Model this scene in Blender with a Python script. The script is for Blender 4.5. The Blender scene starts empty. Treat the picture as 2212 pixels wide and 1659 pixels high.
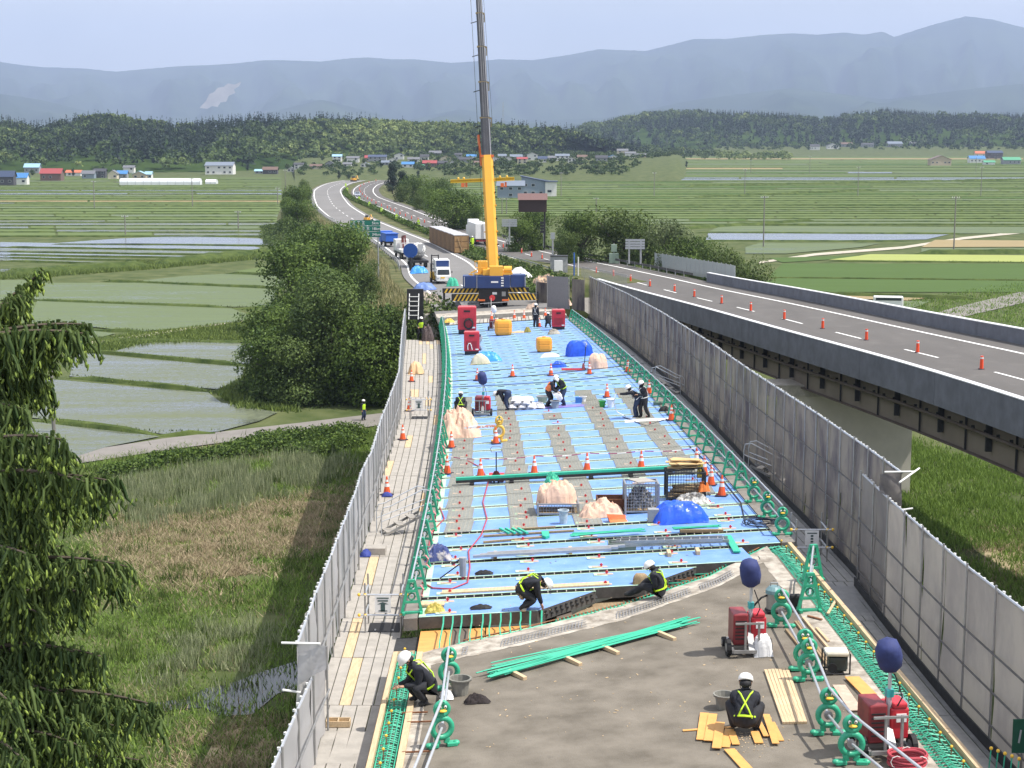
import bpy,math,random
import numpy as np
from mathutils import Vector,Matrix,noise
R=math.radians
scene=bpy.context.scene
COL=scene.collection
rnd=random.Random(7)
# camera, world, sun, exposure
CAMZ=25.0
FPX=3500.0
PITCH=math.atan((829.5-290.0)/FPX)
cam_data=bpy.data.cameras.new('camera')
cam=bpy.data.objects.new('camera',cam_data)
COL.objects.link(cam)
cam.location=(0,0,CAMZ)
cam.rotation_euler=(math.pi/2-PITCH,0,0)
cam_data.sensor_fit='HORIZONTAL'
cam_data.sensor_width=36
cam_data.lens=FPX/2212*36
cam_data.clip_start=0.5
cam_data.clip_end=60000
scene.camera=cam
SUN=Vector((0.55,-0.13,1.0)).normalized()
SUN_EL=math.asin(SUN.z)
SUN_AZ=math.atan2(SUN.x,SUN.y)
world=bpy.data.worlds.new('World')
scene.world=world
world.use_nodes=True
nt=world.node_tree
nt.nodes.clear()
wo=nt.nodes.new('ShaderNodeOutputWorld')
bg=nt.nodes.new('ShaderNodeBackground')
sky=nt.nodes.new('ShaderNodeTexSky')
sky.sky_type='NISHITA'
sky.sun_disc=False
sky.sun_elevation=SUN_EL
sky.sun_rotation=SUN_AZ
sky.air_density=1.0
sky.dust_density=2.0
sky.ozone_density=2.0
tc=nt.nodes.new('ShaderNodeTexCoord')
mp=nt.nodes.new('ShaderNodeMapping')
mp.inputs['Scale'].default_value=(1.9,1.9,4.5)
ns=nt.nodes.new('ShaderNodeTexNoise')
ns.inputs['Scale'].default_value=2.2
ns.inputs['Detail'].default_value=7
ns.inputs['Roughness'].default_value=0.55
rp=nt.nodes.new('ShaderNodeValToRGB')
rp.color_ramp.elements[0].position=0.36
rp.color_ramp.elements[0].color=(0.62,0.62,0.62,1)
rp.color_ramp.elements[1].position=0.66
rp.color_ramp.elements[1].color=(0.92,0.92,0.92,1)
mx=nt.nodes.new('ShaderNodeMixRGB')
mx.inputs[2].default_value=(8.0,8.15,8.7,1)
nt.links.new(tc.outputs['Generated'],mp.inputs[0])
nt.links.new(mp.outputs[0],ns.inputs[0])
nt.links.new(ns.outputs[0],rp.inputs[0])
nt.links.new(rp.outputs[0],mx.inputs[0])
nt.links.new(sky.outputs[0],mx.inputs[1])
nt.links.new(mx.outputs[0],bg.inputs[0])
bg.inputs[1].default_value=0.11
nt.links.new(bg.outputs[0],wo.inputs[0])
sun_data=bpy.data.lights.new('sun','SUN')
sun_data.energy=5.0
sun_data.angle=R(0.53)
sun_data.color=(1.0,0.95,0.87)
sun=bpy.data.objects.new('sun',sun_data)
COL.objects.link(sun)
sun.location=(0,0,200)
sun.rotation_euler=SUN.to_track_quat('Z','Y').to_euler()
scene.view_settings.view_transform='Standard'
scene.view_settings.look='None'
scene.view_settings.exposure=0.42
scene.view_settings.gamma=1
scene.view_settings.use_curve_mapping=False
scene.render.engine='CYCLES'
scene.cycles.use_denoising=True
scene.cycles.max_bounces=6
scene.cycles.diffuse_bounces=2
scene.cycles.glossy_bounces=2
scene.cycles.transmission_bounces=3
scene.cycles.transparent_max_bounces=12
scene.cycles.volume_bounces=0
scene.cycles.caustics_reflective=False
scene.cycles.caustics_refractive=False
# reading positions off the ground
CP,SP=math.cos(PITCH),math.sin(PITCH)
def ray(px,py):
 dx=(px-1106.0)/FPX;dy=(829.5-py)/FPX
 return Vector((dx,CP+dy*SP,dy*CP-SP))
def at_depth(px,py,t):
 return Vector((0,0,CAMZ))+ray(px,py)*t
def FLD(px,py,z=0.0):
 d=ray(px,py)
 return at_depth(px,py,(z-CAMZ)/d.z)
def base(Y):
 """height of the carriageway centre at distance Y"""
 if Y<140:return CAMZ-10.05-0.0392*Y
 u=min(Y-140,190)
 return CAMZ-15.538-0.0392*(u-u*u/380)
_cx=[(-200,2.9),(0,2.9),(30,2.82),(50,2.66),(61,2.45),(84,1.80),(102,1.10),(110,0.72),(135,-0.60),(160,-2.6),(185,-5.6),(207,-9.0)]
def interp(tab,v):
 if v<=tab[0][0]:return tab[0][1]
 for(a,x),(b,y)in zip(tab,tab[1:]):
  if v<=b:
   return x+(y-x)*(v-a)/(b-a)
 return tab[-1][1]
SE=0.055
def sel(Y):return SE if Y<150 else max(0.0,SE*(1-(Y-150)/150))
def hit(px,py,zf,t0=20.0,t1=900.0):
 """where the ray through a picture point meets the surface zf(X, Y)"""
 lo,hi=t0,t1
 for _ in range(60):
  m=(lo+hi)/2
  p=at_depth(px,py,m)
  if p.z>zf(p.x,p.y):lo=m
  else:hi=m
 return at_depth(px,py,(lo+hi)/2)
_far=[(1025,572),(928,522),(851.5,492.6),(797,470),(757,445),(741,425),(735,411),(743,403),(757,396),(785,390),(830,385)]
for q in _far:
 p=hit(q[0],q[1],lambda x,y:base(y))
 if p.y>_cx[-1][0]+8:_cx.append((p.y,p.x-4.6))
def smooth_tab(tab,step=4.0,passes=3):
 ys=np.arange(tab[0][0],tab[-1][0],step)
 xs=np.array([interp(tab,y)for y in ys])
 for _ in range(passes):
  xs[1:-1]=(xs[:-2]+2*xs[1:-1]+xs[2:])/4
 return list(zip(ys.tolist(),xs.tolist()))
LX=smooth_tab(_cx,4.0,14)
def lx(Y):return interp(LX,Y)
def lz(X,Y):return base(Y)+sel(Y)*max(-7.5,min(7.5,X-lx(Y)))
def DK(px,py,dz=0.0):
 """point on the deck of the left bridge"""
 return hit(px,py,lambda x,y:lz(x,y)+dz)
_rn=[]
for q in[(2212,858),(1984,787),(1756,727),(1653.4,699.8),(1554,671),(1454.9,645),(1352,618.7)]:
 p=hit(q[0],q[1],lambda x,y:base(y)+1.0);_rn.append((p.y,p.x))
for q in[(1183.7,582.3),(1085,554),(1000,524),(926,497.5),(870,474),(820,450),(785,436),(762,425.6),(757,415.6),(760,408),(772,399.5),(797,392),(840,386)]:
 p=hit(q[0],q[1],lambda x,y:base(y));_rn.append((p.y,p.x))
_rn.sort()
_k=(_rn[1][1]-_rn[0][1])/(_rn[1][0]-_rn[0][0])
_rn=[(0.0,_rn[0][1]-_k*_rn[0][0]*0.8)]+_rn
RX=smooth_tab(_rn,4.0,6)
def rx(Y):return interp(RX,Y)
def rwid(Y):return 12.3 if Y<190 else max(9.6,12.3-(Y-190)*0.03)
def rz(X,Y):return base(Y)+sel(Y)*max(-1,min(14,X-rx(Y)))
def RD(px,py,dz=0.0):
 return hit(px,py,lambda x,y:rz(x,y)+dz)
def heading(tabf,Y):return(tabf(Y+8)-tabf(Y-8))/16
def deckpt(Y,u,dz=0.0):
 """point on the left deck at station Y, u metres right of the centre line"""
 m=heading(lx,Y);n=math.sqrt(1+m*m)
 X=lx(Y)+u/n;Y2=Y-u*m/n
 return Vector((X,Y2,base(Y)+sel(Y)*u+dz))
 # materials
MATS={}
def nodes_of(m):
 m.use_nodes=True
 return m.node_tree,m.node_tree.nodes['Principled BSDF']
def mat(name,col,rough=0.6,metal=0.0,var=0.10,scale=6.0,bump=0.0,bscale=40.0,spec=0.4,col2=None,thr=None,stretch=None,emis=None):
 if name in MATS:return MATS[name]
 m=bpy.data.materials.new(name)
 t,b=nodes_of(m)
 c=t.nodes.new('ShaderNodeTexCoord')
 src=c.outputs['Object']
 if stretch:
  mm=t.nodes.new('ShaderNodeMapping');mm.inputs['Scale'].default_value=stretch
  t.links.new(src,mm.inputs[0]);src=mm.outputs[0]
 n=t.nodes.new('ShaderNodeTexNoise');n.inputs['Scale'].default_value=scale;n.inputs['Detail'].default_value=5
 n.inputs['Roughness'].default_value=0.6
 t.links.new(src,n.inputs[0])
 r=t.nodes.new('ShaderNodeValToRGB')
 a=[max(0,x*(1-var))for x in col];d=[min(1,x*(1+var))for x in col]
 if col2:a,d=col,col2
 lo,hi=thr or(0.3,0.7)
 r.color_ramp.elements[0].position=lo;r.color_ramp.elements[0].color=(*a,1)
 r.color_ramp.elements[1].position=hi;r.color_ramp.elements[1].color=(*d,1)
 t.links.new(n.outputs[0],r.inputs[0]);t.links.new(r.outputs[0],b.inputs['Base Color'])
 b.inputs['Roughness'].default_value=rough;b.inputs['Metallic'].default_value=metal
 b.inputs['Specular IOR Level'].default_value=spec
 if bump:
  n2=t.nodes.new('ShaderNodeTexNoise');n2.inputs['Scale'].default_value=bscale;n2.inputs['Detail'].default_value=4
  bp=t.nodes.new('ShaderNodeBump');bp.inputs['Strength'].default_value=bump;bp.inputs['Distance'].default_value=0.02
  t.links.new(src,n2.inputs[0]);t.links.new(n2.outputs[0],bp.inputs['Height']);t.links.new(bp.outputs[0],b.inputs['Normal'])
 MATS[name]=m
 return m
def leafmat(name,dark,light,trans=0.25,rough=0.6):
 """foliage: each leaf takes its own tone from the face attribute 'tint'"""
 if name in MATS:return MATS[name]
 m=bpy.data.materials.new(name)
 t,b=nodes_of(m)
 a=t.nodes.new('ShaderNodeAttribute');a.attribute_name='tint'
 r=t.nodes.new('ShaderNodeValToRGB')
 r.color_ramp.elements[0].color=(*dark,1);r.color_ramp.elements[1].color=(*light,1)
 t.links.new(a.outputs['Fac'],r.inputs[0]);t.links.new(r.outputs[0],b.inputs['Base Color'])
 b.inputs['Roughness'].default_value=rough
 b.inputs['Specular IOR Level'].default_value=0.25
 tr=t.nodes.new('ShaderNodeBsdfTranslucent');t.links.new(r.outputs[0],tr.inputs[0])
 ms=t.nodes.new('ShaderNodeMixShader');ms.inputs[0].default_value=trans
 t.links.new(b.outputs[0],ms.inputs[1]);t.links.new(tr.outputs[0],ms.inputs[2])
 t.links.new(ms.outputs[0],t.nodes['Material Output'].inputs[0])
 MATS[name]=m
 return m
 # mesh and object helpers
class MB:
 def __init__(self):self.v=[];self.f=[];self.mi=[]
 def add(self,vs,fs,mi=0):
  o=len(self.v)
  self.v.extend([tuple(p)for p in vs])
  for f in fs:self.f.append(tuple(i+o for i in f));self.mi.append(mi)
  return self
 def box(self,c,s,rz=0.0,M=None,mi=0):
  hx,hy,hz=s[0]/2,s[1]/2,s[2]/2
  q=[Vector((x,y,z))for z in(-hz,hz)for y in(-hy,hy)for x in(-hx,hx)]
  M3=M if M is not None else Matrix.Rotation(rz,3,'Z')
  q=[M3@p+Vector(c)for p in q]
  return self.add(q,[(0,2,3,1),(4,5,7,6),(0,1,5,4),(2,6,7,3),(0,4,6,2),(1,3,7,5)],mi)
 def beam(self,p0,p1,w,h,up=(0,0,1),mi=0):
  p0=Vector(p0);p1=Vector(p1);d=(p1-p0)
  L=d.length
  if L<1e-6:return self
  d.normalize();u=Vector(up)
  if abs(d.dot(u))>0.99:u=Vector((1,0,0))
  s=d.cross(u).normalized();u=s.cross(d).normalized()
  M=Matrix((s,d,u)).transposed()
  return self.box((p0+p1)/2,(w,L,h),M=M,mi=mi)
 def cone(self,p0,p1,r0,r1,n=8,caps=True,mi=0):
  p0=Vector(p0);p1=Vector(p1);d=(p1-p0)
  if d.length<1e-6:return self
  d.normalize()
  u=Vector((0,0,1))if abs(d.z)<0.95 else Vector((1,0,0))
  a=d.cross(u).normalized();b=d.cross(a)
  q=[]
  for P,r in((p0,r0),(p1,r1)):
   for k in range(n):
    w=2*math.pi*k/n
    q.append(P+a*(math.cos(w)*r)+b*(math.sin(w)*r))
  f=[(k,n+k,n+(k+1)%n,(k+1)%n)for k in range(n)]
  if caps:f+=[tuple(range(n)),tuple(range(2*n-1,n-1,-1))]
  return self.add(q,f,mi)
 def tube(self,pts,r,n=6,closed=False,mi=0,radii=None):
  pts=[Vector(p)for p in pts];m=len(pts)
  if m<2:return self
  q=[];a=None
  for i,P in enumerate(pts):
   if closed:d=pts[(i+1)%m]-pts[i-1]
   else:d=pts[min(i+1,m-1)]-pts[max(i-1,0)]
   if d.length<1e-9:d=Vector((0,0,1))
   d.normalize()
   if a is None:
    u=Vector((0,0,1))if abs(d.z)<0.9 else Vector((1,0,0))
    a=d.cross(u).normalized()
   else:
    a=a-d*a.dot(d)
    a=a.normalized()if a.length>1e-6 else d.orthogonal().normalized()
   b=d.cross(a)
   rr=radii[i]if radii else r
   for k in range(n):
    w=2*math.pi*k/n
    q.append(P+a*(math.cos(w)*rr)+b*(math.sin(w)*rr))
  f=[]
  for i in range(m if closed else m-1):
   j=(i+1)%m
   for k in range(n):
    k2=(k+1)%n
    f.append((i*n+k,i*n+k2,j*n+k2,j*n+k))
  if not closed:f+=[tuple(range(n-1,-1,-1)),tuple((m-1)*n+k for k in range(n))]
  return self.add(q,f,mi)
 def prism(self,poly,z0,z1,mi=0):
  n=len(poly)
  z0=z0 if isinstance(z0,(list,tuple))else[z0]*n
  z1=z1 if isinstance(z1,(list,tuple))else[z1]*n
  q=[(p[0],p[1],z)for p,z in zip(poly,z0)]+[(p[0],p[1],z)for p,z in zip(poly,z1)]
  f=[tuple(range(n-1,-1,-1)),tuple(range(n,2*n))]+[(k,(k+1)%n,n+(k+1)%n,n+k)for k in range(n)]
  return self.add(q,f,mi)
 def ball(self,c,r,s=(1,1,1),nu=10,nv=6,jit=0.0,mi=0,M=None,rg=None):
  q=[];rg=rg or rnd
  for i in range(nv+1):
   th=math.pi*i/nv
   for k in range(nu):
    ph=2*math.pi*k/nu
    rr=r*(1+(rg.uniform(-jit,jit)if jit and 0<i<nv else 0))
    p=Vector((rr*s[0]*math.sin(th)*math.cos(ph),rr*s[1]*math.sin(th)*math.sin(ph),rr*s[2]*math.cos(th)))
    if M is not None:p=M@p
    q.append(p+Vector(c))
  f=[(i*nu+k,(i+1)*nu+k,(i+1)*nu+(k+1)%nu,i*nu+(k+1)%nu)for i in range(nv)for k in range(nu)]
  return self.add(q,f,mi)
 def mesh(self,name,mats,smooth=False):
  me=bpy.data.meshes.new(name)
  me.from_pydata(self.v,[],self.f)
  mats=mats if isinstance(mats,(list,tuple))else[mats]
  for m in mats:me.materials.append(m)
  if len(mats)>1:me.polygons.foreach_set('material_index',self.mi)
  if smooth:me.polygons.foreach_set('use_smooth',[True]*len(me.polygons))
  me.validate();me.update()
  return me
 def build(self,name,mats,parent=None,smooth=False,label=None,kind=None,cat=None,group=None,bevel=0.0):
  o=bpy.data.objects.new(name,self.mesh(name,mats,smooth))
  COL.objects.link(o)
  if parent is not None:o.parent=parent
  if bevel:
   b=o.modifiers.new('bevel','BEVEL');b.width=bevel;b.segments=2;b.limit_method='ANGLE'
  tag(o,label,cat,group,kind)
  return o
def tag(o,label=None,cat=None,group=None,kind=None):
 if label:o['label']=label
 if cat:o['category']=cat
 if group:o['group']=group
 if kind:o['kind']=kind
 return o
def thing(name,label,cat,loc=(0,0,0),rz=0.0,group=None,kind=None):
 o=bpy.data.objects.new(name,None);COL.objects.link(o)
 o.location=loc;o.rotation_euler=(0,0,rz);o.empty_display_size=0.2
 return tag(o,label,cat,group,kind)
def copy_tree(o,loc=None,rz=None,label=None,parent=None,scale=None,group=None):
 c=o.copy();COL.objects.link(c)
 if parent is not None:c.parent=parent
 if loc is not None:c.location=loc
 if rz is not None:c.rotation_euler=(0,0,rz)
 if scale is not None:c.scale=(scale,scale,scale)if not isinstance(scale,(tuple,list))else scale
 if label:c['label']=label
 if group:c['group']=group
 for ch in KIDS.get(o.name,None)or[k for k in COL.objects if k.parent==o]:
  copy_tree(ch,parent=c)
 return c
KIDS={}
def remember(o):
 """note the children of a thing once, so that copies are quick"""
 KIDS[o.name]=[k for k in COL.objects if k.parent==o]
 for k in KIDS[o.name]:remember(k)
 return o
def same(name,src,parent,loc=(0,0,0),rot=(0,0,0),scale=(1,1,1),label=None):
 """another part that shares its mesh with src"""
 o=bpy.data.objects.new(name,src if isinstance(src,bpy.types.Mesh)else src.data);COL.objects.link(o)
 if parent is not None:o.parent=parent
 o.location=loc;o.rotation_euler=rot;o.scale=scale
 if label:o['label']=label
 return o
def mesh_np(name,V,F,mats,tint=None):
 """big mesh from arrays; F is an (n, k) array"""
 me=bpy.data.meshes.new(name)
 n,k=F.shape
 me.vertices.add(len(V));me.vertices.foreach_set('co',V.astype(np.float32).ravel())
 me.loops.add(n*k);me.loops.foreach_set('vertex_index',F.astype(np.int32).ravel())
 me.polygons.add(n)
 me.polygons.foreach_set('loop_start',np.arange(0,n*k,k,dtype=np.int32))
 me.polygons.foreach_set('loop_total',np.full(n,k,dtype=np.int32))
 me.update(calc_edges=True)
 mats=mats if isinstance(mats,(list,tuple))else[mats]
 for m in mats:me.materials.append(m)
 if tint is not None:
  a=me.attributes.new('tint','FLOAT','FACE');a.data.foreach_set('value',tint.astype(np.float32))
 return me
def put(name,me,parent=None,loc=(0,0,0),**k):
 o=bpy.data.objects.new(name,me);COL.objects.link(o);o.location=loc
 if parent is not None:o.parent=parent
 return tag(o,**k)
def quads(centres,size,rg,flat=0.35,aspect=1.0,outward=None,up=None):
 """n small leaf faces about the given centres: V (4n,3), F (n,4)"""
 n=len(centres)
 nr=rg.normal(size=(n,3))
 if outward is not None:nr=nr*0.8+outward*1.3
 nr[:,2]+=flat
 nr/=np.linalg.norm(nr,axis=1)[:,None]+1e-9
 a=np.cross(nr,rg.normal(size=(n,3)));a/=np.linalg.norm(a,axis=1)[:,None]+1e-9
 b=np.cross(nr,a)
 s=(size*rg.uniform(0.6,1.4,n))[:,None]if np.isscalar(size)else(size*rg.uniform(0.7,1.3,n))[:,None]
 a=a*s;b=b*s*aspect
 bend=nr*s*0.25
 V=np.stack([centres-a,centres-b*0.7-bend,centres+a,centres+b*0.7-bend],axis=1).reshape(-1,3)
 F=np.arange(4*n).reshape(n,4)
 return V,F
 # haze
hz=bpy.data.materials.new('hazy_air');hz.use_nodes=True
_t=hz.node_tree;_t.nodes.remove(_t.nodes['Principled BSDF'])
_pv=_t.nodes.new('ShaderNodeVolumePrincipled')
_pv.inputs['Color'].default_value=(0.56,0.70,1.0,1)
_pv.inputs['Density'].default_value=0.00009
_t.links.new(_pv.outputs[0],_t.nodes['Material Output'].inputs['Volume'])
MB().box((0,9000,649),(26000,21000,1302)).build('haze',hz,kind='stuff')
hz_obj=bpy.data.objects['haze']
# ground
M_grass=mat('grass_ground',(0.045,0.068,0.020),0.95,var=0.3,scale=0.25,col2=(0.115,0.130,0.055),bump=0.6,bscale=1.2,spec=0.1)
M_meadow=mat('rough_meadow',(0.045,0.085,0.018),0.95,scale=0.35,col2=(0.17,0.16,0.075),thr=(0.42,0.68),bump=0.8,bscale=4,spec=0.1)
def sheet(name,pts,m,z=None,kind='structure',th=None):
 """flat polygon at the given world points"""
 b=MB();b.add([(p[0],p[1],p[2]if z is None else z)for p in pts],[tuple(range(len(pts)))])
 return b.build(name,m,kind=kind)
gb=MB();gb.add([(-12500,-60,0),(12500,-60,0),(12500,19300,0),(-12500,19300,0)],[(0,1,2,3)])
gb.build('ground',M_grass,kind='structure')
def paddy_mat(name,water,green,amount,rough=0.12):
 if name in MATS:return MATS[name]
 m=bpy.data.materials.new(name);t,b=nodes_of(m)
 c=t.nodes.new('ShaderNodeTexCoord')
 mp_=t.nodes.new('ShaderNodeMapping');mp_.inputs['Scale'].default_value=(0.02,0.12,1);mp_.inputs['Rotation'].default_value=(0,0,0.06)
 n=t.nodes.new('ShaderNodeTexNoise');n.inputs['Scale'].default_value=2.5;n.inputs['Detail'].default_value=8;n.inputs['Roughness'].default_value=0.7
 n2=t.nodes.new('ShaderNodeTexNoise');n2.inputs['Scale'].default_value=2.2;n2.inputs['Detail'].default_value=3
 t.links.new(c.outputs['Object'],mp_.inputs[0]);t.links.new(mp_.outputs[0],n.inputs[0]);t.links.new(c.outputs['Object'],n2.inputs[0])
 ad=t.nodes.new('ShaderNodeMath');ad.operation='ADD'
 s2=t.nodes.new('ShaderNodeMath');s2.operation='MULTIPLY';s2.inputs[1].default_value=0.5
 t.links.new(n2.outputs[0],s2.inputs[0]);t.links.new(n.outputs[0],ad.inputs[0]);t.links.new(s2.outputs[0],ad.inputs[1])
 r=t.nodes.new('ShaderNodeValToRGB')
 k=1.05-amount*0.6
 r.color_ramp.elements[0].position=max(0.0,k-0.22);r.color_ramp.elements[1].position=min(1.0,k+0.12)
 t.links.new(ad.outputs[0],r.inputs[0])
 g=t.nodes.new('ShaderNodeBsdfDiffuse')
 gc=t.nodes.new('ShaderNodeMixRGB');gc.inputs[1].default_value=(*green,1);gc.inputs[2].default_value=(*[min(1,x*1.35)for x in green],1)
 t.links.new(n.outputs[0],gc.inputs[0]);t.links.new(gc.outputs[0],g.inputs[0])
 b.inputs['Base Color'].default_value=(*water,1);b.inputs['Roughness'].default_value=rough
 b.inputs['Specular IOR Level'].default_value=0.6
 ms=t.nodes.new('ShaderNodeMixShader')
 t.links.new(r.outputs[0],ms.inputs[0]);t.links.new(b.outputs[0],ms.inputs[1]);t.links.new(g.outputs[0],ms.inputs[2])
 t.links.new(ms.outputs[0],t.nodes['Material Output'].inputs[0])
 MATS[name]=m
 return m
PW=paddy_mat('flooded_paddy',(0.075,0.085,0.072),(0.115,0.130,0.085),0.42)
PM=paddy_mat('young_paddy',(0.080,0.092,0.070),(0.108,0.135,0.078),0.75)
PG=paddy_mat('planted_paddy',(0.068,0.088,0.048),(0.100,0.132,0.058),1.1)
PD=paddy_mat('deep_green_paddy',(0.07,0.10,0.045),(0.068,0.105,0.040),1.3)
PY=paddy_mat('yellow_green_paddy',(0.3,0.33,0.1),(0.25,0.28,0.10),1.4)
PB=paddy_mat('open_water_paddy',(0.15,0.17,0.20),(0.15,0.19,0.15),0.05,0.18)
PS=paddy_mat('bare_soil_field',(0.20,0.165,0.10),(0.24,0.195,0.115),1.0,0.9)
M_bank=mat('bank_grass',(0.030,0.052,0.014),0.95,scale=0.4,col2=(0.095,0.125,0.035),bump=0.6,bscale=3,spec=0.1)
_zk=[0]
def paddy(pts,m,name='paddy_water'):
 _zk[0]+=1
 P=[FLD(x,y)for x,y in pts]
 b=MB();z=0.10+0.006*(_zk[0]%7)
 b.add([(p.x,p.y,z)for p in P],[tuple(range(len(P)))])
 return b.build(name,m,kind='structure')
LEV=[]
def levee(p0,p1,w=0.9,h=0.5,wob=0.35):
 """grass bank between two picture points on the level ground"""
 a,b=FLD(*p0),FLD(*p1);LEV.append((a,b,w,h))
 n=max(2,min(80,int((b-a).length/3)))
 d=(b-a).normalized();s=Vector((-d.y,d.x,0))
 prof=[(-1.0,0.0),(-0.45,0.9),(0.4,1.0),(1.0,0.0)]
 q=[];f=[]
 for i in range(n+1):
  c=a.lerp(b,i/n)
  for k,(u,z)in enumerate(prof):
   j=1+wob*noise.noise(Vector((c.x*0.7,c.y*0.7,k)))
   q.append((c.x+s.x*u*w*j,c.y+s.y*u*w*j,z*h*j*(1 if 0<i<n else.05)+0.002))
 for i in range(n):
  for k in range(3):f.append((i*4+k,i*4+k+1,(i+1)*4+k+1,(i+1)*4+k))
 b_=MB();b_.add(q,f)
 return b_.build('paddy_bank',M_bank,kind='structure')
def rows(ys,xl,xr,mats,slope=0.0,w=0.7,h=0.45,tilt=None):
 """a stack of paddies one behind another with banks between"""
 for i in range(len(ys)-1):
  a,b=ys[i],ys[i+1]
  s0=tilt[i]if tilt else slope;s1=tilt[i+1]if tilt else slope
  X0a,X1a=(xl(a),xr(a));X0b,X1b=(xl(b),xr(b))
  paddy([(X0b,b+s1*0),(X1b,b+s1*(X1b-X0b)),(X1a,a+s0*(X1a-X0a)),(X0a,a)],mats[i%len(mats)])
  levee((X0a,a),(X1a,a+s0*(X1a-X0a)),w,h)
paddy([(60,948),(60,912),(215,930),(345,945),(230,968),(160,990)],PW)
paddy([(70,905),(95,820),(300,838),(450,850),(478,872),(600,893),(560,912),(470,935),(350,940),(200,918)],PW)
paddy([(150,815),(165,762),(310,777),(528,795),(520,822),(470,843),(300,830),(180,818)],PW)
paddy([(235,765),(300,745),(400,735),(470,735),(600,745),(600,790),(530,788),(380,775)],PW)
levee((70,907),(340,941),.55,0.4);levee((340,941),(480,938),.55,0.4)
levee((150,816),(470,849),.55,0.4);levee((150,757),(535,792),.5,0.4)
levee((150,734),(600,742),1.2,0.3)
paddy([(40,735),(50,702),(250,722),(190,738),(130,742)],PM)
paddy([(60,700),(80,652),(500,668),(560,690),(420,708),(330,716),(280,717),(200,708)],PM)
paddy([(80,648),(80,612),(300,612),(600,626),(600,664),(500,664)],PM)
paddy([(300,608),(400,597),(480,593),(620,597),(620,622)],PM)
paddy([(500,588),(620,570),(620,592)],PG)
paddy([(0,612),(0,606),(80,606),(80,648),(0,650)],PM)
paddy([(0,700),(0,655),(78,655),(58,702)],PG)
levee((200,713),(330,719),0.8,0.4);levee((60,650),(500,667),0.7,0.4);levee((500,667),(620,668),0.7,0.4)
levee((220,608),(620,625),0.6,0.4);levee((480,592),(620,596),0.6,0.4)
paddy([(0,591),(0,583),(240,574),(300,572),(220,577),(90,586)],PW)
for k,(ya,yb)in enumerate([(531,543),(543,553),(553,560),(560,566),(566,573)]):
 xr_=[590,600,560,400,320][k]
 paddy([(0,yb-9),(0,ya-7),(xr_-40,ya+3),(xr_,yb)],(PB,PW,PB,PB,PW)[k])
 levee((0,yb-8.2),(xr_,yb+0.6),0.4,0.35)
paddy([(110,527),(260,516),(390,511),(560,516),(588,527),(590,530),(300,527)],PB)
levee((100,529),(592,532),0.4,0.35)
levee((0,598),(330,575),2.6,1.3);levee((330,575),(600,547),2.6,1.3)
_rg=random.Random(3)
ys=[512,503,496,489,482,476,470,464,458,452,447,442,438,434,430,426,422,418,414,411,408,405,402,399,396,393,390,387,384]
kinds=[PG,PG,PM,PW,PM,PG,PM,PG,PG,PM,PG,PG,PS,PG,PG,PG,PB,PG,PB,PM,PG,PG,PG,PG,PG,PG,PG,PG]
for i in range(len(ys)-1):
 a,b=ys[i],ys[i+1]
 cut=sorted([_rg.uniform(-40,640)for _ in range(2)])
 xs=[-60]+cut+[610]
 for x0,x1 in zip(xs,xs[1:]):
  m=kinds[i]if _rg.random()<0.6 else _rg.choice([PG,PM,PG,PW])
  paddy([(x0+3,a-.6),(x1-2,a-.6),(x1-2,b),(x0+3,b)],m)
 if a>400 or i%2==0:levee((-60,a),(612,a+_rg.uniform(-1,1)),0.5,0.4)
paddy([(1690,652),(2010,652),(1990,661),(1900,690),(1820,690),(1690,660)],PM)
paddy([(1640,622),(1700,634),(2010,644),(1960,651),(1680,641)],PS)
paddy([(1620,618),(1680,602),(2290,609),(2290,632),(1700,632)],PD)
paddy([(1660,600),(1690,570),(2290,571),(2290,606)],PD)
levee((1640,601),(2290,608),0.4,0.3)
levee((1640,634),(2120,648),0.9,0.6)
paddy([(1790,562),(1880,550),(2290,553),(2290,567),(1990,567)],PY)
paddy([(1660,558),(1860,553),(1790,562),(1690,568)],PD)
levee((1790,565),(2290,569),0.5,0.3)
paddy([(1990,535),(2020,519),(2290,521),(2290,534)],PS)
paddy([(1990,546),(1990,537),(2290,537),(2290,543)],PM)
levee((1980,549),(2290,547),1.6,0.9)
paddy([(1610,535),(1640,526),(1900,527),(1860,535),(1700,549),(1610,549)],PM)
paddy([(1525,519),(1530,504),(2050,507),(2000,518),(1800,521)],PB)
levee((1500,503),(2090,506),0.5,0.35);levee((1500,521),(1960,522),0.5,0.35)
paddy([(1530,501),(1560,488),(2290,491),(2290,505),(2100,505)],PM)
levee((1500,488),(2290,491),0.4,0.3)
ys=[486,480,474,468,463,458,454,450,446,442,438,434,430,426,422,418,414,410,406,402,399,396,393,390,387,384,381,378,375,372,369,366,363,360,357,354,351,348,345,342,339,336]
kinds=[PM,PM,PG,PG,PG,PM,PG,PG,PG,PG,PG,PG,PD,PG,PG,PG,PG,PD,PG,PG,PG,PM,PG,PB,PB,PG,PG,PM,PB,PM,PG,PS,PG,PG,PM,PG,PG,PG,PS,PG,PG]
for i in range(len(ys)-1):
 a,b=ys[i],ys[i+1]
 x0_=960 if a<470 and a>372 else(1080 if a<=372 else 1380)
 if a<350:x0_=1230
 cut=sorted([_rg.uniform(x0_+100,2250)for _ in range(3)])
 xs=[x0_]+cut+[2290]
 for x0,x1 in zip(xs,xs[1:]):
  m=kinds[i]if _rg.random()<0.65 else _rg.choice([PG,PM,PG,PD])
  paddy([(x0+3,a-.5),(x1-2,a-.5),(x1-2,b),(x0+3,b)],m)
 if a>395 or i%2==0:levee((x0_,a),(2290,a+_rg.uniform(-1.2,1.2)),0.45,0.4)
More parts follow.
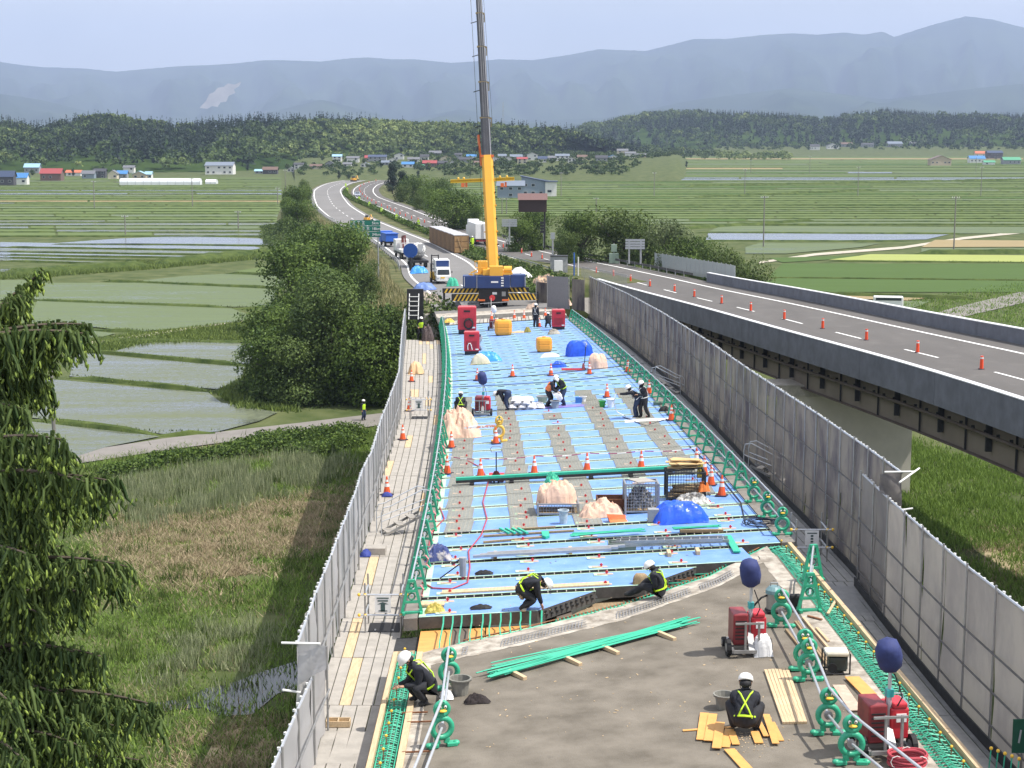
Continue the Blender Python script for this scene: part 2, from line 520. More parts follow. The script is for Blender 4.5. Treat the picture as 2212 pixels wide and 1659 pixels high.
levee((1450,497),(1760,478),1.4,0.8);levee((1480,404),(2290,388),2.2,1.1);levee((1500,428),(1900,412),1.6,0.9)
M_lane=mat('lane_asphalt',(0.20,0.185,0.17),0.9,var=0.12,scale=0.6,bump=0.2,bscale=30)
M_track=mat('gravel_track',(0.42,0.38,0.31),0.95,var=0.18,scale=0.5,bump=0.4,bscale=10)
def strip(name,L,Rr,m,z=0.10,thick=0.0):
 A=[FLD(*p)for p in L];B=[FLD(*p)for p in Rr]
 q=[(p.x,p.y,z)for p in A]+[(p.x,p.y,z)for p in B]
 n=len(A)
 b=MB();b.add(q,[(n+i,n+i+1,i+1,i)for i in range(n-1)])
 return b.build(name,m,kind='structure')
strip('farm_road',[(100,995),(170,978),(350,950),(520,930),(660,914),(760,902),(900,886)],[(100,1012),(200,999),(400,969),(550,949),(700,934),(790,925),(930,905)],M_lane)
strip('gravel_track',[(120,752),(190,740),(330,720),(440,704),(530,692)],[(120,762),(190,746),(330,726),(440,708),(530,695)],M_track)
strip('gravel_track',[(1640,566),(1760,548),(1950,533),(2080,513),(2300,491)],[(1640,570),(1760,553),(1950,538),(2080,518),(2300,495)],M_track)
strip('farm_road',[(1960,696),(2060,666),(2212,630),(2300,610)],[(2010,712),(2080,686),(2212,655),(2300,636)],M_lane)
strip('gravel_track',[(600,500),(590,485),(600,470)],[(612,500),(600,485),(612,470)],M_track)
M_pond=mat('dark_ditch_water',(0.02,0.024,0.02),0.16,var=0.3,scale=0.6,spec=0.8)
sheet('ditch_water',[FLD(*p)for p in[(395,1512),(440,1490),(500,1478),(560,1455),(640,1430),(700,1440),(690,1480),(600,1500),(545,1545),(480,1550),(440,1530),(330,1540),(300,1525)]],M_pond,z=0.05)
sheet('stream_water',[FLD(*p)for p in[(700,1450),(900,1400),(1500,1250),(1500,1330),(900,1500),(650,1540)]],M_pond,z=0.045)
M_straw=mat('flattened_straw',(0.20,0.165,0.10),0.95,scale=1.2,col2=(0.40,0.33,0.21),bump=1.0,bscale=9,spec=0.1)
sheet('straw_patch',[FLD(*p)for p in[(250,1165),(330,1130),(480,1140),(620,1110),(690,1075),(740,1085),(690,1150),(600,1185),(520,1195),(480,1250),(420,1265),(330,1240),(260,1200)]],M_straw,z=0.03)
sheet('straw_patch',[FLD(*p)for p in[(430,1660),(470,1590),(560,1560),(600,1600),(560,1680)]],M_straw,z=0.03)
sheet('straw_patch',[FLD(*p)for p in[(2130,1180),(2180,1160),(2300,1170),(2300,1400),(2200,1330),(2120,1230)]],M_straw,z=0.03)
# embankment of the expressway
M_slope=mat('embankment_grass',(0.045,0.065,0.020),0.95,scale=0.35,col2=(0.16,0.15,0.075),thr=(0.35,0.7),bump=0.8,bscale=3,spec=0.1)
eb=MB();q=[];f=[]
Ys=[152,160,170,180.5]+list(np.arange(190,700,10.0))
for Y in Ys:
 zt=base(Y)-0.12
 xl_=lx(Y)-7.0
 xr_=(rx(Y)+rwid(Y)+1.5)if Y>181 else(lx(Y)+7.6)
 zr=zt+(sel(Y)*(rwid(Y)if Y>181 else 7));zl=zt-sel(Y)*7
 q+=[(xl_-(zl)*1.7,Y,-0.3),(xl_,Y,zl),(lx(Y),Y,zt),(min(lx(Y)+5.4,xr_-.5),Y,zt+sel(Y)*5.4),(xr_,Y,zr),(xr_+zr*1.7,Y,-0.3)]
n=len(Ys)
for i in range(n-1):
 for k in range(5):f.append((i*6+k,i*6+k+1,(i+1)*6+k+1,(i+1)*6+k))
f.append((5,4,3,2,1,0))
eb.add(q,f);eb.build('embankment',M_slope,kind='structure')
M_asph=mat('old_asphalt',(0.17,0.165,0.16),0.92,var=0.10,scale=0.15,bump=0.25,bscale=60,stretch=(1,0.25,1))
M_asph2=mat('grey_asphalt',(0.105,0.098,0.092),0.9,var=0.13,scale=0.4,bump=0.25,bscale=60,stretch=(1,0.2,1))
M_white=mat('road_paint',(0.80,0.80,0.78),0.7,var=0.06,scale=3)
def ribbon(name,xf,zf,Ys,u0,u1,m,dz,kind='structure',parent=None,w=None):
 q=[]
 for Y in Ys:
  mm=heading(xf,Y);nn=math.sqrt(1+mm*mm)
  for u in(u0,u1):
   uu=u(Y)if callable(u)else u
   X=xf(Y)+uu/nn;Y2=Y-uu*mm/nn
   q.append((X,Y2,zf(xf(Y)+uu,Y)+dz))
 n=len(Ys)
 b=MB();b.add(q,[(2*i,2*i+1,2*i+3,2*i+2)for i in range(n-1)])
 return b.build(name,m,parent=parent,kind=kind)
YL=list(np.arange(143.5,690,6.0))
YR=list(np.arange(10,700,6.0))
ribbon('left_carriageway',lx,lz,YL,-5.4,5.4,M_asph,0.0)
ribbon('right_carriageway',rx,rz,YR,0.1,lambda Y:rwid(Y),M_asph2,0.0)
LW=bpy.data.materials
ribbon('edge_line',lx,lz,[y for y in YL if y>165],4.3,4.55,M_white,0.012)
ribbon('edge_line',lx,lz,[y for y in YL if y>165],-4.55,-4.3,M_white,0.012)
ribbon('edge_line',rx,rz,[y for y in YR if y>183],0.75,0.97,M_white,0.012)
ribbon('edge_line',rx,rz,YR,lambda Y:rwid(Y)-2.15,lambda Y:rwid(Y)-1.9,M_white,0.012)
db=MB()
def dash(b,xf,zf,Y0,L,u,w,dz=0.014):
 q=[]
 for Y in(Y0,Y0+L/2,Y0+L):
  mm=heading(xf,Y);nn=math.sqrt(1+mm*mm)
  for uu in(u-w/2,u+w/2):
   q.append((xf(Y)+uu/nn,Y-uu*mm/nn,zf(xf(Y)+uu,Y)+dz))
 b.add(q,[(0,1,3,2),(2,3,5,4)])
def rlane(Y):return 5.3 if Y<200 else 5.3-min(0.8,(Y-200)*0.02)
for k in range(3,48):
 Y=16+k*13.7
 dash(db,rx,rz,Y,5.5,rlane(Y),0.17)
 if Y>170:dash(db,lx,lz,Y,5.5,0.0,0.17)
db.build('lane_dashes',M_white,kind='structure')
jb=MB()
a=RD(1440,628);c=RD(1532,612)
jb.add([(a.x,a.y-.25,a.z+.018),(c.x,c.y-.25,c.z+.018),(c.x,c.y+.35,c.z+.018),(a.x,a.y+.35,a.z+.018)],[(0,1,2,3)])
jb.build('expansion_joint_band',mat('pale_joint',(0.5,0.49,0.46),0.8),kind='structure')
# mountains
ridge=[(-400,150),(-200,140),(0,130),(60,140),(110,145),(200,148),(265,155),(340,148),(400,143),(470,140),(520,137),(580,130),(620,130),(700,133),(760,126),(800,124),(850,128),(900,128),(950,133),(975,136),(1020,133),(1080,128),(1150,130),(1230,118),(1290,106),(1330,108),(1390,110),(1450,95),(1490,84),(1560,84),(1640,75),(1700,72),(1750,75),(1810,70),(1850,75),(1890,68),(1915,80),(1950,68),(2000,52),(2065,35),(2120,42),(2170,55),(2212,65),(2400,60),(2600,90)]
M_mount=mat('wooded_mountain',(0.010,0.022,0.012),1.0,scale=0.0015,col2=(0.045,0.065,0.03),bump=1.0,bscale=0.02,spec=0.0)
def relief(name,prof,D0,D1,amp,m,px0=-400,px1=2600,nx=260,ny=22,back=1.25,top=0):
 q=[];f=[]
 for j in range(ny+1):
  s=j/ny
  D=D0+(D1-D0)*s
  for i in range(nx+1):
   px=px0+(px1-px0)*i/nx
   yr=interp(prof,px)
   zr=CAMZ+D1*(((829.5-yr)/FPX)*CP-SP)/(CP+((829.5-yr)/FPX)*SP)
   zr-=top
   X=(px-1106)/FPX*D
   h=s**0.8
   nz=noise.fractal(Vector((px*0.012,s*2.2,3.1)),1.0,2.1,5)
   sp_=abs(noise.noise(Vector((px*0.014+s*0.8,9.7,s*0.9))))+.12*abs(noise.noise(Vector((px*0.045-s,2.7,s*1.5))))
   z=zr*h*(1-0.38*sp_*(1-s)*1.6)+amp*nz*s*(1-s)*4
   z=min(z,CAMZ+(zr-CAMZ)*D/D1*(.90+.09*s))
   if s>0.999:z=zr+amp*0.03*noise.noise(Vector((px*0.15,0,0)))
   q.append((X,D,max(z,-5)))
 for j in range(ny):
  for i in range(nx):
   a_=j*(nx+1)+i
   f.append((a_,a_+1,a_+nx+2,a_+nx+1))
 b=MB();b.add(q,f)
 o=ny*(nx+1)
 bk=[(q[o+i][0]*back,q[o+i][1]*back,-20)for i in range(nx+1)]
 b.add([q[o+i]for i in range(nx+1)]+bk,[(i,i+1,nx+2+i,nx+1+i)for i in range(nx)])
 return b.build(name,m,smooth=True,kind='structure')
relief('mountains',ridge,9500,15000,130,M_mount,back=1.12,ny=34,nx=420)
low=[(-400,225),(0,200),(100,215),(200,240),(300,262),(420,268),(600,240),(700,215),(800,240),(870,262),(1000,235),(1100,262),(1300,255),(1500,215),(1700,190),(1900,215),(2100,190),(2300,170),(2600,180)]
relief('foothills',low,7000,9800,60,M_mount,ny=12,back=1.1)
sb=MB();P=[]
for(x,y)in[(431,233),(445,218),(452,203),(463,199),(470,190),(484,187),(492,180),(507,183),(521,176),(517,186),(505,193),(509,200),(494,207),(489,219),(477,221),(470,231),(458,229),(448,235)]:
 P.append(at_depth(x,y,9300))
sb.add([(p.x,p.y,p.z)for p in P],[tuple(range(len(P)))])
sb.add([(p.x+40,p.y+700,p.z-160)for p in P],[tuple(range(len(P)-1,-1,-1))])
sb.build('bare_scree_slope',mat('pale_scree',(0.42,0.38,0.33),1.0,var=0.3,scale=0.01),kind='structure')
def ordinal(n):
 w=['','first','second','third','fourth','fifth','sixth','seventh','eighth','ninth','tenth','eleventh','twelfth','thirteenth','fourteenth','fifteenth','sixteenth','seventeenth','eighteenth','nineteenth','twentieth']
 if n<len(w):return w[n]
 if n<30:return 'twenty-'+w[n-20]
 if n==30:return 'thirtieth'
 if n<40:return 'thirty-'+w[n-30]
 return 'fortieth' if n==40 else 'forty-'+w[n-40]
 # wooded hills behind the villages
NP=np.random.default_rng(11)
M_decid=leafmat('mixed_leaves',(0.012,0.036,0.009),(0.105,0.155,0.040),0.15)
M_conif=leafmat('conifer_needles',(0.005,0.018,0.010),(0.022,0.045,0.020),0.05)
M_light=leafmat('pale_spring_leaves',(0.060,0.105,0.026),(0.22,0.27,0.08),0.2)
M_hill=mat('hill_floor',(0.02,0.04,0.012),1.0,scale=0.02,col2=(0.05,0.08,0.02),spec=0.0)
def hillz(prof,D0,D1,px,s,th):
 yr=interp(prof,px)
 zr=CAMZ+D1*(((829.5-yr)/FPX)*CP-SP)-th
 h=math.sin(min(1,s)*math.pi/2)**0.9
 if prof is sky_l:h*=min(1.0,max(0.0,(1400-px)/200.0))
 if prof is sky_r:h*=min(1.0,max(0.0,(px-1150)/120.0))
 return max(0.0,zr*h*(1-0.25*(1-s)*abs(noise.noise(Vector((px*0.013,s*1.5,2.2))))))
def hill(prof,D0,D1,px0,px1,th):
 nx,ny=90,10;q=[];f=[]
 for j in range(ny+2):
  for i in range(nx+1):
   px=px0+(px1-px0)*i/nx
   if j<=ny:
    s=j/ny;D=D0(px)+(D1-D0(px))*s
    q.append(((px-1106)/FPX*D,D,hillz(prof,D0,D1,px,s,th)if j else-2))
   else:q.append(((px-1106)/FPX*D1*1.15,D1*1.15,-5))
 for j in range(ny+1):
  for i in range(nx):
   a=j*(nx+1)+i;f.append((a,a+1,a+nx+2,a+nx+1))
 b=MB();b.add(q,f);b.build('wooded_hill',M_hill,smooth=True,kind='structure')
def crown(rg,kind,h,w):
 """leaf clumps of one far tree, about the origin"""
 if kind==1:
  n=34
  t=rg.uniform(0,1,n)**0.8
  ang=rg.uniform(0,6.283,n)
  r=(1-t)*w*0.5*rg.uniform(0.6,1.05,n)
  c=np.stack([r*np.cos(ang),r*np.sin(ang),h*(0.08+0.92*t)],1)
  out=np.stack([np.cos(ang),np.sin(ang),np.full(n,0.5)],1)
  return c,out,np.maximum(0.35,w*0.30*(1.05-t)),1.3
 n=46
 k=5
 lc=np.stack([rg.uniform(-.28,.28,k)*w,rg.uniform(-.28,.28,k)*w,h*rg.uniform(0.45,0.8,k)],1)
 lr=w*rg.uniform(0.24,0.36,k)
 j=rg.integers(0,k,n)
 d=rg.normal(size=(n,3));d/=np.linalg.norm(d,axis=1)[:,None];d[:,2]=np.abs(d[:,2])*0.9-0.15
 c=lc[j]+d*lr[j][:,None]*rg.uniform(0.8,1.05,n)[:,None]
 return c,d,np.full(n,w*0.135),0.9
def forest(name,prof,D0,D1,px0,px1,n,mix,th,hs=(9,16)):
 acc={0:[[],[],[]],1:[[],[],[]],2:[[],[],[]]}
 rg=NP;cnt={0:0,1:0,2:0}
 for _ in range(n):
  px=rg.uniform(px0,px1);s=rg.uniform(0,1)**0.75
  D=D0(px)+(D1-D0(px))*s*1.0
  X=(px-1106)/FPX*D;z=hillz(prof,D0,D1,px,s,th)
  g=noise.noise(Vector((X*0.008,D*0.008,4.4)))+rg.normal()*0.16
  k=1 if g+0.30*(s>0.82)>mix else(2 if g<mix-0.42 else 0)
  h=rg.uniform(*hs)*(1.3 if k==1 else 0.95);w=h*(0.36 if k==1 else 0.85)
  if k==1:h=min(h,th*1.3)
  c,o,sz,asp=crown(rg,k,h,w)
  c=c+np.array([X,D,z-1.0])
  V,F=quads(c,sz,rg,flat=0.3,aspect=asp,outward=o)
  A=acc[k];A[0].append(V);A[1].append(F+cnt[k]);cnt[k]+=len(V)
  A[2].append(np.clip(rg.normal(0.45,0.25)+rg.normal(0,0.06,len(F)),0,1))
 for k,m in((0,M_decid),(1,M_conif),(2,M_light)):
  if acc[k][0]:
   put(name,mesh_np(name,np.concatenate(acc[k][0]),np.concatenate(acc[k][1]),m,np.concatenate(acc[k][2])),kind='stuff')
sky_l=[(-200,250),(0,252),(60,258),(100,266),(140,256),(180,245),(260,238),(310,250),(400,262),(480,255),(560,246),(600,250),(700,247),(800,249),(900,255),(1000,258),(1080,259),(1120,264),(1180,267),(1230,264),(1320,262),(1450,262)]
sky_r=[(1150,268),(1230,266),(1300,262),(1340,252),(1400,243),(1500,239),(1600,241),(1700,246),(1770,256),(1820,246),(1900,235),(1960,241),(2050,246),(2150,246),(2212,248),(2400,240)]
sky_m=[(400,262),(560,255),(700,262),(850,268),(950,262),(1060,264),(1120,262),(1200,262),(1300,262),(1400,262)]
dl=lambda px:1080+max(0,px-450)*0.55
dr=lambda px:2150-max(0,px-1500)*0.10
def zfoot(X,Y):
 px=1106+X/Y*FPX
 if px<1480:return max(0.0,min(7.5,(Y-880)*0.026))*min(1,max(0,(px-600)/60))
 return max(0.0,min(9.0,(Y-1850)*0.033))*min(1,max(0,(px-1480)/80))
rb=MB();q=[];f=[]
_px=list(range(640,1500,20));_D=list(range(860,1700,40))
for D in _D:
 for px in _px:X=(px-1106)/FPX*D;q.append((X,D,zfoot(X,D)+(0.02 if 600<px<1480 else-0.3)))
n=len(_px)
for j in range(len(_D)-1):
 for i in range(n-1):f.append((j*n+i,j*n+i+1,(j+1)*n+i+1,(j+1)*n+i))
rb.add(q,f)
q=[];f=[]
_px=list(range(1480,2400,40));_D=list(range(1830,2400,40))
for D in _D:
 for px in _px:X=(px-1106)/FPX*D;q.append((X,D,zfoot(X,D)+0.02))
n=len(_px)
for j in range(len(_D)-1):
 for i in range(n-1):f.append((j*n+i,j*n+i+1,(j+1)*n+i+1,(j+1)*n+i))
rb.add(q,f)
rb.build('rising_ground',M_grass,smooth=True,kind='structure')
hill(sky_l,dl,1500,-250,1420,13);hill(sky_r,dr,2750,1150,2450,13)
forest('far_forest',sky_l,dl,1500,-250,1400,3600,0.10,13,(8,14))
forest('far_forest',sky_r,dr,2750,1160,2450,2600,-0.22,13,(12,20))
low_w=[(850,335),(1000,330),(1100,325),(1200,315),(1300,318),(1400,312),(1500,318),(1600,325),(1760,330),(2212,333)]
forest('hillside_scrub',low_w,lambda p:1250 if p<1250 else 1500,1750,900,1700,520,0.5,8,(6,11))
acc=[];tn=[];cn=0
for _ in range(3200):
 px=NP.uniform(650,1470)if NP.random()<.86 else NP.uniform(1490,2300)
 D=NP.uniform(930,1500)if px<1480 else NP.uniform(2010,2350)
 if px<1480 and noise.noise(Vector((px*.02,D*.012,8.8)))<-.30+.25*(px<900):continue
 if 1340<px<1480 and D<930+(px-1340)*3.6:continue
 X=(px-1106)/FPX*D
 h=NP.uniform(1.8,4.4)*(1 if px<1480 else 1.9)
 c,o,sz,asp=crown(NP,0,h,h*1.1);c=c+np.array([X,D,zfoot(X,D)-h*.25]);V,F=quads(c,sz*1.15,NP,flat=.3,aspect=asp,outward=o)
 acc.append((V,F+cn));cn+=len(V);tn.append(np.clip(NP.normal(.4,.2)+NP.normal(0,.12,len(F)),0,1))
put('village_scrub',mesh_np('village_scrub',np.concatenate([a[0]for a in acc]),np.concatenate([a[1]for a in acc]),M_decid,np.concatenate(tn)),kind='stuff')
# leafy trees nearer by
M_bark=mat('bark',(0.10,0.08,0.06),0.95,var=0.3,scale=4,bump=0.8,bscale=15)
def tree_mesh(seed,h,w,n,leaf,m,shape=0,trunk=True,lowest=0.12):
 rg=np.random.default_rng(seed)
 k=22
 a=rg.uniform(0,6.283,k);rr=rg.uniform(0.05,0.36,k)*w
 zc=h*rg.uniform(lowest+0.10,0.86,k)
 if shape:rr=rr*(1.15-zc/h)
 lc=np.stack([rr*np.cos(a),rr*np.sin(a),zc],1)
 lr=w*rg.uniform(0.15,0.26,k)*(1.0 if not shape else(1.25-0.7*zc/h))
 j=rg.integers(0,k,n)
 d=rg.normal(size=(n,3));d/=np.linalg.norm(d,axis=1)[:,None]
 c=lc[j]+d*(lr[j]*rg.uniform(0.55,1.08,n)**0.6)[:,None]*np.array([1,1,0.85])
 c+=(rg.normal(size=(n//6+1,3)).repeat(6,0)[:n])*leaf*0.9
 c[:,2]=np.maximum(c[:,2],h*lowest*rg.uniform(0.2,1,n))
 V,F=quads(c,leaf,rg,flat=0.5,aspect=0.75,outward=d)
 tint=np.clip(rg.normal(0.42,0.10,k)[j]+rg.normal(0,0.15,n),0,1)
 me=mesh_np('crown',V,F,m,tint)
 b=MB()
 b.cone((0,0,-0.5),(0,0,h*0.35),w*0.035,w*0.025,7)
 for i in range(5):
  p=lc[i];b.tube([(0,0,h*0.18+i*h*0.03),(p[0]*0.5,p[1]*0.5,h*0.3+p[2]*0.25),tuple(p)],0.05,5,radii=[w*0.022,w*0.014,w*0.004])
 return me,b.mesh('trunk',M_bark)
M_lfA=leafmat('dark_broad_leaves',(0.024,0.056,0.010),(0.170,0.250,0.046),0.26)
M_lfB=leafmat('mid_green_leaves',(0.026,0.056,0.013),(0.175,0.240,0.062),0.22)
M_lfC=leafmat('olive_leaves',(0.030,0.060,0.012),(0.145,0.195,0.046),0.24)
M_lfD=leafmat('silvery_leaves',(0.040,0.070,0.022),(0.24,0.29,0.13),0.22)
TM={}
def TMk(kind):
 if kind not in TM:
  spec={'bigA':(1,10,10,9000,0.19,M_lfA,0),'bigB':(2,10,10,9000,0.19,M_lfB,0),'bigC':(3,8,8.5,6500,0.17,M_lfC,0),'bigD':(4,8,8,6500,0.17,M_lfD,0),'con':(5,11,6,4200,0.20,M_conif,1),'bush':(6,2.4,3.2,1500,0.10,M_lfB,0),'bushA':(7,2.2,3.0,1500,0.10,M_lfA,0),'far':(8,9,8,900,0.42,M_decid,0),'farc':(9,11,5,700,0.42,M_conif,1)}[kind]
  sd,h,w,n,lf,m,sh=spec
  TM[kind]=tree_mesh(sd,h,w,n,lf,m,sh,lowest=-0.08 if kind in('bigA','bigB','bigC','bigD')else 0.03)
 return TM[kind]
def tree(kind,loc,label,s=1.0,rz=None,name='broadleaf_tree',group=None,sz=None,cat='tree'):
 t=thing(name,label,cat,loc,rnd.uniform(0,6.28)if rz is None else rz,group)
 t.scale=(s,s,s if sz is None else sz)
 c,tr=TMk(kind)
 put('crown',c,t);put('trunk',tr,t)
 return t
def embz(X,Y):
 """height of the ground, embankment included"""
 if Y<152:return 0.0
 zt=base(Y)-0.12
 xl_=lx(Y)-7.0
 if X<xl_:return max(0.0,(zt-sel(Y)*7)-(xl_-X)/1.7)
 xr_=rx(Y)+rwid(Y)+1.5 if Y>181 else lx(Y)+7.6
 if X>xr_:return max(0.0,zt-(X-xr_)/1.7)
 return zt
def at_row(px,Y):
 """ground point at distance Y under picture column px"""
 t=Y/(CP+0.0*SP)if Y>400 else Y
 for _ in range(5):
  X=(px-1106)/FPX*t
  z=embz(X,Y)-CAMZ
  t=Y*CP-z*SP
 return Vector((X,Y,embz(X,Y)))
def tree_at(kind,px,Y,ytop,label,**k):
 """tree standing at column px, distance Y, whose top shows at picture row ytop"""
 p=at_row(px,Y)
 t=Y*CP-(p.z-CAMZ)*SP
 top=CAMZ+t*(((829.5-ytop)/FPX)*CP-SP)
 H={'bigA':10,'bigB':10,'bigC':8,'bigD':8,'con':11,'far':9,'farc':11,'bush':2.4,'bushA':2.2}[kind]*0.98
 s=max(0.2,(top-p.z)/H)
 wsc=k.pop('wide',1.0)
 o=tree(kind,p-Vector((0,0,.1)),label,s=s*wsc,sz=s,**k)
 return o
G1='trees on the left slope of the embankment'
for(kind,px,Y,yt,lab,wd)in[('bigA',590,152,690,'low dark tree leaning out over the flooded paddies at the left tip of the thicket',0.95),('bigB',720,152,582,'tall grey-green tree in front of the thicket, pale leaves on its crown',1.0),('bigA',815,150,640,'dark round tree closest to the mesh wall on the slope',0.8),('bigB',650,150,705,'bushy tree at the front foot of the slope above the farm road',1.0),('bigA',755,153,720,'dense dark bush at the foot of the slope beside the wall shadow',0.9),('bigB',850,152,690,'small mid-green tree at the top of the slope under the walkway',0.7),('bigA',600,156,640,'dark tree behind the leaning one, left side of the thicket',0.85),('bigA',690,175,560,'dark tree half way back in the thicket',1.0),('bigA',650,205,505,'tree on the slope just left of the green road sign',0.9),('bigA',740,205,470,'highest dark tree of the thicket, beside the green road sign',0.9),('bigB',800,190,560,'rounded green tree under the green road sign',0.8),('bigA',700,235,470,'dark tree behind the highest one of the thicket',0.8),('bigB',655,290,465,'green tree half way along the far slope',0.8),('bigA',690,260,500,'low dark tree at the road edge on the far slope',0.7),('bigA',650,360,425,'dark tree of the far clump, lower half',0.8),('bigA',640,420,395,'dark tree of the far clump beside the road bend',0.8),('bigB',655,460,386,'topmost tree of the far clump beside the road bend',0.75),('bigA',625,400,420,'leftmost tree of the far clump beside the road bend',0.7),('bigA',830,149,745,'dark low tree beside the foot of the mesh wall',1.0),('bigA',790,150,715,'dark scrub between the thicket and the wall shadow',1.1),('bigB',705,151,705,'dark scrub above the farm road',1.0),('bigA',640,153,740,'low dark scrub at the left foot of the thicket',0.9),('bush',530,156,815,'small bush at the water edge below the leaning tree',1.5),]:
 tree_at(kind,px,Y,yt,lab,wide=wd,group=G1)
G2='trees right of the expressway'
for(kind,px,Y,yt,lab,wd)in[('con',848,590,345,'tall dark conifer where the road disappears round the bend',1.0),('con',870,560,362,'second dark conifer at the road bend',1.0),('bigA',900,520,372,'dark broadleaf tree right of the bend conifers',0.8),('bigC',870,470,395,'olive tree in front of the bend conifers',0.9),('bigA',925,455,398,'round tree on the slope right of the bend',0.8),('bigC',905,420,418,'low tree on the inside of the road bend',0.8),('bigA',950,480,378,'tree behind the round one near the bend',0.7),('bigA',980,335,403,'dark bushy conifer left of the yellow crane boom',1.35),('bigA',1030,330,438,'low tree just left of the yellow crane boom',0.6),('bigA',1150,265,440,'tree behind the brown signboard',0.9),('bigA',1120,262,468,'low tree behind the fan of white signs',0.9),('bigA',1255,235,448,'rounded bright green tree, first right of the brown signboard',0.9),('bigB',1225,230,490,'low green bush in front of the rounded tree',0.8),('bigC',1345,232,440,'olive green spreading tree beside the rounded one',1.1),('bigC',1395,226,470,'olive tree behind the louvred signboard',0.9),('bigD',1450,214,474,'silvery tree behind the translucent noise barrier',0.9),('bigA',1490,212,500,'green tree right of the silvery one',0.9),('bigC',1555,205,520,'dull olive tree beyond the end of the noise barrier',0.8),('bigC',1610,203,548,'last small tree of the row, nearest the green paddies',0.75),('bigA',1520,205,545,'low dark tree behind the noise barrier',0.8),]:
 tree_at(kind,px,Y,yt,lab,wide=wd,group=G2)
G3='village trees at the foot of the wooded hills'
VT=[(150,1000,370),(165,985,374),(78,1010,368),(230,1100,366),(430,1120,352),(540,1130,352),(600,1100,358),(660,1000,362),(625,1090,352),(735,900,388),(755,905,390),(790,1100,352),(700,1150,350),(905,900,372),(960,1000,352),(985,1050,342),(1010,1120,338),(1060,1000,345),(1100,1120,340),(1130,1000,352),(1160,1050,350),(1190,1150,345),(1210,1000,360),(1245,1080,350),(1270,1150,352),(1180,1300,335),(1330,1400,332),(1400,1500,330),(1450,1500,334),(1480,1250,352),(885,760,385),(900,700,392)]
for i,(px,Y,yt)in enumerate(VT):
 p=Vector(((px-1106)/FPX*Y,Y,zfoot((px-1106)/FPX*Y,Y)));k='farc' if i%4==1 else 'far'
 top=CAMZ+Y*(((829.5-yt)/FPX)*CP-SP);s=max(0.5,(top-p.z)/9.5)
 side='left of the crane' if px<1030 else 'right of the crane'
 tree(k,p,f'small far {"conifer" if i % 4 == 1 else "leafy tree"} among the village houses {side}',s=s,group=G3+(' left of the crane' if px<1030 else ' right of the crane'),name='conifer' if k=='farc' else 'broadleaf_tree')
 # far houses
def colr(name,c,rough=0.7,**k):return mat(name,c,rough,var=0.06,scale=1.5,**k)
RC={'navy':(0.045,0.065,0.12),'blue':(0.06,0.20,0.45),'light blue':(0.28,0.45,0.58),'red':(0.30,0.06,0.06),'orange':(0.50,0.14,0.07),'grey':(0.14,0.145,0.16),'dark grey':(0.05,0.052,0.06),'brown':(0.14,0.09,0.07),'green':(0.08,0.30,0.17),'slate':(0.16,0.19,0.24)}
WC={'white':(0.72,0.71,0.68),'cream':(0.62,0.55,0.42),'grey':(0.30,0.31,0.33),'brown':(0.17,0.11,0.09),'blue-grey':(0.23,0.28,0.34),'beige':(0.46,0.38,0.28),'dark':(0.08,0.08,0.09)}
M_glass=mat('window_glass',(0.03,0.04,0.05),0.12,var=0.05,spec=0.7)
M_trim=mat('window_trim',(0.5,0.5,0.5),0.5)
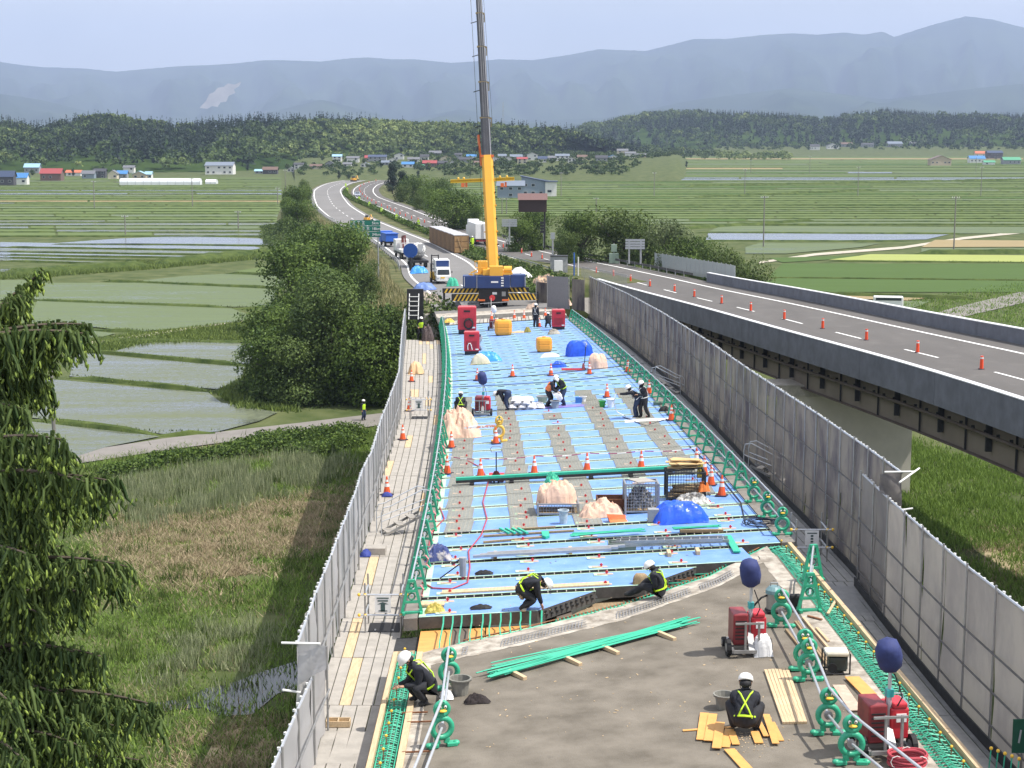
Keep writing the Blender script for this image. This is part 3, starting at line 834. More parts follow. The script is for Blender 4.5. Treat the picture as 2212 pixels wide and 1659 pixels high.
def house(px,py,w,h,roof,wall,label,side=1,storeys=1,name='house',rz=0.0,deep=None,mono=False,mass=0,gz=None):
 """w and h in picture units; the front foot is at (px, py)"""
 p=FLD(px,py)if gz is None else gz
 if py<366 and gz is None:p=hit(px,py,zfoot,500,3000)
 t=p.y/CP
 W=w*t/FPX;H=h*t/FPX
 D=deep or max(5.0,W*0.65)
 T=thing(name,label,'house',(p.x,p.y+D/2,p.z),rz)
 eav=H*(0.62 if storeys==1 else 0.74)
 mw=colr('wall_'+wall,WC[wall]);mr=colr('roof_'+roof,RC[roof],0.45)
 b=MB();b.box((0,0,eav/2-.2),(W*0.94,D*0.92,eav+.4))
 g=W*0.47;d2=D*0.46
 rg_=H-eav-0.12
 if side==2:
  b.add([(-g,-d2,eav),(g,-d2,eav),(0,-d2,eav+rg_),(-g,d2,eav),(g,d2,eav),(0,d2,eav+rg_)],[(0,1,2),(5,4,3),(0,2,5,3),(1,4,5,2)])
 elif not mono:
  b.add([(-g,-d2,eav),(-g,d2,eav),(-g,0,eav+rg_),(g,-d2,eav),(g,d2,eav),(g,0,eav+rg_)],[(0,2,1),(3,4,5),(0,3,5,2),(1,2,5,4)])
 b.build('wall',mw,T)
 r=MB();ov=0.5;th=0.16
 if side==2:
  for sx in(-1,1):
   r.add([(sx*(g+ov),-d2-ov,eav-.25),(0,-d2-ov,eav+rg_+.05),(0,d2+ov,eav+rg_+.05),(sx*(g+ov),d2+ov,eav-.25),(sx*(g+ov),-d2-ov,eav-.25+th),(0,-d2-ov,eav+rg_+.05+th),(0,d2+ov,eav+rg_+.05+th),(sx*(g+ov),d2+ov,eav-.25+th)],[(0,1,2,3),(7,6,5,4),(0,4,5,1),(1,5,6,2),(2,6,7,3),(3,7,4,0)])
 elif mono:
  zl,zr_=eav+rg_,eav*0.88
  r.add([(-g-ov,-d2-ov,zl),(g+ov,-d2-ov,zr_),(g+ov,d2+ov,zr_),(-g-ov,d2+ov,zl),(-g-ov,-d2-ov,zl+th*2),(g+ov,-d2-ov,zr_+th*2),(g+ov,d2+ov,zr_+th*2),(-g-ov,d2+ov,zl+th*2)],[(3,2,1,0),(4,5,6,7),(0,1,5,4),(1,2,6,5),(2,3,7,6),(3,0,4,7)])
  b2=MB();b2.add([(-g,-d2,eav),(g,-d2,eav),(-g,-d2,zl-.02),(-g,d2,eav),(g,d2,eav),(-g,d2,zl-.02)],[(0,1,2),(5,4,3),(0,2,5,3)]);b2.build('gable',mw,T)
 else:
  for sy in(-1,1):
   r.add([(-g-ov,sy*(d2+ov),eav-.25),(g+ov,sy*(d2+ov),eav-.25),(g+ov,0,eav+rg_+.05),(-g-ov,0,eav+rg_+.05),(-g-ov,sy*(d2+ov),eav-.25+th),(g+ov,sy*(d2+ov),eav-.25+th),(g+ov,0,eav+rg_+.05+th),(-g-ov,0,eav+rg_+.05+th)],[(3,2,1,0),(4,5,6,7),(0,1,5,4),(1,2,6,5),(2,3,7,6),(3,0,4,7)])
 r.build('roof',mr,T)
 nw=max(2,int(W/3.2))
 for s_ in range(storeys):
  zc=eav*((s_+0.52)/storeys)
  for i in range(nw):
   if(i+s_+int(px))%4==3:continue
   x=-g+(i+0.5)*2*g/nw
   fb=MB();fb.box((x,-d2-.04,zc),(1.5,0.10,1.15));f_=fb.build('window',M_trim,T)
   pb=MB();pb.box((x,-d2-.10,zc),(1.25,0.03,0.92));pb.build('pane',M_glass,f_)
 return T
HS=[(13,402,34,32,'navy','dark','large farmhouse with dark navy roof at the left edge of the picture',1,1),(43,399.5,31,25,'blue','white','white house with bright blue roof beside the large navy-roofed one',1,1),(68,374,33,20,'light blue','grey','house with pale blue roof showing behind the bright blue one',1,1),(109,391,46,26,'red','brown','barn with a dull red roof and brown walls on the far left',1,1),(158,380,33,12,'orange','white','low house with an orange roof beside the red-roofed barn',1,1),(190,386,28,17,'grey','blue-grey','grey house right of the orange-roofed one',1,1),(215,385,26,20,'dark grey','dark','dark house in the middle of the left hamlet',1,2),(243,387,20,19,'grey','cream','cream gable-fronted house of the left hamlet',2,1),(263,386,22,17,'blue','grey','small blue-roofed house next to the cream gable',1,1),(300,387,30,17,'light blue','beige','beige shed with a gable front, left hamlet',2,1),(320,386,14,15,'light blue','white','tiny white shed at the right end of the left hamlet',1,1),(278,374,24,16,'grey','white','white house showing above the hamlet roofs',1,2),(473,377,62,26,'slate','white','big white house with grey gable standing alone below the wood',1,2),(508,366,36,13,'navy','grey','navy-roofed house behind the big white one',1,1),(560,375,20,9,'light blue','grey','low pale blue shed left of the brown-roofed barn',1,1),(583,376,32,15,'brown','dark','brown-roofed barn among trees',1,1),(664,375,22,17,'dark grey','brown','dark roofed shed just left of the road bend',1,1),(700,375,26,16,'grey','white','white gabled house behind the road bend',2,1),(728,378,23,11,'grey','white','low white shed beside the road bend',1,1),(728,349,20,15,'light blue','white','white two-storey house highest above the road bend',1,2),(750,360,18,9,'grey','white','white box-like building above the bend',1,1),(773,371,19,10,'brown','cream','small cream building above the bend',1,1),(815,350,40,15,'navy','grey','long navy-roofed house at the foot of the hill',1,2),(848,352,20,11,'dark grey','white','white house right of the long navy-roofed one',2,1),(881,362,26,12,'blue','white','blue-roofed house right of the bend conifers',1,1),(908,364,14,8,'green','white','small green-roofed house beside the blue-roofed one',1,1),(928,361,30,14,'red','brown','red-roofed house left of the crane',1,1),(953,360,26,12,'dark grey','dark','dark-roofed house left of the crane',1,1),(976,359,15,11,'grey','white','white gabled shed left of the crane',2,1),(940,338,26,12,'grey','grey','grey house up the slope left of the crane',1,1),(1005,352,26,12,'dark grey','grey','grey house next to the crane boom on its left',1,1),(1030,357,16,9,'brown','white','white cottage touching the crane boom',1,1),(1098,351,15,13,'dark grey','white','white gabled house just right of the crane boom',2,1),(1115,346,26,12,'slate','grey','grey roofed house right of the crane boom',1,1),(1150,346,24,16,'grey','white','white house with a tall gable up the slope',2,2),(1215,348,30,15,'slate','white','white house with a dark wing in the centre of the far village',1,2),(1345,336,24,14,'grey','cream','cream house on a terrace below the far wood',1,2),(1385,340,22,8,'grey','beige','low beige shed beside the terrace house',1,1),(1761,324,20,12,'dark grey','white','white house in front of the right-hand wood',1,1),(1800,322,26,12,'dark grey','white','second white house in front of the right-hand wood',2,1),(1830,317,24,9,'brown','grey','low grey house half hidden by the right-hand wood',1,1),(1875,318,26,9,'dark grey','grey','dark house among trees below the right-hand wood',1,1),(1934,318,32,12,'slate','grey','long slate-roofed house below the right-hand wood',1,1),(1970,316,24,10,'grey','white','white house beside the slate-roofed one',1,1),(1999,315,22,9,'slate','grey','grey house beside the white one',1,1),(2043,315,30,13,'dark grey','white','white and grey two-storey house at the right end of the row',1,2),(2033,358,46,21,'brown','beige','big beige barn with a brown gable roof alone in the paddies',2,1),(2112,352,34,15,'blue','white','blue-roofed house of the right-edge farm group',1,1),(2150,343,34,17,'navy','dark','tall navy-roofed house of the right-edge farm group',1,2),(2118,339,22,12,'orange','cream','orange-roofed house of the right-edge farm group',1,1),(2138,356,24,9,'green','white','small green-roofed shed of the right-edge farm group',1,1),(2187,355,38,15,'green','grey','big green-roofed barn at the right edge',1,1),]
for(px,py,w,h,r_,w_,lab,sd,st)in HS:
 house(px,py,w,h,r_,w_,lab,sd,st)
house(1160,424.7,70,43,'navy','blue-grey','big two-storey grey building with a sloping navy roof beside the paddies',1,2,mono=True,deep=11)
o_=FLD(1190,424.7);T=thing('house','white two-storey wing at the right end of the big navy-roofed building','house',(o_.x,o_.y+3,0))
MB().box((0,0,3.0),(4.6,7,6.0)).build('wall',colr('wall_white',WC['white']),T);MB().box((0,0,6.1),(5.6,8.4,.3)).build('roof',colr('roof_navy',RC['navy']),T);MB().box((-.6,-3.55,2.2),(1.6,.1,.9)).build('window',M_glass,T)
house(1103,428,60,36,'slate','blue-grey','smaller blue-grey house left of the big navy-roofed building',1,2,deep=9)
_w=[(628,372),(645,366),(682,366),(711,362),(742,368),(762,352),(788,362),(800,350),(832,358),(862,345),(893,351),(917,348),(963,348),(990,345),(1018,345),(1065,352),(1085,344),(1128,354),(1140,345),(1172,352),(1196,348),(1235,354),(1258,346),(1300,350),(1325,346),(1362,342)]
_rc=['grey','dark grey','slate','navy','brown','grey','slate','dark grey','blue','red'];_wc=['white','cream','white','white','grey']
for i,(px,py)in enumerate(_w):
 r_=_rc[(i*7)%10];w_=_wc[(i*3)%5]
 house(px,py-1,15+(i*5)%13,10+(i*3)%6,r_,w_,f'tiny {w_} house with {r_} roof, {ordinal(i + 1)} from left in the hillside hamlet',1+(i%3==0),1+(i%4==1))
M_vinyl=mat('greenhouse_vinyl',(0.70,0.72,0.74),0.35,var=0.08,scale=0.4)
M_steel=mat('galvanised_steel',(0.42,0.43,0.44),0.45,metal=0.6,var=0.12,scale=5)
def greenhouse(px,py,w,h,label):
 p=FLD(px,py);t=p.y/CP;W=w*t/FPX;H=h*t/FPX
 T=thing('greenhouse',label,'greenhouse',(p.x,p.y+3,0))
 prof=[(-3.2,0),(-3.2,H*0.45)]+[(-3.2*math.cos(a),H*0.45+H*0.55*math.sin(a))for a in[R(k)for k in range(15,180,15)]]+[(3.2,H*0.45),(3.2,0)]
 n=len(prof);q=[(x,y,z)for x in(-W/2,W/2)for y,z in prof]
 b=MB();b.add(q,[(k,k+1,n+k+1,n+k)for k in range(n-1)]+[tuple(range(n-1,-1,-1)),tuple(range(n,2*n))]);b.build('cover',M_vinyl,T)
 nb=int(W/4)+1
 hb=MB().tube([(0,y*1.012,z*1.012)for y,z in prof],0.05,4).mesh('hoop',M_steel)
 for i in range(nb+1):same('hoop',hb,T,(-W/2+W*i/nb,0,0))
greenhouse(345,400,170,14,'long white vinyl greenhouse left of the road, below the wood')
greenhouse(455,398,22,10,'short vinyl greenhouse at the right end of the long one')
greenhouse(1295,374,79,12,'white vinyl greenhouse in the paddies right of the crane')
greenhouse(1362,373,28,11,'short white vinyl greenhouse beside the one right of the crane')
greenhouse(1977,331,112,4,'very long low greenhouse below the right-hand wood')
# utility poles
M_pole=mat('concrete_pole',(0.20,0.19,0.17),0.85,var=0.15,scale=2)
def upole(px,yb,yt,label,r=0.17,arms=1,lamp=False):
 p=FLD(px,yb);t=p.y*CP+CAMZ*SP
 H=max(5.0,(yb-yt)*t/FPX*1.005)
 T=thing('utility_pole',label,'utility pole',p,0,'utility poles standing in the paddies')
 MB().cone((0,0,-.3),(0,0,H),r,r*0.7,8).build('pole',M_pole,T)
 for k in range(arms):
  MB().box((0,0,H-0.4-k*0.9),(1.7,0.1,0.12)).build('cross_arm',M_steel,T)
  ib=MB()
  for x in(-.75,-.3,.3,.75):ib.cone((x,0,H-0.34-k*.9),(x,0,H-0.12-k*.9),0.06,0.05,6)
  ib.build('insulators',M_white,T,kind='stuff')
 return T
for(px,yb,yt,lab,arms)in[(116.6,935.5,697,'nearest pole, beside the spruce on the left',1),(204,450,391,'left pole of the pair far out on the left paddies',1),(416,447,385,'right pole of the pair far out on the left paddies',1),(271,508,467,'short pole beyond the flooded block on the left',1),(515,496,459,'short pole with a lamp beyond the flooded block',1),(600,441,405,'pole by the far clump of trees',1),(617,425,367,'taller pole by the far clump of trees',1),(1649,534,424,'tall pole beside the flooded strip on the right',1),(2060,545,425,'tallest pole, far right above the yellow-green paddy',1),(1608.5,422,365.6,'left pole of the middle row on the right',1),(1853,423.4,360.6,'centre pole of the middle row on the right',1),(2118.6,423.4,360.6,'right pole of the middle row on the right',1),(1212,424.7,372.6,'pole right of the big navy-roofed building',1),(1413,423.4,372.6,'pole above the olive spreading tree',1),(1287.8,466,427,'pole behind the rounded bright green tree',1),(1621.7,374,345.7,'small far pole, left of three below the wood',1),(1749,374,337.5,'small far pole, middle of three below the wood',1),(2108,372,340,'small far pole, right of three below the wood',1),(1084.5,463,428,'pole under the yellow lifting beam, left one',1),(1094,463,428,'pole under the yellow lifting beam, right one',1)]:
 upole(px,yb,yt,lab,arms=arms)
p=Vector(((1087-1106)/FPX*1900,1900,40))
T=thing('lattice_mast','thin lattice mast sticking up above the far wood right of the boom','mast',p)
b=MB()
for sx,sy in((-1,-1),(1,-1),(1,1),(-1,1)):b.beam((sx*2,sy*2,-25),(sx*.3,sy*.3,22),.25,.25)
for k in range(8):
 z=-20+k*5;r_=2-1.7*(z+25)/47
 b.beam((-r_,-r_,z),(r_,-r_,z+4),.15,.15);b.beam((r_,-r_,z),(-r_,-r_,z+4),.15,.15)
b.build('lattice',M_steel,T)
# the bridge under repair
M_blue=mat('blue_waterproof_coat',(0.130,0.262,0.585),0.6,scale=1.3,col2=(0.195,0.345,0.67),thr=(0.35,0.65),bump=0.15,bscale=30)
M_side=mat('panel_side_concrete',(0.085,0.083,0.08),0.9,var=0.3,scale=4,bump=0.4)
M_tape=mat('pale_green_edge',(0.42,0.60,0.42),0.7,var=0.15,scale=5)
M_conc=mat('raw_concrete',(0.20,0.185,0.165),0.9,var=0.25,scale=3,bump=0.6,bscale=25)
M_concl=mat('pale_concrete',(0.42,0.39,0.34),0.9,var=0.2,scale=4,bump=0.6,bscale=25)
M_slab=mat('worn_slab',(0.112,0.097,0.076),0.92,scale=1.1,col2=(0.215,0.190,0.155),thr=(0.3,0.72),bump=0.5,bscale=35)
def dirty(m,spots=((9.0,.70,.78,(.42,.39,.34)),(2.2,.60,.78,(.07,.06,.05)))):
 """pale splashes and dark stains of their own shape over a material"""
 t,b=nodes_of(m);src=b.inputs['Base Color'].links[0].from_socket
 for sc,lo,hi,c in spots:
  tc_=t.nodes.new('ShaderNodeTexCoord');n=t.nodes.new('ShaderNodeTexNoise');n.inputs['Scale'].default_value=sc;n.inputs['Detail'].default_value=8;n.inputs['Roughness'].default_value=.7
  r=t.nodes.new('ShaderNodeValToRGB');r.color_ramp.elements[0].position=lo;r.color_ramp.elements[1].position=hi;r.color_ramp.elements[1].color=(.75,.75,.75,1)
  x=t.nodes.new('ShaderNodeMixRGB');x.inputs[2].default_value=(*c,1)
  t.links.new(tc_.outputs['Object'],n.inputs[0]);t.links.new(n.outputs[0],r.inputs[0]);t.links.new(r.outputs[0],x.inputs[0]);t.links.new(src,x.inputs[1]);src=x.outputs[0]
 t.links.new(src,b.inputs['Base Color'])
dirty(M_slab);dirty(M_blue,((5.0,.60,.76,(.42,.50,.55)),(1.1,.60,.8,(.10,.17,.36)),(16.,.66,.72,(.10,.14,.22))));dirty(M_asph2,((.5,.55,.8,(.16,.15,.14)),));dirty(M_asph,((.3,.55,.8,(.24,.23,.22)),))
M_scab=mat('chipped_slab',(0.22,0.19,0.155),0.95,scale=2.4,col2=(0.47,0.43,0.37),thr=(0.35,0.62),bump=1.0,bscale=14)
M_ply=mat('orange_plywood',(0.66,0.33,0.10),0.6,var=0.12,scale=2,stretch=(1,6,1))
M_wood=mat('pale_timber',(0.56,0.42,0.26),0.75,var=0.18,scale=3,stretch=(8,0.8,8),bump=0.3,bscale=20)
M_woodd=mat('weathered_timber',(0.30,0.22,0.13),0.85,var=0.25,scale=3,stretch=(8,0.8,8))
M_rebar=mat('green_coated_bar',(0.05,0.42,0.27),0.5,var=0.2,scale=6)
M_rust=mat('rusty_bar',(0.22,0.10,0.05),0.85,var=0.4,scale=8)
M_dark=mat('dark_gap',(0.035,0.037,0.04),0.9,var=0.3)
M_mortar=mat('tan_mortar',(0.40,0.37,0.30),0.9,scale=14,col2=(0.60,0.57,0.50),thr=(0.4,0.6))
M_red=mat('red_paint',(0.55,0.035,0.04),0.5,var=0.12)
M_plate=mat('tan_plate',(0.50,0.38,0.30),0.8,var=0.2)
M_black=mat('black_rubber',(0.015,0.015,0.017),0.7)
M_plank=mat('steel_walk_plank',(0.36,0.335,0.30),0.6,var=0.16,scale=2.5,bump=0.3,bscale=30)
dirty(M_plank,((6.,.62,.8,(.55,.53,.48)),(1.5,.58,.8,(.14,.13,.11))))
M_pipe=mat('scaffold_pipe',(0.34,0.34,0.34),0.4,metal=0.5,var=0.15,scale=4)
M_pipe2=mat('bright_pipe',(0.55,0.57,0.60),0.35,metal=0.5,var=0.1,scale=4)
M_clamp=mat('white_clamp',(0.7,0.7,0.68),0.5)
M_yel=mat('yellow_cap',(0.80,0.50,0.06),0.45)
M_yplastic=mat('yellow_plastic',(0.72,0.50,0.10),0.45)
BR=thing('bridge_deck','left bridge under repair, blue coated panels and a bare worn slab','bridge',(0,0,0))
def PT(u,Y,dz=0.0):
 p=deckpt(Y,u,dz);return(p.x,p.y,p.z)
def slabpoly(name,uv,top,bot,m,parent=None,kind=None,sub=0):
 b=MB();n=len(uv)
 q=[PT(u,Y,bot)for u,Y in uv]+[PT(u,Y,top)for u,Y in uv]
 b.add(q,[tuple(range(n,2*n))])
 b.add(q,[tuple(range(n-1,-1,-1))]+[(k,(k+1)%n,n+(k+1)%n,n+k)for k in range(n)],1)
 return b.build(name,m if isinstance(m,tuple)else(m,m),parent,kind=kind)
Y0=38.9;PP=2.03;NP_=46
front={0:[(-5.05,Y0),(-2.1,Y0),(-0.55,Y0+1.72),(-5.05,Y0+1.72)],1:[(-5.05,Y0+PP),(0.75,Y0+PP),(2.3,Y0+PP+1.72),(-5.05,Y0+PP+1.72)],2:[(-5.05,Y0+2*PP),(3.95,Y0+2*PP),(3.85,Y0+2*PP+1.72),(-5.05,Y0+2*PP+1.72)]}
bolt=MB();bolt.cone((0,0,0.014),(0,0,0.11),0.024,0.024,6);bolt.box((0,0,0.07),(0.08,0.035,0.035));bolt_me=bolt.mesh('anchor_bolt',M_red)
plate=MB().box((0,0,0.012),(0.42,0.13,0.02)).mesh('plate',M_plate)
halo=MB().box((0,0,0.004),(0.62,0.24,0.006)).mesh('masking_patch',M_tape)
darkb=MB().box((0,0,0.012),(0.34,0.05,0.016)).mesh('slot_cover',M_black)
COLS=[-4.3,-2.25,-0.2,1.9,3.9]
panels=[]
for n in range(NP_):
 Ya=Y0+n*PP;Yb=Ya+(1.72 if n<5 else 1.78)
 uv=front.get(n,[(-5.05,Ya),(5.0,Ya),(5.0,Yb),(-5.05,Yb)])
 if n>=3:uv=[(-5.05,Ya),(0,Ya),(5.0,Ya),(5.0,Yb),(0,Yb),(-5.05,Yb)]
 pn=slabpoly('deck_panel',uv,0.0,-0.30,(M_blue,M_side),BR)
 panels.append(pn)
 e=MB();k=len(uv)
 ur=uv[1][0]if n<3 else 5.0;urb=uv[2][0]if n<3 else 5.0
 w=0.07 if n<5 else(0.09 if n>17 else 0.12)
 for(a,b_,Yx,Yy)in[(-5.05,ur,Ya+.003,Ya+w),(-5.05,urb,Yb-w,Yb-.003)]:
  e.add([PT(a,Yx,.005),PT((a+b_)/2,Yx,.005),PT(b_,Yx,.005),PT(b_,Yy,.005),PT((a+b_)/2,Yy,.005),PT(a,Yy,.005)],[(0,1,4,5),(1,2,3,4)])
 e.add([PT(-5.05,Ya+.1,.005),PT(-4.88,Ya+.1,.005),PT(-4.88,Yb-.1,.005),PT(-5.05,Yb-.1,.005)],[(0,1,2,3)])
 e.build('edge_strip',M_tape,pn)
 if n<3:
  h=MB()
  (ua,Ya2),(ub,Yb2)=uv[1],uv[2]
  for i in range(11):
   for zz in(-.07,-.17):
    t_=(i+.5+(.25 if zz<-.1 else 0))/11.5;P0=Vector(PT(ua+(ub-ua)*t_,Ya2+(Yb2-Ya2)*t_,zz))
    h.box(P0+Vector((.012,-.012,0)),(.055,.055,.045))
  h.build('bolt_hole_shade',M_dark,pn,kind='stuff')  # dark blocks on the cut face stand for shade inside bolt holes
 if n<19:
  for c in COLS:
   if c>ur-0.3:continue
   for Yk in((Ya+0.28,Yb-0.30)if n<7 else(Ya+0.55,)):
    if rnd.random()<0.08:continue
    cc=c+rnd.uniform(-.12,.12);p=PT(cc,Yk)
    if n<7:same('masking_patch',halo,pn,p)
    pl=same('plate',plate,pn,(p[0],p[1],p[2]+.002),(0,0,0.05));same('anchor_bolt',bolt_me,pl,(0.04,0,0))
 if 5<=n<NP_:
  for c in COLS:
   p=PT(c,Yb-0.08);same('slot_cover',darkb,pn,p,(0,-0.055,0))
mat_me=MB().box((0,0,0.012),(.80,1.90,0.012)).mesh('wire_mat',mat('grey_wire_mat',(0.34,0.37,0.37),0.8,var=0.2,scale=8))
wb=MB()
for i in range(8):wb.box((-.42+.12*i,0,.024),(.014,1.91,.012))
for i in range(13):wb.box((0,-.93+.155*i,.03),(.86,.014,.012))
wire_me=wb.mesh('wires',mat('wire_tan',(0.36,0.34,0.28),.8))
pb_me=MB().box((0,0,0.0),(0.5,1.55,0.004)).mesh('pale_band',mat('greenish_residue',(0.20,0.36,0.52),0.7,var=0.1,scale=4))
for n in range(5,NP_):
 for ci,c in enumerate(COLS):
  Yk=Y0+n*PP+0.9
  p=PT(c+rnd.uniform(-.04,.04),Yk)
  on=(5<=n<=8 and ci in(0,1,2))or(9<=n<=17 and rnd.random()<.95)or(18<=n<=21 and ci in(0,1,3,4))or(n==7 and ci==4)
  if on:
   w_=['far left','second from left','middle','second from right','far right'][ci]
   o=thing('wire_mat',f'grey wire mesh mat, {w_} column, {ordinal(n - 4)} row beyond the open joints','mesh mat',p,0,'wire mesh mats lying on the blue deck')
   o.rotation_euler=(-0.039,-0.055,rnd.uniform(-.04,.04))
   same('wire_sheet',mat_me,o);same('wires',wire_me,o)
  elif n>18:
   same('pale_band',pb_me,panels[n],(p[0],p[1],p[2]+.005),(-0.039,-0.055,0))
for n in range(NP_-1):
 Ya=Y0+n*PP+(1.72 if n<5 else 1.78);Yb=Y0+(n+1)*PP
 ur={0:-0.5,1:2.2,2:3.9}.get(n,5.0)
 if n<5:
  b=MB()
  b.add([PT(-5.0,Ya,-.2),PT(ur,Ya,-.2),PT(ur,Yb,-.2),PT(-5.0,Yb,-.2)],[(0,1,2,3)])
  b.build('joint_bed',M_dark,BR)
  b=MB();u=-4.9
  while u<ur:
   b.tube([PT(u,Yb,-.19),PT(u,Yb-.10,-.15),PT(u,Yb-.13,-.02),PT(u,Yb-.06,.0),PT(u,Yb,-.03)],0.012,4)
   u+=0.24
  b.build('loop_bars',M_concl,BR,kind='stuff')
 elif n<18:
  b=MB();b.add([PT(-5.0,Ya,-.012),PT(0,Ya,-.012),PT(ur,Ya,-.012),PT(ur,Yb,-.012),PT(0,Yb,-.012),PT(-5.0,Yb,-.012)],[(0,1,4,5),(1,2,3,4)])
  b.build('joint_fill',M_mortar,BR)
  b=MB();u=-4.9
  while u<ur:
   b.box(PT(u,(Ya+Yb)/2,0.0),(0.02,Yb-Ya,0.02));u+=0.15
  for Yq in(Ya+.07,Yb-.07):b.beam(PT(-5,Yq,0),PT(5,Yq,0),.02,.02)
  b.build('joint_mesh',M_pipe,BR,kind='stuff')
 else:
  b=MB();b.add([PT(-5.0,Ya,-.012),PT(0,Ya,-.012),PT(ur,Ya,-.012),PT(ur,Yb,-.012),PT(0,Yb,-.012),PT(-5.0,Yb,-.012)],[(0,1,4,5),(1,2,3,4)])
  b.build('joint_fill',M_tape,BR)
  b=MB();u=-4.8
  while u<ur:
   b.box(PT(u,(Ya+Yb)/2,0.0),(0.26,0.05,0.018),M=Matrix.Rotation(-0.055,3,'Y'));u+=0.66
  b.build('joint_keys',M_black,BR,kind='stuff')
YE=Y0+NP_*PP
for(ua,ub,ya,yb)in[(-5.42,-5.08,Y0-.1,YE),(5.03,5.42,Y0+3*PP,YE)]:
 nseg=int((yb-ya)/4);
 for i in range(nseg):
  a=ya+(yb-ya)*i/nseg;c=ya+(yb-ya)*(i+1)/nseg-.02
  slabpoly('edge_block',[(ua,a),(ub,a),(ub,c),(ua,c)],0.01,-0.3,M_conc,BR)
SK=[(-4.85,35.7),(-4.15,36.2),(-2.6,37.1),(0.0,38.9),(2.6,41.6),(4.25,44.2),(4.65,44.8)]
nb=MB();q=[];f=[]
uv=[(-4.85,14.0),(4.58,14.0)]+[(u,Y-1.25)for u,Y in reversed(SK)]
slabpoly('worn_slab',uv,0.0,-0.3,M_slab,BR)
b=MB();q=[]
segs=70
for i in range(segs+1):
 u=-4.85+9.43*i/segs
 Ys_=interp(SK,u)
 for k in range(6):
  Yk=Ys_-1.27+1.35*k/5+(0.09*noise.noise(Vector((u*3,k,0)))if k in(0,5)else 0)
  z=0.006 if k in(0,1)else-0.015-0.025*abs(noise.noise(Vector((u*5,k*1.7,2))))
  q.append(PT(u,Yk,z))
 q.append(PT(u,Ys_+.14,-0.14));q.append(PT(u,Ys_+.14,-0.36))
b.add(q,[(i*8+k,(i+1)*8+k,(i+1)*8+k+1,i*8+k+1)for i in range(segs)for k in range(7)])
b.build('chipped_edge',M_scab,BR)
wm=MB()
for i in range(100):
 u=-3.9+8.0*i/100;Yk=interp(SK,u)
 if noise.noise(Vector((u*0.7,5,0)))>-0.15:wm.beam(PT(u,Yk-1.05,.012),PT(u+.05,Yk-.45,.012),.014,.014)
for k in range(4):
 for i in range(60):
  u=-3.9+8.0*i/60;u2=u+8.0/60
  if noise.noise(Vector((u*0.7,5,0)))>-0.15:wm.beam(PT(u,interp(SK,u)-1.05+k*.2,.012),PT(u2,interp(SK,u2)-1.05+k*.2,.012),.014,.014)
wm.build('exposed_mesh',M_pipe,BR,kind='stuff')
slabpoly('formwork_board',[(-5.0,35.6),(-4.2,36.3),(-3.4,36.95),(-3.4,38.9),(-5.0,38.9)],-0.36,-0.40,M_ply,BR)
slabpoly('formwork_board',[(-3.37,36.98),(-2.35,37.5),(-2.35,38.9),(-3.37,38.9)],-0.36,-0.40,M_ply,BR)
slabpoly('formwork_board',[(-2.0,37.7),(-0.2,38.9),(-2.0,38.9)],-0.36,-0.40,M_ply,BR)
slabpoly('steel_plate',[(-2.33,37.5),(-2.03,37.7),(-2.03,38.9),(-2.33,38.9)],-0.34,-0.40,M_pipe,BR)
slabpoly('formwork_board',[(-2.0,38.6),(0.0,38.9),(4.9,44.1),(5.3,45.0),(4.0,45.0),(-0.5,41.0)],-0.42,-0.46,M_woodd,BR,None)
bg_=MB();bgr=MB()
for i in range(9):
 u=-4.45+i*0.235+rnd.uniform(-.03,.03)
 Yf=interp([(-5,35.6),(-4.15,36.4),(0,38.9)],u)
 bg_.tube([PT(u+.02,Yf-.1,-.06),PT(u,Yf+.8,-.10),PT(u+.03,Y0-.35,-.1),PT(u+.03,Y0-.12,.02)],0.02,5)
for u in(-2.3,-2.02):
 bg_.tube([PT(u,37.5,-.1),PT(u,38.2,-.12),PT(u+.02,38.7,.05)],0.022,5)
for k in range(9):
 o=.16+k*.07
 pts=[PT(u,interp(SK,u)+o+(.03*math.sin(u*3+k)),-.10-.02*(k%3))for u in np.linspace(-4.2+k*.05,4.9,24)]
 (bg_ if k<5 else bgr).tube(pts,0.016,4)
for k in range(24):
 n_=1+(k%3);Yk=Y0+n_*PP+.12+(k//3)*0.21
 ul={1:0.2,2:1.9,3:4.0}[n_]-(0.9 if n_==1 else 0.0)+(k//3)*0.22
 ue=min(5.2,ul+2.3+rnd.uniform(-.5,.6))
 (bg_ if k%2 else bgr).beam(PT(ul,Yk,-.16-.03*(k%4)),PT(ue,Yk+.06,-.16-.03*(k%4)),.026,.026)
for i in range(60):
 u=-1.6+i*0.1;Yk=interp(SK,u)
 if u<4.3:bg_.tube([PT(u,Yk+.05,-.14),PT(u-.05,Yk+.42,-.16),PT(u-.07,Yk+.46,-.07),PT(u-.06,Yk+.30,-.05)],0.015,4)
bg_.build('reinforcing_bars',M_rebar,BR,kind='stuff')
bgr.build('rusty_bars',M_rust,BR,kind='stuff')
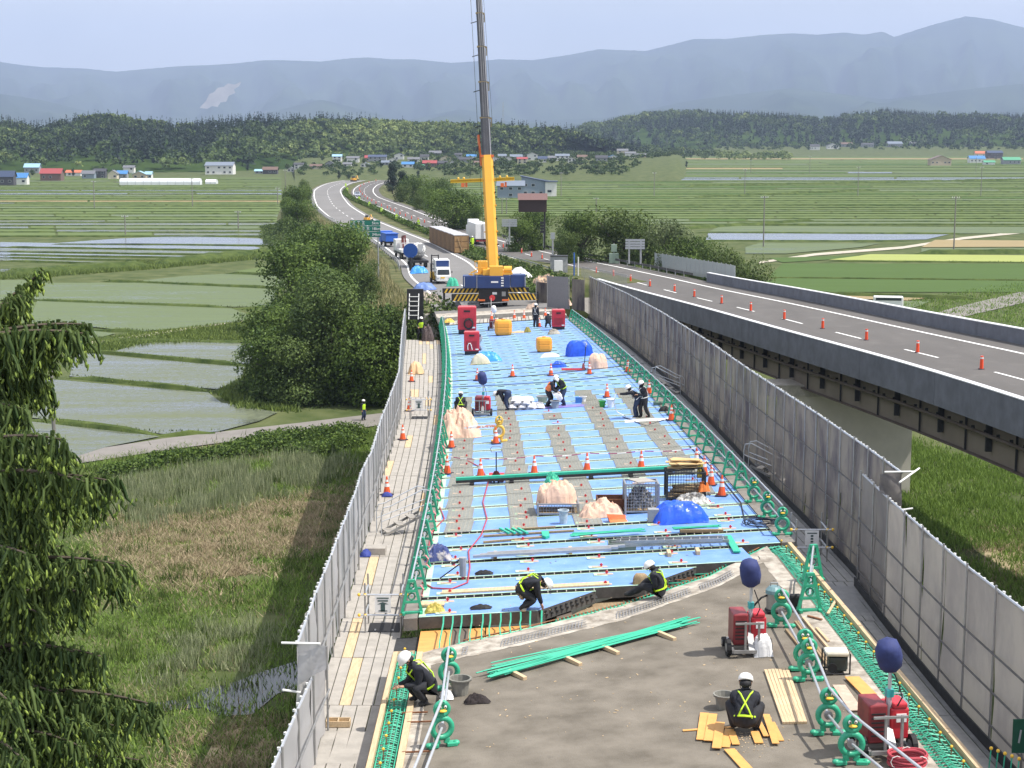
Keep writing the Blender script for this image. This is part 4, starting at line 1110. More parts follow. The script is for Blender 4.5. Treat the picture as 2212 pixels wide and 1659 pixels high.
def haunch(sgn):
 ui,uo=(4.60,5.13)if sgn>0 else(-4.92,-5.36)
 Ye=44.6 if sgn>0 else 35.8
 slabpoly('rebar_trench',[(ui,14),(uo,14),(uo,Ye),(ui,Ye)]if sgn>0 else[(uo,14),(ui,14),(ui,Ye),(uo,Ye)],-0.22,-0.40,M_conc,BR)
 b=MB();Y=15.0
 while Y<Ye:
  jz=rnd.uniform(-.02,.02)
  b.tube([PT(ui,Y,-.06+jz),PT((ui+uo)/2,Y+rnd.uniform(-.02,.02),0.02+jz),PT(uo,Y,-.03+jz),PT(uo,Y,-.15)],0.013,4)
  b.tube([PT(ui+sgn*.1,Y+.05,-.16),PT(uo-sgn*.05,Y+.05,-.14)],0.012,4)
  Y+=0.14
 for k in range(5):
  u=ui+(uo-ui)*(k+.5)/5
  b.tube([PT(u,15,.01),PT(u,(15+Ye)/2,.012),PT(u,Ye,.01)],0.012,4)
 b.build('haunch_bars',M_rebar,BR,kind='stuff')
 b=MB();Y=15.2;cb=MB();pm=MB().cone((0,0,-.1),(0,0,.17),.012,.012,5).mesh('starter_bar',M_rust);cm=MB().ball((0,0,.19),.032,nu=6,nv=4).mesh('yellow_cap',M_yel)
 while Y<Ye:
  sb_=same('starter_bar',pm,BR,PT(ui+(uo-ui)*.62,Y,0));same('yellow_cap',cm,sb_)
  Y+=0.75
 a=14.0
 while a<Ye-.3:
  c=min(Ye,a+3.6)
  slabpoly('edge_timber',[(uo,a),(uo+sgn*.10,a),(uo+sgn*.10,c-.01),(uo,c-.01)],0.10,-0.34,M_wood,BR)
  slabpoly('edge_timber',[(uo+sgn*.10,a),(uo+sgn*.13,a),(uo+sgn*.13,c-.01),(uo+sgn*.10,c-.01)],0.03,-0.44,M_woodd,BR)
  a=c
 if sgn<0:
  a=14.0
  while a<Ye-.5:
   c=min(Ye-.2,a+2.4)
   slabpoly('inner_timber',[(ui,a),(ui+.13,a),(ui+.13,c-.01),(ui,c-.01)],0.07,0.002,M_wood,BR)
   a=c
 s_=MB();w0=ui-sgn*.02;w1=ui-sgn*(.48 if sgn>0 else.36);q=[]
 nn=int((Ye-14)*3)
 for i in range(nn+1):
  Y=14+(Ye-1.0-14)*i/nn
  q+=[PT(w0,Y,.006),PT((w0+w1)/2,Y,.014),PT(w1+.07*noise.noise(Vector((Y*2.2,sgn,0))),Y,.006)]
 s_.add(q,[(i*3+k,i*3+k+1,i*3+4+k,i*3+3+k)for i in range(nn)for k in range(2)])
 s_.build('chipped_strip',M_scab,BR)
haunch(1);haunch(-1)
slabpoly('corner_board',[(-5.6,35.4),(-5.0,35.6),(-5.0,38.9),(-5.6,38.9)],-0.50,-0.56,M_dark,BR)
slabpoly('corner_board',[(-5.48,36.2),(-5.05,36.2),(-5.05,37.0),(-5.48,37.0)],-0.30,-0.50,M_woodd,BR)
M_weather=mat('weathering_steel',(0.13,0.105,0.085),0.8,var=0.2,scale=0.6)
for u in(-4.0,-1.4,1.4,4.0):
 g=MB();Ys_=list(np.arange(14,151,8.0))+[151]
 for a,c in zip(Ys_,Ys_[1:]):
  g.beam(PT(u,a,-1.35),PT(u,c,-1.35),.04,2.0);g.beam(PT(u,a,-2.37),PT(u,c,-2.37),.5,.05);g.beam(PT(u,a,-.37),PT(u,c,-.37),.4,.05)
 g.build('girder',M_weather,BR)
MB().box((-1.7,151.6,4.1),(13.6,2.4,8.4)).build('abutment',M_concl,BR)
for Y in(66,104):
 p=deckpt(Y,0)
 pr=thing('bridge_pier',f'concrete pier under the blue deck, {"nearer" if Y < 80 else "farther"} one','pier',(p.x,Y,0))
 MB().box((0,0,(p.z-3.4)/2-.2),(6.5,2.2,p.z-3.0)).build('shaft',M_concl,pr);MB().box((0,0,p.z-3.2),(10.5,2.4,1.2)).build('cap',M_concl,pr)
 # mesh walls and walkways
def mesh_cloth(name,c,tr=0.35,stain=0.5):
 m=bpy.data.materials.new(name);t,b=nodes_of(m)
 co=t.nodes.new('ShaderNodeTexCoord');mp_=t.nodes.new('ShaderNodeMapping');mp_.inputs['Scale'].default_value=(0.55,0.55,0.30)
 n=t.nodes.new('ShaderNodeTexNoise');n.inputs['Scale'].default_value=1.3;n.inputs['Detail'].default_value=7;n.inputs['Roughness'].default_value=0.65
 r=t.nodes.new('ShaderNodeValToRGB');r.color_ramp.elements[0].position=.38;r.color_ramp.elements[1].position=.58
 r.color_ramp.elements[0].color=(*[x*(1-stain)for x in c[:2]],c[2]*(1-stain*.8),1);r.color_ramp.elements[1].color=(*c,1)
 t.links.new(co.outputs['Object'],mp_.inputs[0]);t.links.new(mp_.outputs[0],n.inputs[0]);t.links.new(n.outputs[0],r.inputs[0]);t.links.new(r.outputs[0],b.inputs['Base Color'])
 b.inputs['Roughness'].default_value=0.8;b.inputs['Specular IOR Level'].default_value=.2
 tl=t.nodes.new('ShaderNodeBsdfTranslucent');t.links.new(r.outputs[0],tl.inputs[0])
 m1=t.nodes.new('ShaderNodeMixShader');m1.inputs[0].default_value=tr
 tp=t.nodes.new('ShaderNodeBsdfTransparent');m2=t.nodes.new('ShaderNodeMixShader');m2.inputs[0].default_value=0.10
 t.links.new(b.outputs[0],m1.inputs[1]);t.links.new(tl.outputs[0],m1.inputs[2]);t.links.new(m1.outputs[0],m2.inputs[1]);t.links.new(tp.outputs[0],m2.inputs[2])
 t.links.new(m2.outputs[0],t.nodes['Material Output'].inputs[0])
 return m
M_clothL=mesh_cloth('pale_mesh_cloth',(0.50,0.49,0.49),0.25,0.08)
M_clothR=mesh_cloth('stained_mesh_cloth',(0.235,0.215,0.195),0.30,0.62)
M_dpipe=mat('darker_pipe',(0.085,0.08,0.078),.6,var=.3,scale=4)  # darker pipe for the rails of the right-hand walls
def polyline(pts,step):
 out=[Vector(pts[0])];acc=0
 L=[0]
 for a,b in zip(pts,pts[1:]):L.append(L[-1]+(Vector(b)-Vector(a)).length)
 n=max(1,int(round(L[-1]/step)))
 res=[]
 for i in range(n+1):
  s=L[-1]*i/n
  for k in range(len(pts)-1):
   if s<=L[k+1]+1e-9:
    res.append(Vector(pts[k]).lerp(Vector(pts[k+1]),(s-L[k])/max(1e-9,L[k+1]-L[k])));break
 return res
def mesh_wall(label,tops,H,side,cloth,rails,step=1.83,inner_posts=True,bulge=0.06,group=None,clampstep=1):
 """tops: world points of the top edge, far to near. side +1 = right of the deck"""
 T=thing('mesh_wall',label,'mesh wall',(0,0,0),group=group)
 P=polyline(tops,step)
 posts=MB().cone((0,0,-0.15),(0,0,H+.12),.024,.024,6).mesh('post',M_pipe)
 cl=MB().box((0,0,0),(.05,.045,.045)).mesh('clamp',M_clamp)
 up=Vector((0,0,1))
 for i,(a,c)in enumerate(zip(P,P[1:])):
  d=(c-a);dn=d.normalized();s=Vector((dn.y,-dn.x,0)).normalized()
  if s.x*side<0:s=-s
  nx,nz=7,7;q=[]
  ph=rnd.uniform(0,6)
  for k in range(nz+1):
   for j in range(nx+1):
    w=j/nx;h=k/nz
    bl=bulge*math.sin(math.pi*w)*(0.4+math.sin(math.pi*h))+0.014*math.sin(w*17+ph+h*1.5)*(1-.3*h)*(0.0 if j in(0,nx)else 1)
    bl+=0.09*noise.noise(Vector((i*1.3+w*2,h*2.2,side)))
    p=a+d*w-up*(H*(1-h))+s*bl
    if k==0:p.z+=0.07*abs(math.sin(w*9+ph))
    q.append(p)
  b=MB();b.add(q,[(k*(nx+1)+j,k*(nx+1)+j+1,(k+1)*(nx+1)+j+1,(k+1)*(nx+1)+j)for k in range(nz)for j in range(nx)])
  b.build('mesh_sheet',cloth,T,smooth=True)
  off=-s*0.09
  for rz_ in rails:
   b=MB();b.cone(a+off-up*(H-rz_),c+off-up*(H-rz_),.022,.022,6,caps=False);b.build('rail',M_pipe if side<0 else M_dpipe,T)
  b=MB();b.cone(a+up*.01,c+up*.01,.027,.027,6,caps=False);b.build('top_rail',M_pipe2,T)
  if i%1==0:
   same('post',posts,T,a+off*.6-up*H)
  for w in(0.1,.3,.5,.7,.9):
   same('clamp',cl,T,a+d*w+up*rnd.uniform(0,.03)+s*rnd.uniform(.0,.05),(0,0,rnd.uniform(0,3)))
 return T,P
def top_pts(lst,side,dz):
 out=[]
 for x,y in lst:
  out.append(hit(x,y,lambda X,Y:base(Y)+sel(Y)*side*5.4+dz))
 return out
WR,WL=0.75,0.55
tR1=top_pts([(1274,598),(1356,635),(1430,675),(1529.5,737),(1628.5,806),(1755.6,888),(1862,960),(1948.6,1022)],1,3.7-WR)
tR2=top_pts([(1864,1025.7),(1921,1079),(2010.6,1158),(2087,1223),(2212,1319.5),(2400,1465)],1,3.1-WR)
tL1=top_pts([(875,668),(868,722),(862.6,802),(837.8,871),(823,906),(805,972.5),(783,1014.5),(768,1064),(702.6,1234),(688,1267),(642,1393)],-1,2.4-WL)
tL2=top_pts([(700,1408),(621,1582),(603,1628),(560,1725)],-1,1.7-WL)
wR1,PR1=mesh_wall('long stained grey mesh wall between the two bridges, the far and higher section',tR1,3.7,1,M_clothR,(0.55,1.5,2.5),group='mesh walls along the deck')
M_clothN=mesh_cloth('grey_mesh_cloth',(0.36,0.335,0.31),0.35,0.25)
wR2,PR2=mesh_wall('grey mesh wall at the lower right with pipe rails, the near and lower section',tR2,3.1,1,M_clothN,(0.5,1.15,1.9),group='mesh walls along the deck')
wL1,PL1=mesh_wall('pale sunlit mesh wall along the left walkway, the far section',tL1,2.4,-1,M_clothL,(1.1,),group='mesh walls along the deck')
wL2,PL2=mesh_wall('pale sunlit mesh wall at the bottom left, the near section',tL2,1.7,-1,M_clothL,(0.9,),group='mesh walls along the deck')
for(T,P0,H,s)in((wR1,PR1[-1],3.7,1),(wL1,PL1[-1],2.4,-1)):
 b=MB();q=[]
 for k in range(6):
  for j in range(5):q.append(P0+Vector((-s*.55*j/4,.06*math.sin(j*1.2+k),-k*0.16*(1-.1*j))))
 b.add(q,[(k*5+j,k*5+j+1,k*5+j+6,k*5+j+5)for k in range(5)for j in range(4)])
 b.build('return_flap',M_clothR if s>0 else M_clothL,T,smooth=True)
 b=MB();b.cone(P0+Vector((s*.3,0,.04)),P0+Vector((-s*.45,-.05,.04)),.024,.024,6)
 if s>0:b.cone(P0+Vector((s*.5,.3,.06)),P0+Vector((-s*.3,-1.0,-.02)),.024,.024,6)
 b.cone(P0+Vector((s*.3,0,-.9)),P0+Vector((-s*.05,0,-.95)),.024,.024,6);b.build('stub_pipe',M_clamp,T)
def walkway(label,P,side,ui,H,dzw,seed,palette):
 T=thing('walkway',label,'walkway',(0,0,0))
 rg=random.Random(seed)
 for a,c in zip(P[::2],P[2::2]):
  a0=a-Vector((0,0,H));c0=c-Vector((0,0,H))
  A1=deckpt(a.y,side*ui,0);C1=deckpt(c.y,side*ui,0)
  A1.z=a0.z+.0;C1.z=c0.z+.0
  wid=(A1-a0).length;k=max(3,int(wid/0.26))
  for i in range(k):
   t0,t1=i/k,(i+1)/k-0.012/wid*2
   b=MB();z=Vector((0,0,.02+rg.uniform(-.004,.004)))
   g=.03/(c-a).length
   q=[a0.lerp(A1,t0),a0.lerp(A1,t1),c0.lerp(C1,t1),c0.lerp(C1,t0)]
   q=[q[0].lerp(q[3],g),q[1].lerp(q[2],g),q[2],q[3]]
   b.add([p+z for p in q]+[p-Vector((0,0,.04))for p in q],[(0,1,2,3),(7,6,5,4),(0,4,5,1),(1,5,6,2),(2,6,7,3),(3,7,4,0)])
   b.build('plank',palette[0]if rg.random()>.05 else palette[1],T)
 return T
walkway('left walkway of pale steel planks beside the sunlit mesh wall',PL1[:],-1,5.50,2.4,WL,1,(M_plank,M_wood))
walkway('near end of the left walkway of pale steel planks',PL2,-1,5.55,1.7,WL,2,(M_plank,M_wood))
walkway('shaded right walkway of steel planks below the stained mesh wall',PR1,1,5.50,3.7,WR,3,(M_pipe,M_plank))
walkway('near end of the shaded right walkway',PR2,1,5.35,3.1,WR,4,(M_pipe,M_plank))
def kick(T,P,H,side):
 for a,c in zip(P[::2],P[2::2]):
  b=MB();o=Vector((-side*.13,0,-H+.14));b.beam(a+o,c+o,.03,.24);b.build('kick_board',M_dark,T)
kick(wR1,PR1,3.7,1);kick(wR2,PR2,3.1,1)
# the right-hand bridge
RB=thing('road_bridge','open road bridge on the right, dark parapets over brown steel girders','bridge',(0,0,0))
M_para=mat('shade_toned_parapet',(0.145,0.155,0.18),0.75,var=0.22,scale=0.9,bump=0.3,bscale=15)  # parapet sides dark grey, the shade on them put into the colour
M_cap=mat('sun_toned_parapet_cap',(0.66,0.67,0.68),0.5,var=0.05,scale=2)  # parapet top near white, the sun on it put into the colour
M_gird=mat('brown_steel_web',(0.235,0.20,0.165),0.65,var=0.12,scale=0.5)
def RP(Y,u,dz):
 mm=heading(rx,Y);nn=math.sqrt(1+mm*mm)
 return Vector((rx(Y)+u/nn,Y-u*mm/nn,rz(rx(Y)+u,Y)+dz))
def rstrip(u0,z0,u1,z1,ya,yb,m,name,parent,step=6.0):
 """prismatic bar following the road between two offset corners"""
 n=max(1,int((yb-ya)/step));q=[]
 for i in range(n+1):
  Y=ya+(yb-ya)*i/n
  q+=[RP(Y,u0,z0),RP(Y,u1,z0),RP(Y,u1,z1),RP(Y,u0,z1)]
 f=[(3,2,1,0),tuple(n*4+k for k in range(4))]
 for i in range(n):
  for k in range(4):f.append((i*4+k,i*4+(k+1)%4,(i+1)*4+(k+1)%4,(i+1)*4+k))
 b=MB();b.add(q,f);return b.build(name,m,parent)
YA,YB=12.0,181.0
nseg=14
for i in range(nseg):
 a=YA+(YB-YA)*i/nseg;c=YA+(YB-YA)*(i+1)/nseg-0.03
 rstrip(-0.32,-0.75,0.0,0.97,a,c,M_para,'parapet',RB)
 rstrip(-0.35,0.97,0.02,1.02,a,c,M_cap,'parapet_cap',RB)
 rstrip(12.3,-0.75,12.62,0.97,a,c,M_para,'parapet',RB)
 rstrip(12.28,0.97,12.66,1.02,a,c,M_cap,'parapet_cap',RB)
rstrip(-0.30,-0.42,12.6,-0.02,YA,YB,M_conc,'deck_slab',RB)
for u in(1.2,4.6,8.0,11.2):
 rstrip(u,-3.1,u+.05,-0.42,YA,YB,M_gird,'girder_web',RB)
 rstrip(u-.25,-3.16,u+.3,-3.1,YA,YB,M_weather,'girder_flange',RB)
rib=MB().box((0,0,-1.1),(.30,.16,2.2)).box((-.25,0,-.15),(.6,.2,.25)).mesh('rib',M_dark)
k=0
Y=YA
while Y<YB:
 p=RP(Y,1.0,-0.45)
 if k%2==0:same('rib',rib,RB,p)
 else:same('rib',rib,RB,p+Vector((.1,0,0)),(0,0,0),(.35,.5,1.2))
 Y+=3.4;k+=1
rb_=MB();rb_.tube([RP(Y,0.78,-1.75)for Y in np.arange(YA,172,5.0)],.11,8);rb_.build('drain_pipe',M_weather,RB)
hb=MB().box((0,0,0),(.16,.10,.34)).mesh('pipe_hanger',M_dark)
Y=YA
while Y<170:same('pipe_hanger',hb,RB,RP(Y,.82,-1.7));Y+=1.7
pr=thing('bridge_pier','pale concrete pier of the right-hand bridge standing in the grass','pier',(0,0,0))
p0=FLD(1965,1064);zt=RP(113,1,-3.2).z
b=MB();b.prism([(p0.x-8.6,p0.y),(p0.x,p0.y),(p0.x,p0.y+2.8),(p0.x-8.6,p0.y+2.8)],-0.3,zt-.4);b.build('shaft',mat('sun_toned_pier_concrete',(0.60,0.56,0.48),0.85,var=0.08,scale=0.8),pr)  # light concrete, made paler still with the sunlit face in its colour
MB().box((p0.x-4.6,p0.y+1.4,zt-.1),(11,3.0,.8)).build('cap',M_concl,pr)
p=RP(181,6,0);ab=thing('abutment','concrete abutment where the right-hand bridge meets the embankment','abutment',(0,0,0))
MB().box((p.x+.2,181.9+.6,(p.z-.8)/2-.1),(13.2,2.0,p.z-.8)).build('wall',M_concl,ab)
mb=thing('median_fill','short concrete wing wall between the two bridge ends','wing wall',(0,0,0))
MB().box((8.2,165.5,3.6),(3.5,27,7.0)).build('wall',M_conc,mb)
# plastic barrier stands and their pipes
M_gp=mat('green_plastic',(0.035,0.36,0.21),0.42,var=0.14,scale=5,spec=0.5)
M_gp2=mat('dark_green_plastic',(0.03,0.22,0.14),0.5,var=0.2,scale=5)
M_pink=mat('faded_pink',(0.75,0.25,0.27),0.6,var=0.2)
def ring(b,c,r,t,n=14,th=.045,sx=1.0,mi=0):
 b.tube([(c[0]+r*sx*math.cos(a),c[1],c[2]+r*math.sin(a))for a in np.linspace(0,2*math.pi,n,endpoint=False)],t,6,closed=True,mi=mi)
def frame_stand(loc,rz,label):
 t=thing('barrier_stand',label,'barrier stand',loc,rz,'green plastic barrier stands along the deck edges')
 b=MB()
 b.beam((-.26,0,.03),(.26,0,.03),.10,.05)
 for s in(-1,1):
  b.beam((s*.25,0,.03),(s*.07,0,.84),.07,.06,up=(0,1,0));b.beam((s*.22,-.16,.03),(s*.22,.16,.03),.07,.06)
 b.beam((-.2,0,.30),(.2,0,.30),.07,.06);b.beam((-.13,0,.58),(.13,0,.58),.07,.06);b.beam((-.09,0,.84),(.09,0,.84),.08,.07)
 b.build('frame',M_gp,t)
 e=MB();ring(e,(0,0,.44),.085,.022,8);e.build('lower_pipe_socket',M_gp2,t)
 e=MB();ring(e,(0,0,.71),.06,.02,8);e.build('upper_pipe_socket',M_gp2,t)
 return remember(t)
def duck_stand(loc,rz,label):
 """animal-shaped stand: feet, round open belly, round head with eyes and beak, facing -Y"""
 t=thing('barrier_stand',label,'barrier stand',loc,rz,'green plastic barrier stands along the deck edges')
 b=MB()
 for s in(-1,1):
  b.beam((s*.08,.0,.035),(s*.27,-.02,.035),.16,.07);b.ball((s*.25,-.03,.05),.07,(1,1,.7),8,5);b.beam((s*.07,0,.05),(s*.10,0,.16),.09,.08,up=(0,1,0))
 b.build('feet',M_gp,t,smooth=False,bevel=.015)
 e=MB();ring(e,(0,0,.34),.175,.055,18);e.build('belly_ring',M_gp,t,smooth=True)
 e=MB();e.cone((0,-.03,.34),(0,.03,.34),.075,.075,10);e.build('pipe_socket',M_pipe,t)
 e=MB();ring(e,(0,0,.68),.115,.05,14);e.ball((0,.01,.68),.115,(1,.35,1),12,8);e.build('head',M_gp,t,smooth=True)
 for s in(-1,1):
  e=MB();e.ball((s*.05,-.05,.725),.028,(1,.6,1.2),8,5);ey=e.build('eye',M_clamp,t)
  e=MB();e.ball((s*.045,-.068,.722),.012,(1,.6,1.3),6,4);e.build('pupil',M_black,ey)
 e=MB();e.ball((0,-.075,.665),.06,(1.2,.8,.42),10,6);e.build('beak',M_yel,t,smooth=True)
 e=MB();e.box((0,.0,.80),(.07,.10,.05));e.build('top_saddle',M_gp2,t)
 return remember(t)
fs0=None;ds0=None
GS='green plastic barrier stands along the deck edges'
def side_word(i,n,side):
 return f'{ordinal(i + 1)} from near end of {side} deck edge'
def gpipe(a,c,label,r=.024,m=None,group='grey guard pipes between the barrier stands'):
 d=c-a
 o=MB().cone((0,0,0),d,r,r,8).build('guard_pipe',m or M_pipe2,label=label,cat='pipe',group=group);o.location=a
 return o
for side,us,Ys0,name_ in((-1,-5.24,39.3,'left'),(1,5.22,46.0,'right')):
 prev=None;i=0;Y=Ys0
 while Y<131:
  p=deckpt(Y,us,.012);hd=math.atan2(heading(lx,Y),1)
  lab=f'green A-shaped stand, {side_word(i, 0, name_)}'
  if side>0 and i in(0,1,2):
   lab=f'green animal-shaped stand, {side_word(i, 0, name_)}'
   if ds0 is None:ds0=duck_stand(p,0,lab);o=ds0
   else:o=copy_tree(ds0,p,0.1,lab)
  elif fs0 is None:fs0=frame_stand(p,hd+.2,lab);o=fs0
  else:o=copy_tree(fs0,p,hd+rnd.uniform(-.35,.35),lab)
  if prev is not None:
   far_='far part' if Y>80 else('middle part' if Y>55 else 'near part')
   for z,wz in((.44,'lower'),(.88,'upper')):
    gpipe(prev+Vector((0,0,z)),p+Vector((0,.15,z)),f'{wz} guard pipe, {ordinal(i)} bay from near end of {name_} deck edge')
  prev=p;i+=1;Y+=2.55 if Y<60 else 2.2
 print(name_,i)
def P3(px,py,dz=0.0):return DK(px,py,dz)
near=[('duck',1687,1354,-.2,'duck-shaped green stand beside the wet-dry vacuum'),('duck',1737,1448,-.1,'duck-shaped green stand, rear one of the overlapping pair'),('duck',1746,1470,.05,'duck-shaped green stand, front one of the overlapping pair'),('duck',1788,1586,.0,'duck-shaped green stand left of the near floodlight'),('duck',1838,1650,.0,'duck-shaped green stand nearest the bottom right corner'),('frame',1748,1320,.1,'A-shaped green stand beside the black backpack blower'),('frame',1755,1253,.3,'A-shaped green stand at the right corner of the worn slab'),('duck',955,1612,.35,'duck-shaped green stand near the bottom left, by the crouching worker'),('duck',970,1487,.35,'duck-shaped green stand behind the crouching worker'),('duck',925,1700,.3,'duck-shaped green stand just below the picture at left')]
NS=[]
for k_,px,py,rz_,lab in near[:-1]:
 p=P3(px,py,.012);o=copy_tree(ds0 if k_=='duck' else fs0,p,rz_,lab,scale=1.08);NS.append(p)
H1,H2=.37,.90
for a,c,lab in[(0,1,'between the vacuum stand and the overlapping pair'),(2,3,'between the overlapping pair and the floodlight stand'),(3,4,'between the floodlight stand and the corner stand'),(7,8,'between the two stands by the crouching worker')]:
 for z,w in((H1,'lower'),(H2,'upper')):gpipe(NS[a]+Vector((0,0,z)),NS[c]+Vector((0,0,z)),f'{w} guard pipe {lab}',.027)
for z,w in((H1,'lower'),(H2,'upper')):
 gpipe(NS[4]+Vector((0,0,z)),NS[4]+Vector((.9,-3.2,z-.1)),f'{w} guard pipe running out at the bottom right',.027)
 gpipe(NS[7]+Vector((0,0,z)),NS[7]+Vector((-.35,-3.2,z-.1)),f'{w} guard pipe running out at the bottom left',.027)
 gpipe(NS[5]+Vector((0,0,z)),NS[6]+Vector((0,0,z)),f'{w} guard pipe at the right corner of the worn slab',.027)
 # things on the deck
M_cone=mat('cone_orange',(0.80,0.12,0.035),0.5,var=0.08)
M_coneb=mat('cone_base',(0.05,0.04,0.06),0.8)
M_conew=mat('cone_band',(0.75,0.73,0.72),0.45,var=0.06)
M_conep=mat('cone_faded',(0.78,0.22,0.12),0.55,var=0.12)
def make_cone(loc,label,group,h=0.70,m=None,base_m=None):
 t=thing('traffic_cone',label,'traffic cone',loc,0,group)
 MB().box((0,0,.02),(.37,.37,.04)).build('base',base_m or M_coneb,t)
 MB().cone((0,0,.04),(0,0,h),.14,.025,12).build('body',m or M_cone,t,smooth=False)
 def rr(z):return.14-(.115)*(z-.04)/(h-.04)+.003
 for za,zb in((.32,.44),(.50,.58)):
  MB().cone((0,0,za),(0,0,zb),rr(za),rr(zb),12,caps=False).build('white_band',M_conew,t)
 return remember(t)
GCN='orange traffic cones on the blue deck'
cone0=None
CN=[(893,828,'leftmost cone of the far roped row'),(960,833.5,'cone beside the left stands, left of the far roped row'),(1031,822,'second cone of the far roped row'),(1107,813,'spiral striped cone of the far roped row'),(1190,811.5,'cone of the far roped row just left of the pallet jack with red forks'),(1273,808,'faded cone in front of the peach bulk bag'),(1356,803.5,'right-hand cone of the far roped row'),(1402,850,'cone at the right edge above the two workers with a hose'),(1311,858,'cone standing alone above the white bucket'),(1451,896,'cone by the right stands beside the kneeling hose crew'),(1450,908,'cone just in front of that by the right stands'),(1071,958,'cone in front of the yellow animal-shaped stand'),(975,967,'cone in front of the peach heap'),(966,1023,'leftmost cone of the chained row'),(1038,1030,'second cone of the chained row'),(1154,1024,'third cone of the chained row'),(1268,1018,'fourth cone of the chained row'),(1385,1013.5,'fifth cone of the chained row'),(1504,1007.5,'cone at the right end of the chained row'),(1521,1027,'first of three cones stepping down beside the board pile'),(1536,1048,'second of three cones stepping down beside the board pile'),(1559,1071,'largest-looking cone below the board pile, third of three'),(1111,688,'left cone of the pair at the far end of the deck'),(1132,688,'right cone of the pair at the far end of the deck'),(1062,690,'low cone behind the red floodlight cart'),(1165,706,'cone by the yellow coil near the far end'),(1178,683,'cone behind the far standing worker')]
for i,(px,py,lab)in enumerate(CN[1:]):
 p=DK(px,py,.012)
 if cone0 is None:cone0=make_cone(p,lab,GCN)
 else:copy_tree(cone0,p,rnd.uniform(0,1.5),lab,group=GCN)
def WK(px,py,side=-1):
 d=WL if side<0 else WR
 return hit(px,py,lambda X,Y:base(Y)+sel(Y)*side*5.4-d+.03)
GCW='traffic cones on the left walkway'
for px,py,lab in[(889,824,'cone on the left walkway beside the tan sack'),(884,888,'cone on the left walkway by the ladder hatch'),(870,950,'stacked cones in a frame against the left mesh wall'),(836,1069,'cone on the left walkway above its blue sack')]:
 copy_tree(cone0,WK(px,py),rnd.uniform(0,1),'orange and white '+lab,group=GCW)
def make_tube(loc,label):
 t=thing('lane_divider',label,'lane divider',loc,0,'orange lane dividers on the right carriageway')
 MB().cone((0,0,0),(0,0,.05),.19,.19,10).build('base',M_coneb,t);MB().cone((0,0,.05),(0,0,.78),.11,.09,10).build('tube',mat('divider_orange',(0.85,0.09,0.03),0.45),t)
 MB().cone((0,0,.62),(0,0,.72),.098,.095,10,caps=False).build('reflector',M_conew,t)
 return remember(t)
tb0=None
TB=[(2120,798),(1982,762),(1871.5,735),(1777,710),(1694,690),(1621.6,672),(1558.6,656),(1499.6,641.5),(1457,630),(1404,619),(1362,608),(1325,597),(1288,589.7),(1215,568),(1171,559),(1148,554.5),(1126.8,547),(1107,540),(1087,534.7)]
far_t=[(917,481),(903,477),(889,472.7),(876,467.5),(864,463),(851.5,457),(844,454),(836.6,450),(824,445.4),(812,440),(803,435),(794,430.5),(788,426),(783,421),(779,416),(777,412),(776,408),(779,403),(786,399),(797,395),(812,391)]
for i,(px,py)in enumerate(TB+far_t):
 p=RD(px,py,.014)
 lab=f'orange tubular lane divider, {ordinal(i + 1)} from the right edge of the picture'
 if tb0 is None:tb0=make_tube(p,lab)
 else:copy_tree(tb0,p,0,lab)
M_rope=mat('dark_rope',(0.05,0.06,0.07),0.8)
def cable(pts,r,m,name,label,cat,sag=0.0,n=10,group=None):
 P=[]
 for a,c in zip(pts,pts[1:]):
  for i in range(n):
   t_=i/n;p=Vector(a).lerp(Vector(c),t_);p.z-=sag*4*t_*(1-t_);P.append(p)
 P.append(Vector(pts[-1]))
 o_=Vector(P[0])
 b=MB();b.tube([p-o_ for p in P],r,5);o=b.build(name,m,label=label,cat=cat,group=group);o.location=o_
 return o
Z7=Vector((0,0,.66))
cable([DK(945,820)+Z7*.5,DK(1370,789)+Z7*.9],.022,M_rope,'rope','upper dark rope stretched across the deck at the far cone row','rope',.12)
cable([DK(945,838)+Z7*.5,DK(1400,806)+Z7*.9],.022,M_rope,'rope','middle dark rope stretched across the deck at the far cone row','rope',.12)
cable([DK(950,850)+Z7*.5,DK(1410,828)+Z7*.9],.022,M_rope,'rope','lower dark rope stretched across the deck at the far cone row','rope',.12)
row=[(966,1023),(1038,1030),(1154,1024),(1268,1018),(1385,1013.5),(1504,1007.5),(1521,1027),(1536,1048),(1559,1071)]
T=thing('plastic_chain','red and white plastic chain running from cone to cone across the deck','chain',(0,0,0))
cr=MB();cw=MB();P=[DK(*q)+Vector((0,0,.69))for q in row];k=0
for a,c in zip(P,P[1:]):
 n=max(4,int((c-a).length/.11))
 for i in range(n):
  t0,t1=i/n,(i+1)/n
  p=a.lerp(c,t0);q=a.lerp(c,t1);p.z-=.06*4*t0*(1-t0);q.z-=.06*4*t1*(1-t1)
  (cr if(k//3)%2 else cw).cone(p,q,.017,.017,5,caps=False);k+=1
cr.build('red_links',mat('chain_red',(0.30,0.03,0.12),0.5),T,kind='stuff');cw.build('white_links',M_conew,T,kind='stuff')
M_navy=mat('navy_fabric',(0.03,0.042,0.14),0.75,var=0.25,scale=6,bump=0.6,bscale=8)
M_machred=mat('machine_red',(0.50,0.025,0.04),0.4,var=0.12,spec=0.5)
M_dkred=mat('dark_red_housing',(0.22,0.03,0.035),0.45,var=0.3,scale=5)
M_white2=mat('white_film',(0.80,0.80,0.80),0.5,var=0.04)
M_teal=mat('teal_plastic',(0.04,0.34,0.34),0.4)
def wheel(b,c,r,w):
 b.cone((c[0]-w/2,c[1],c[2]),(c[0]+w/2,c[1],c[2]),r,r,14)
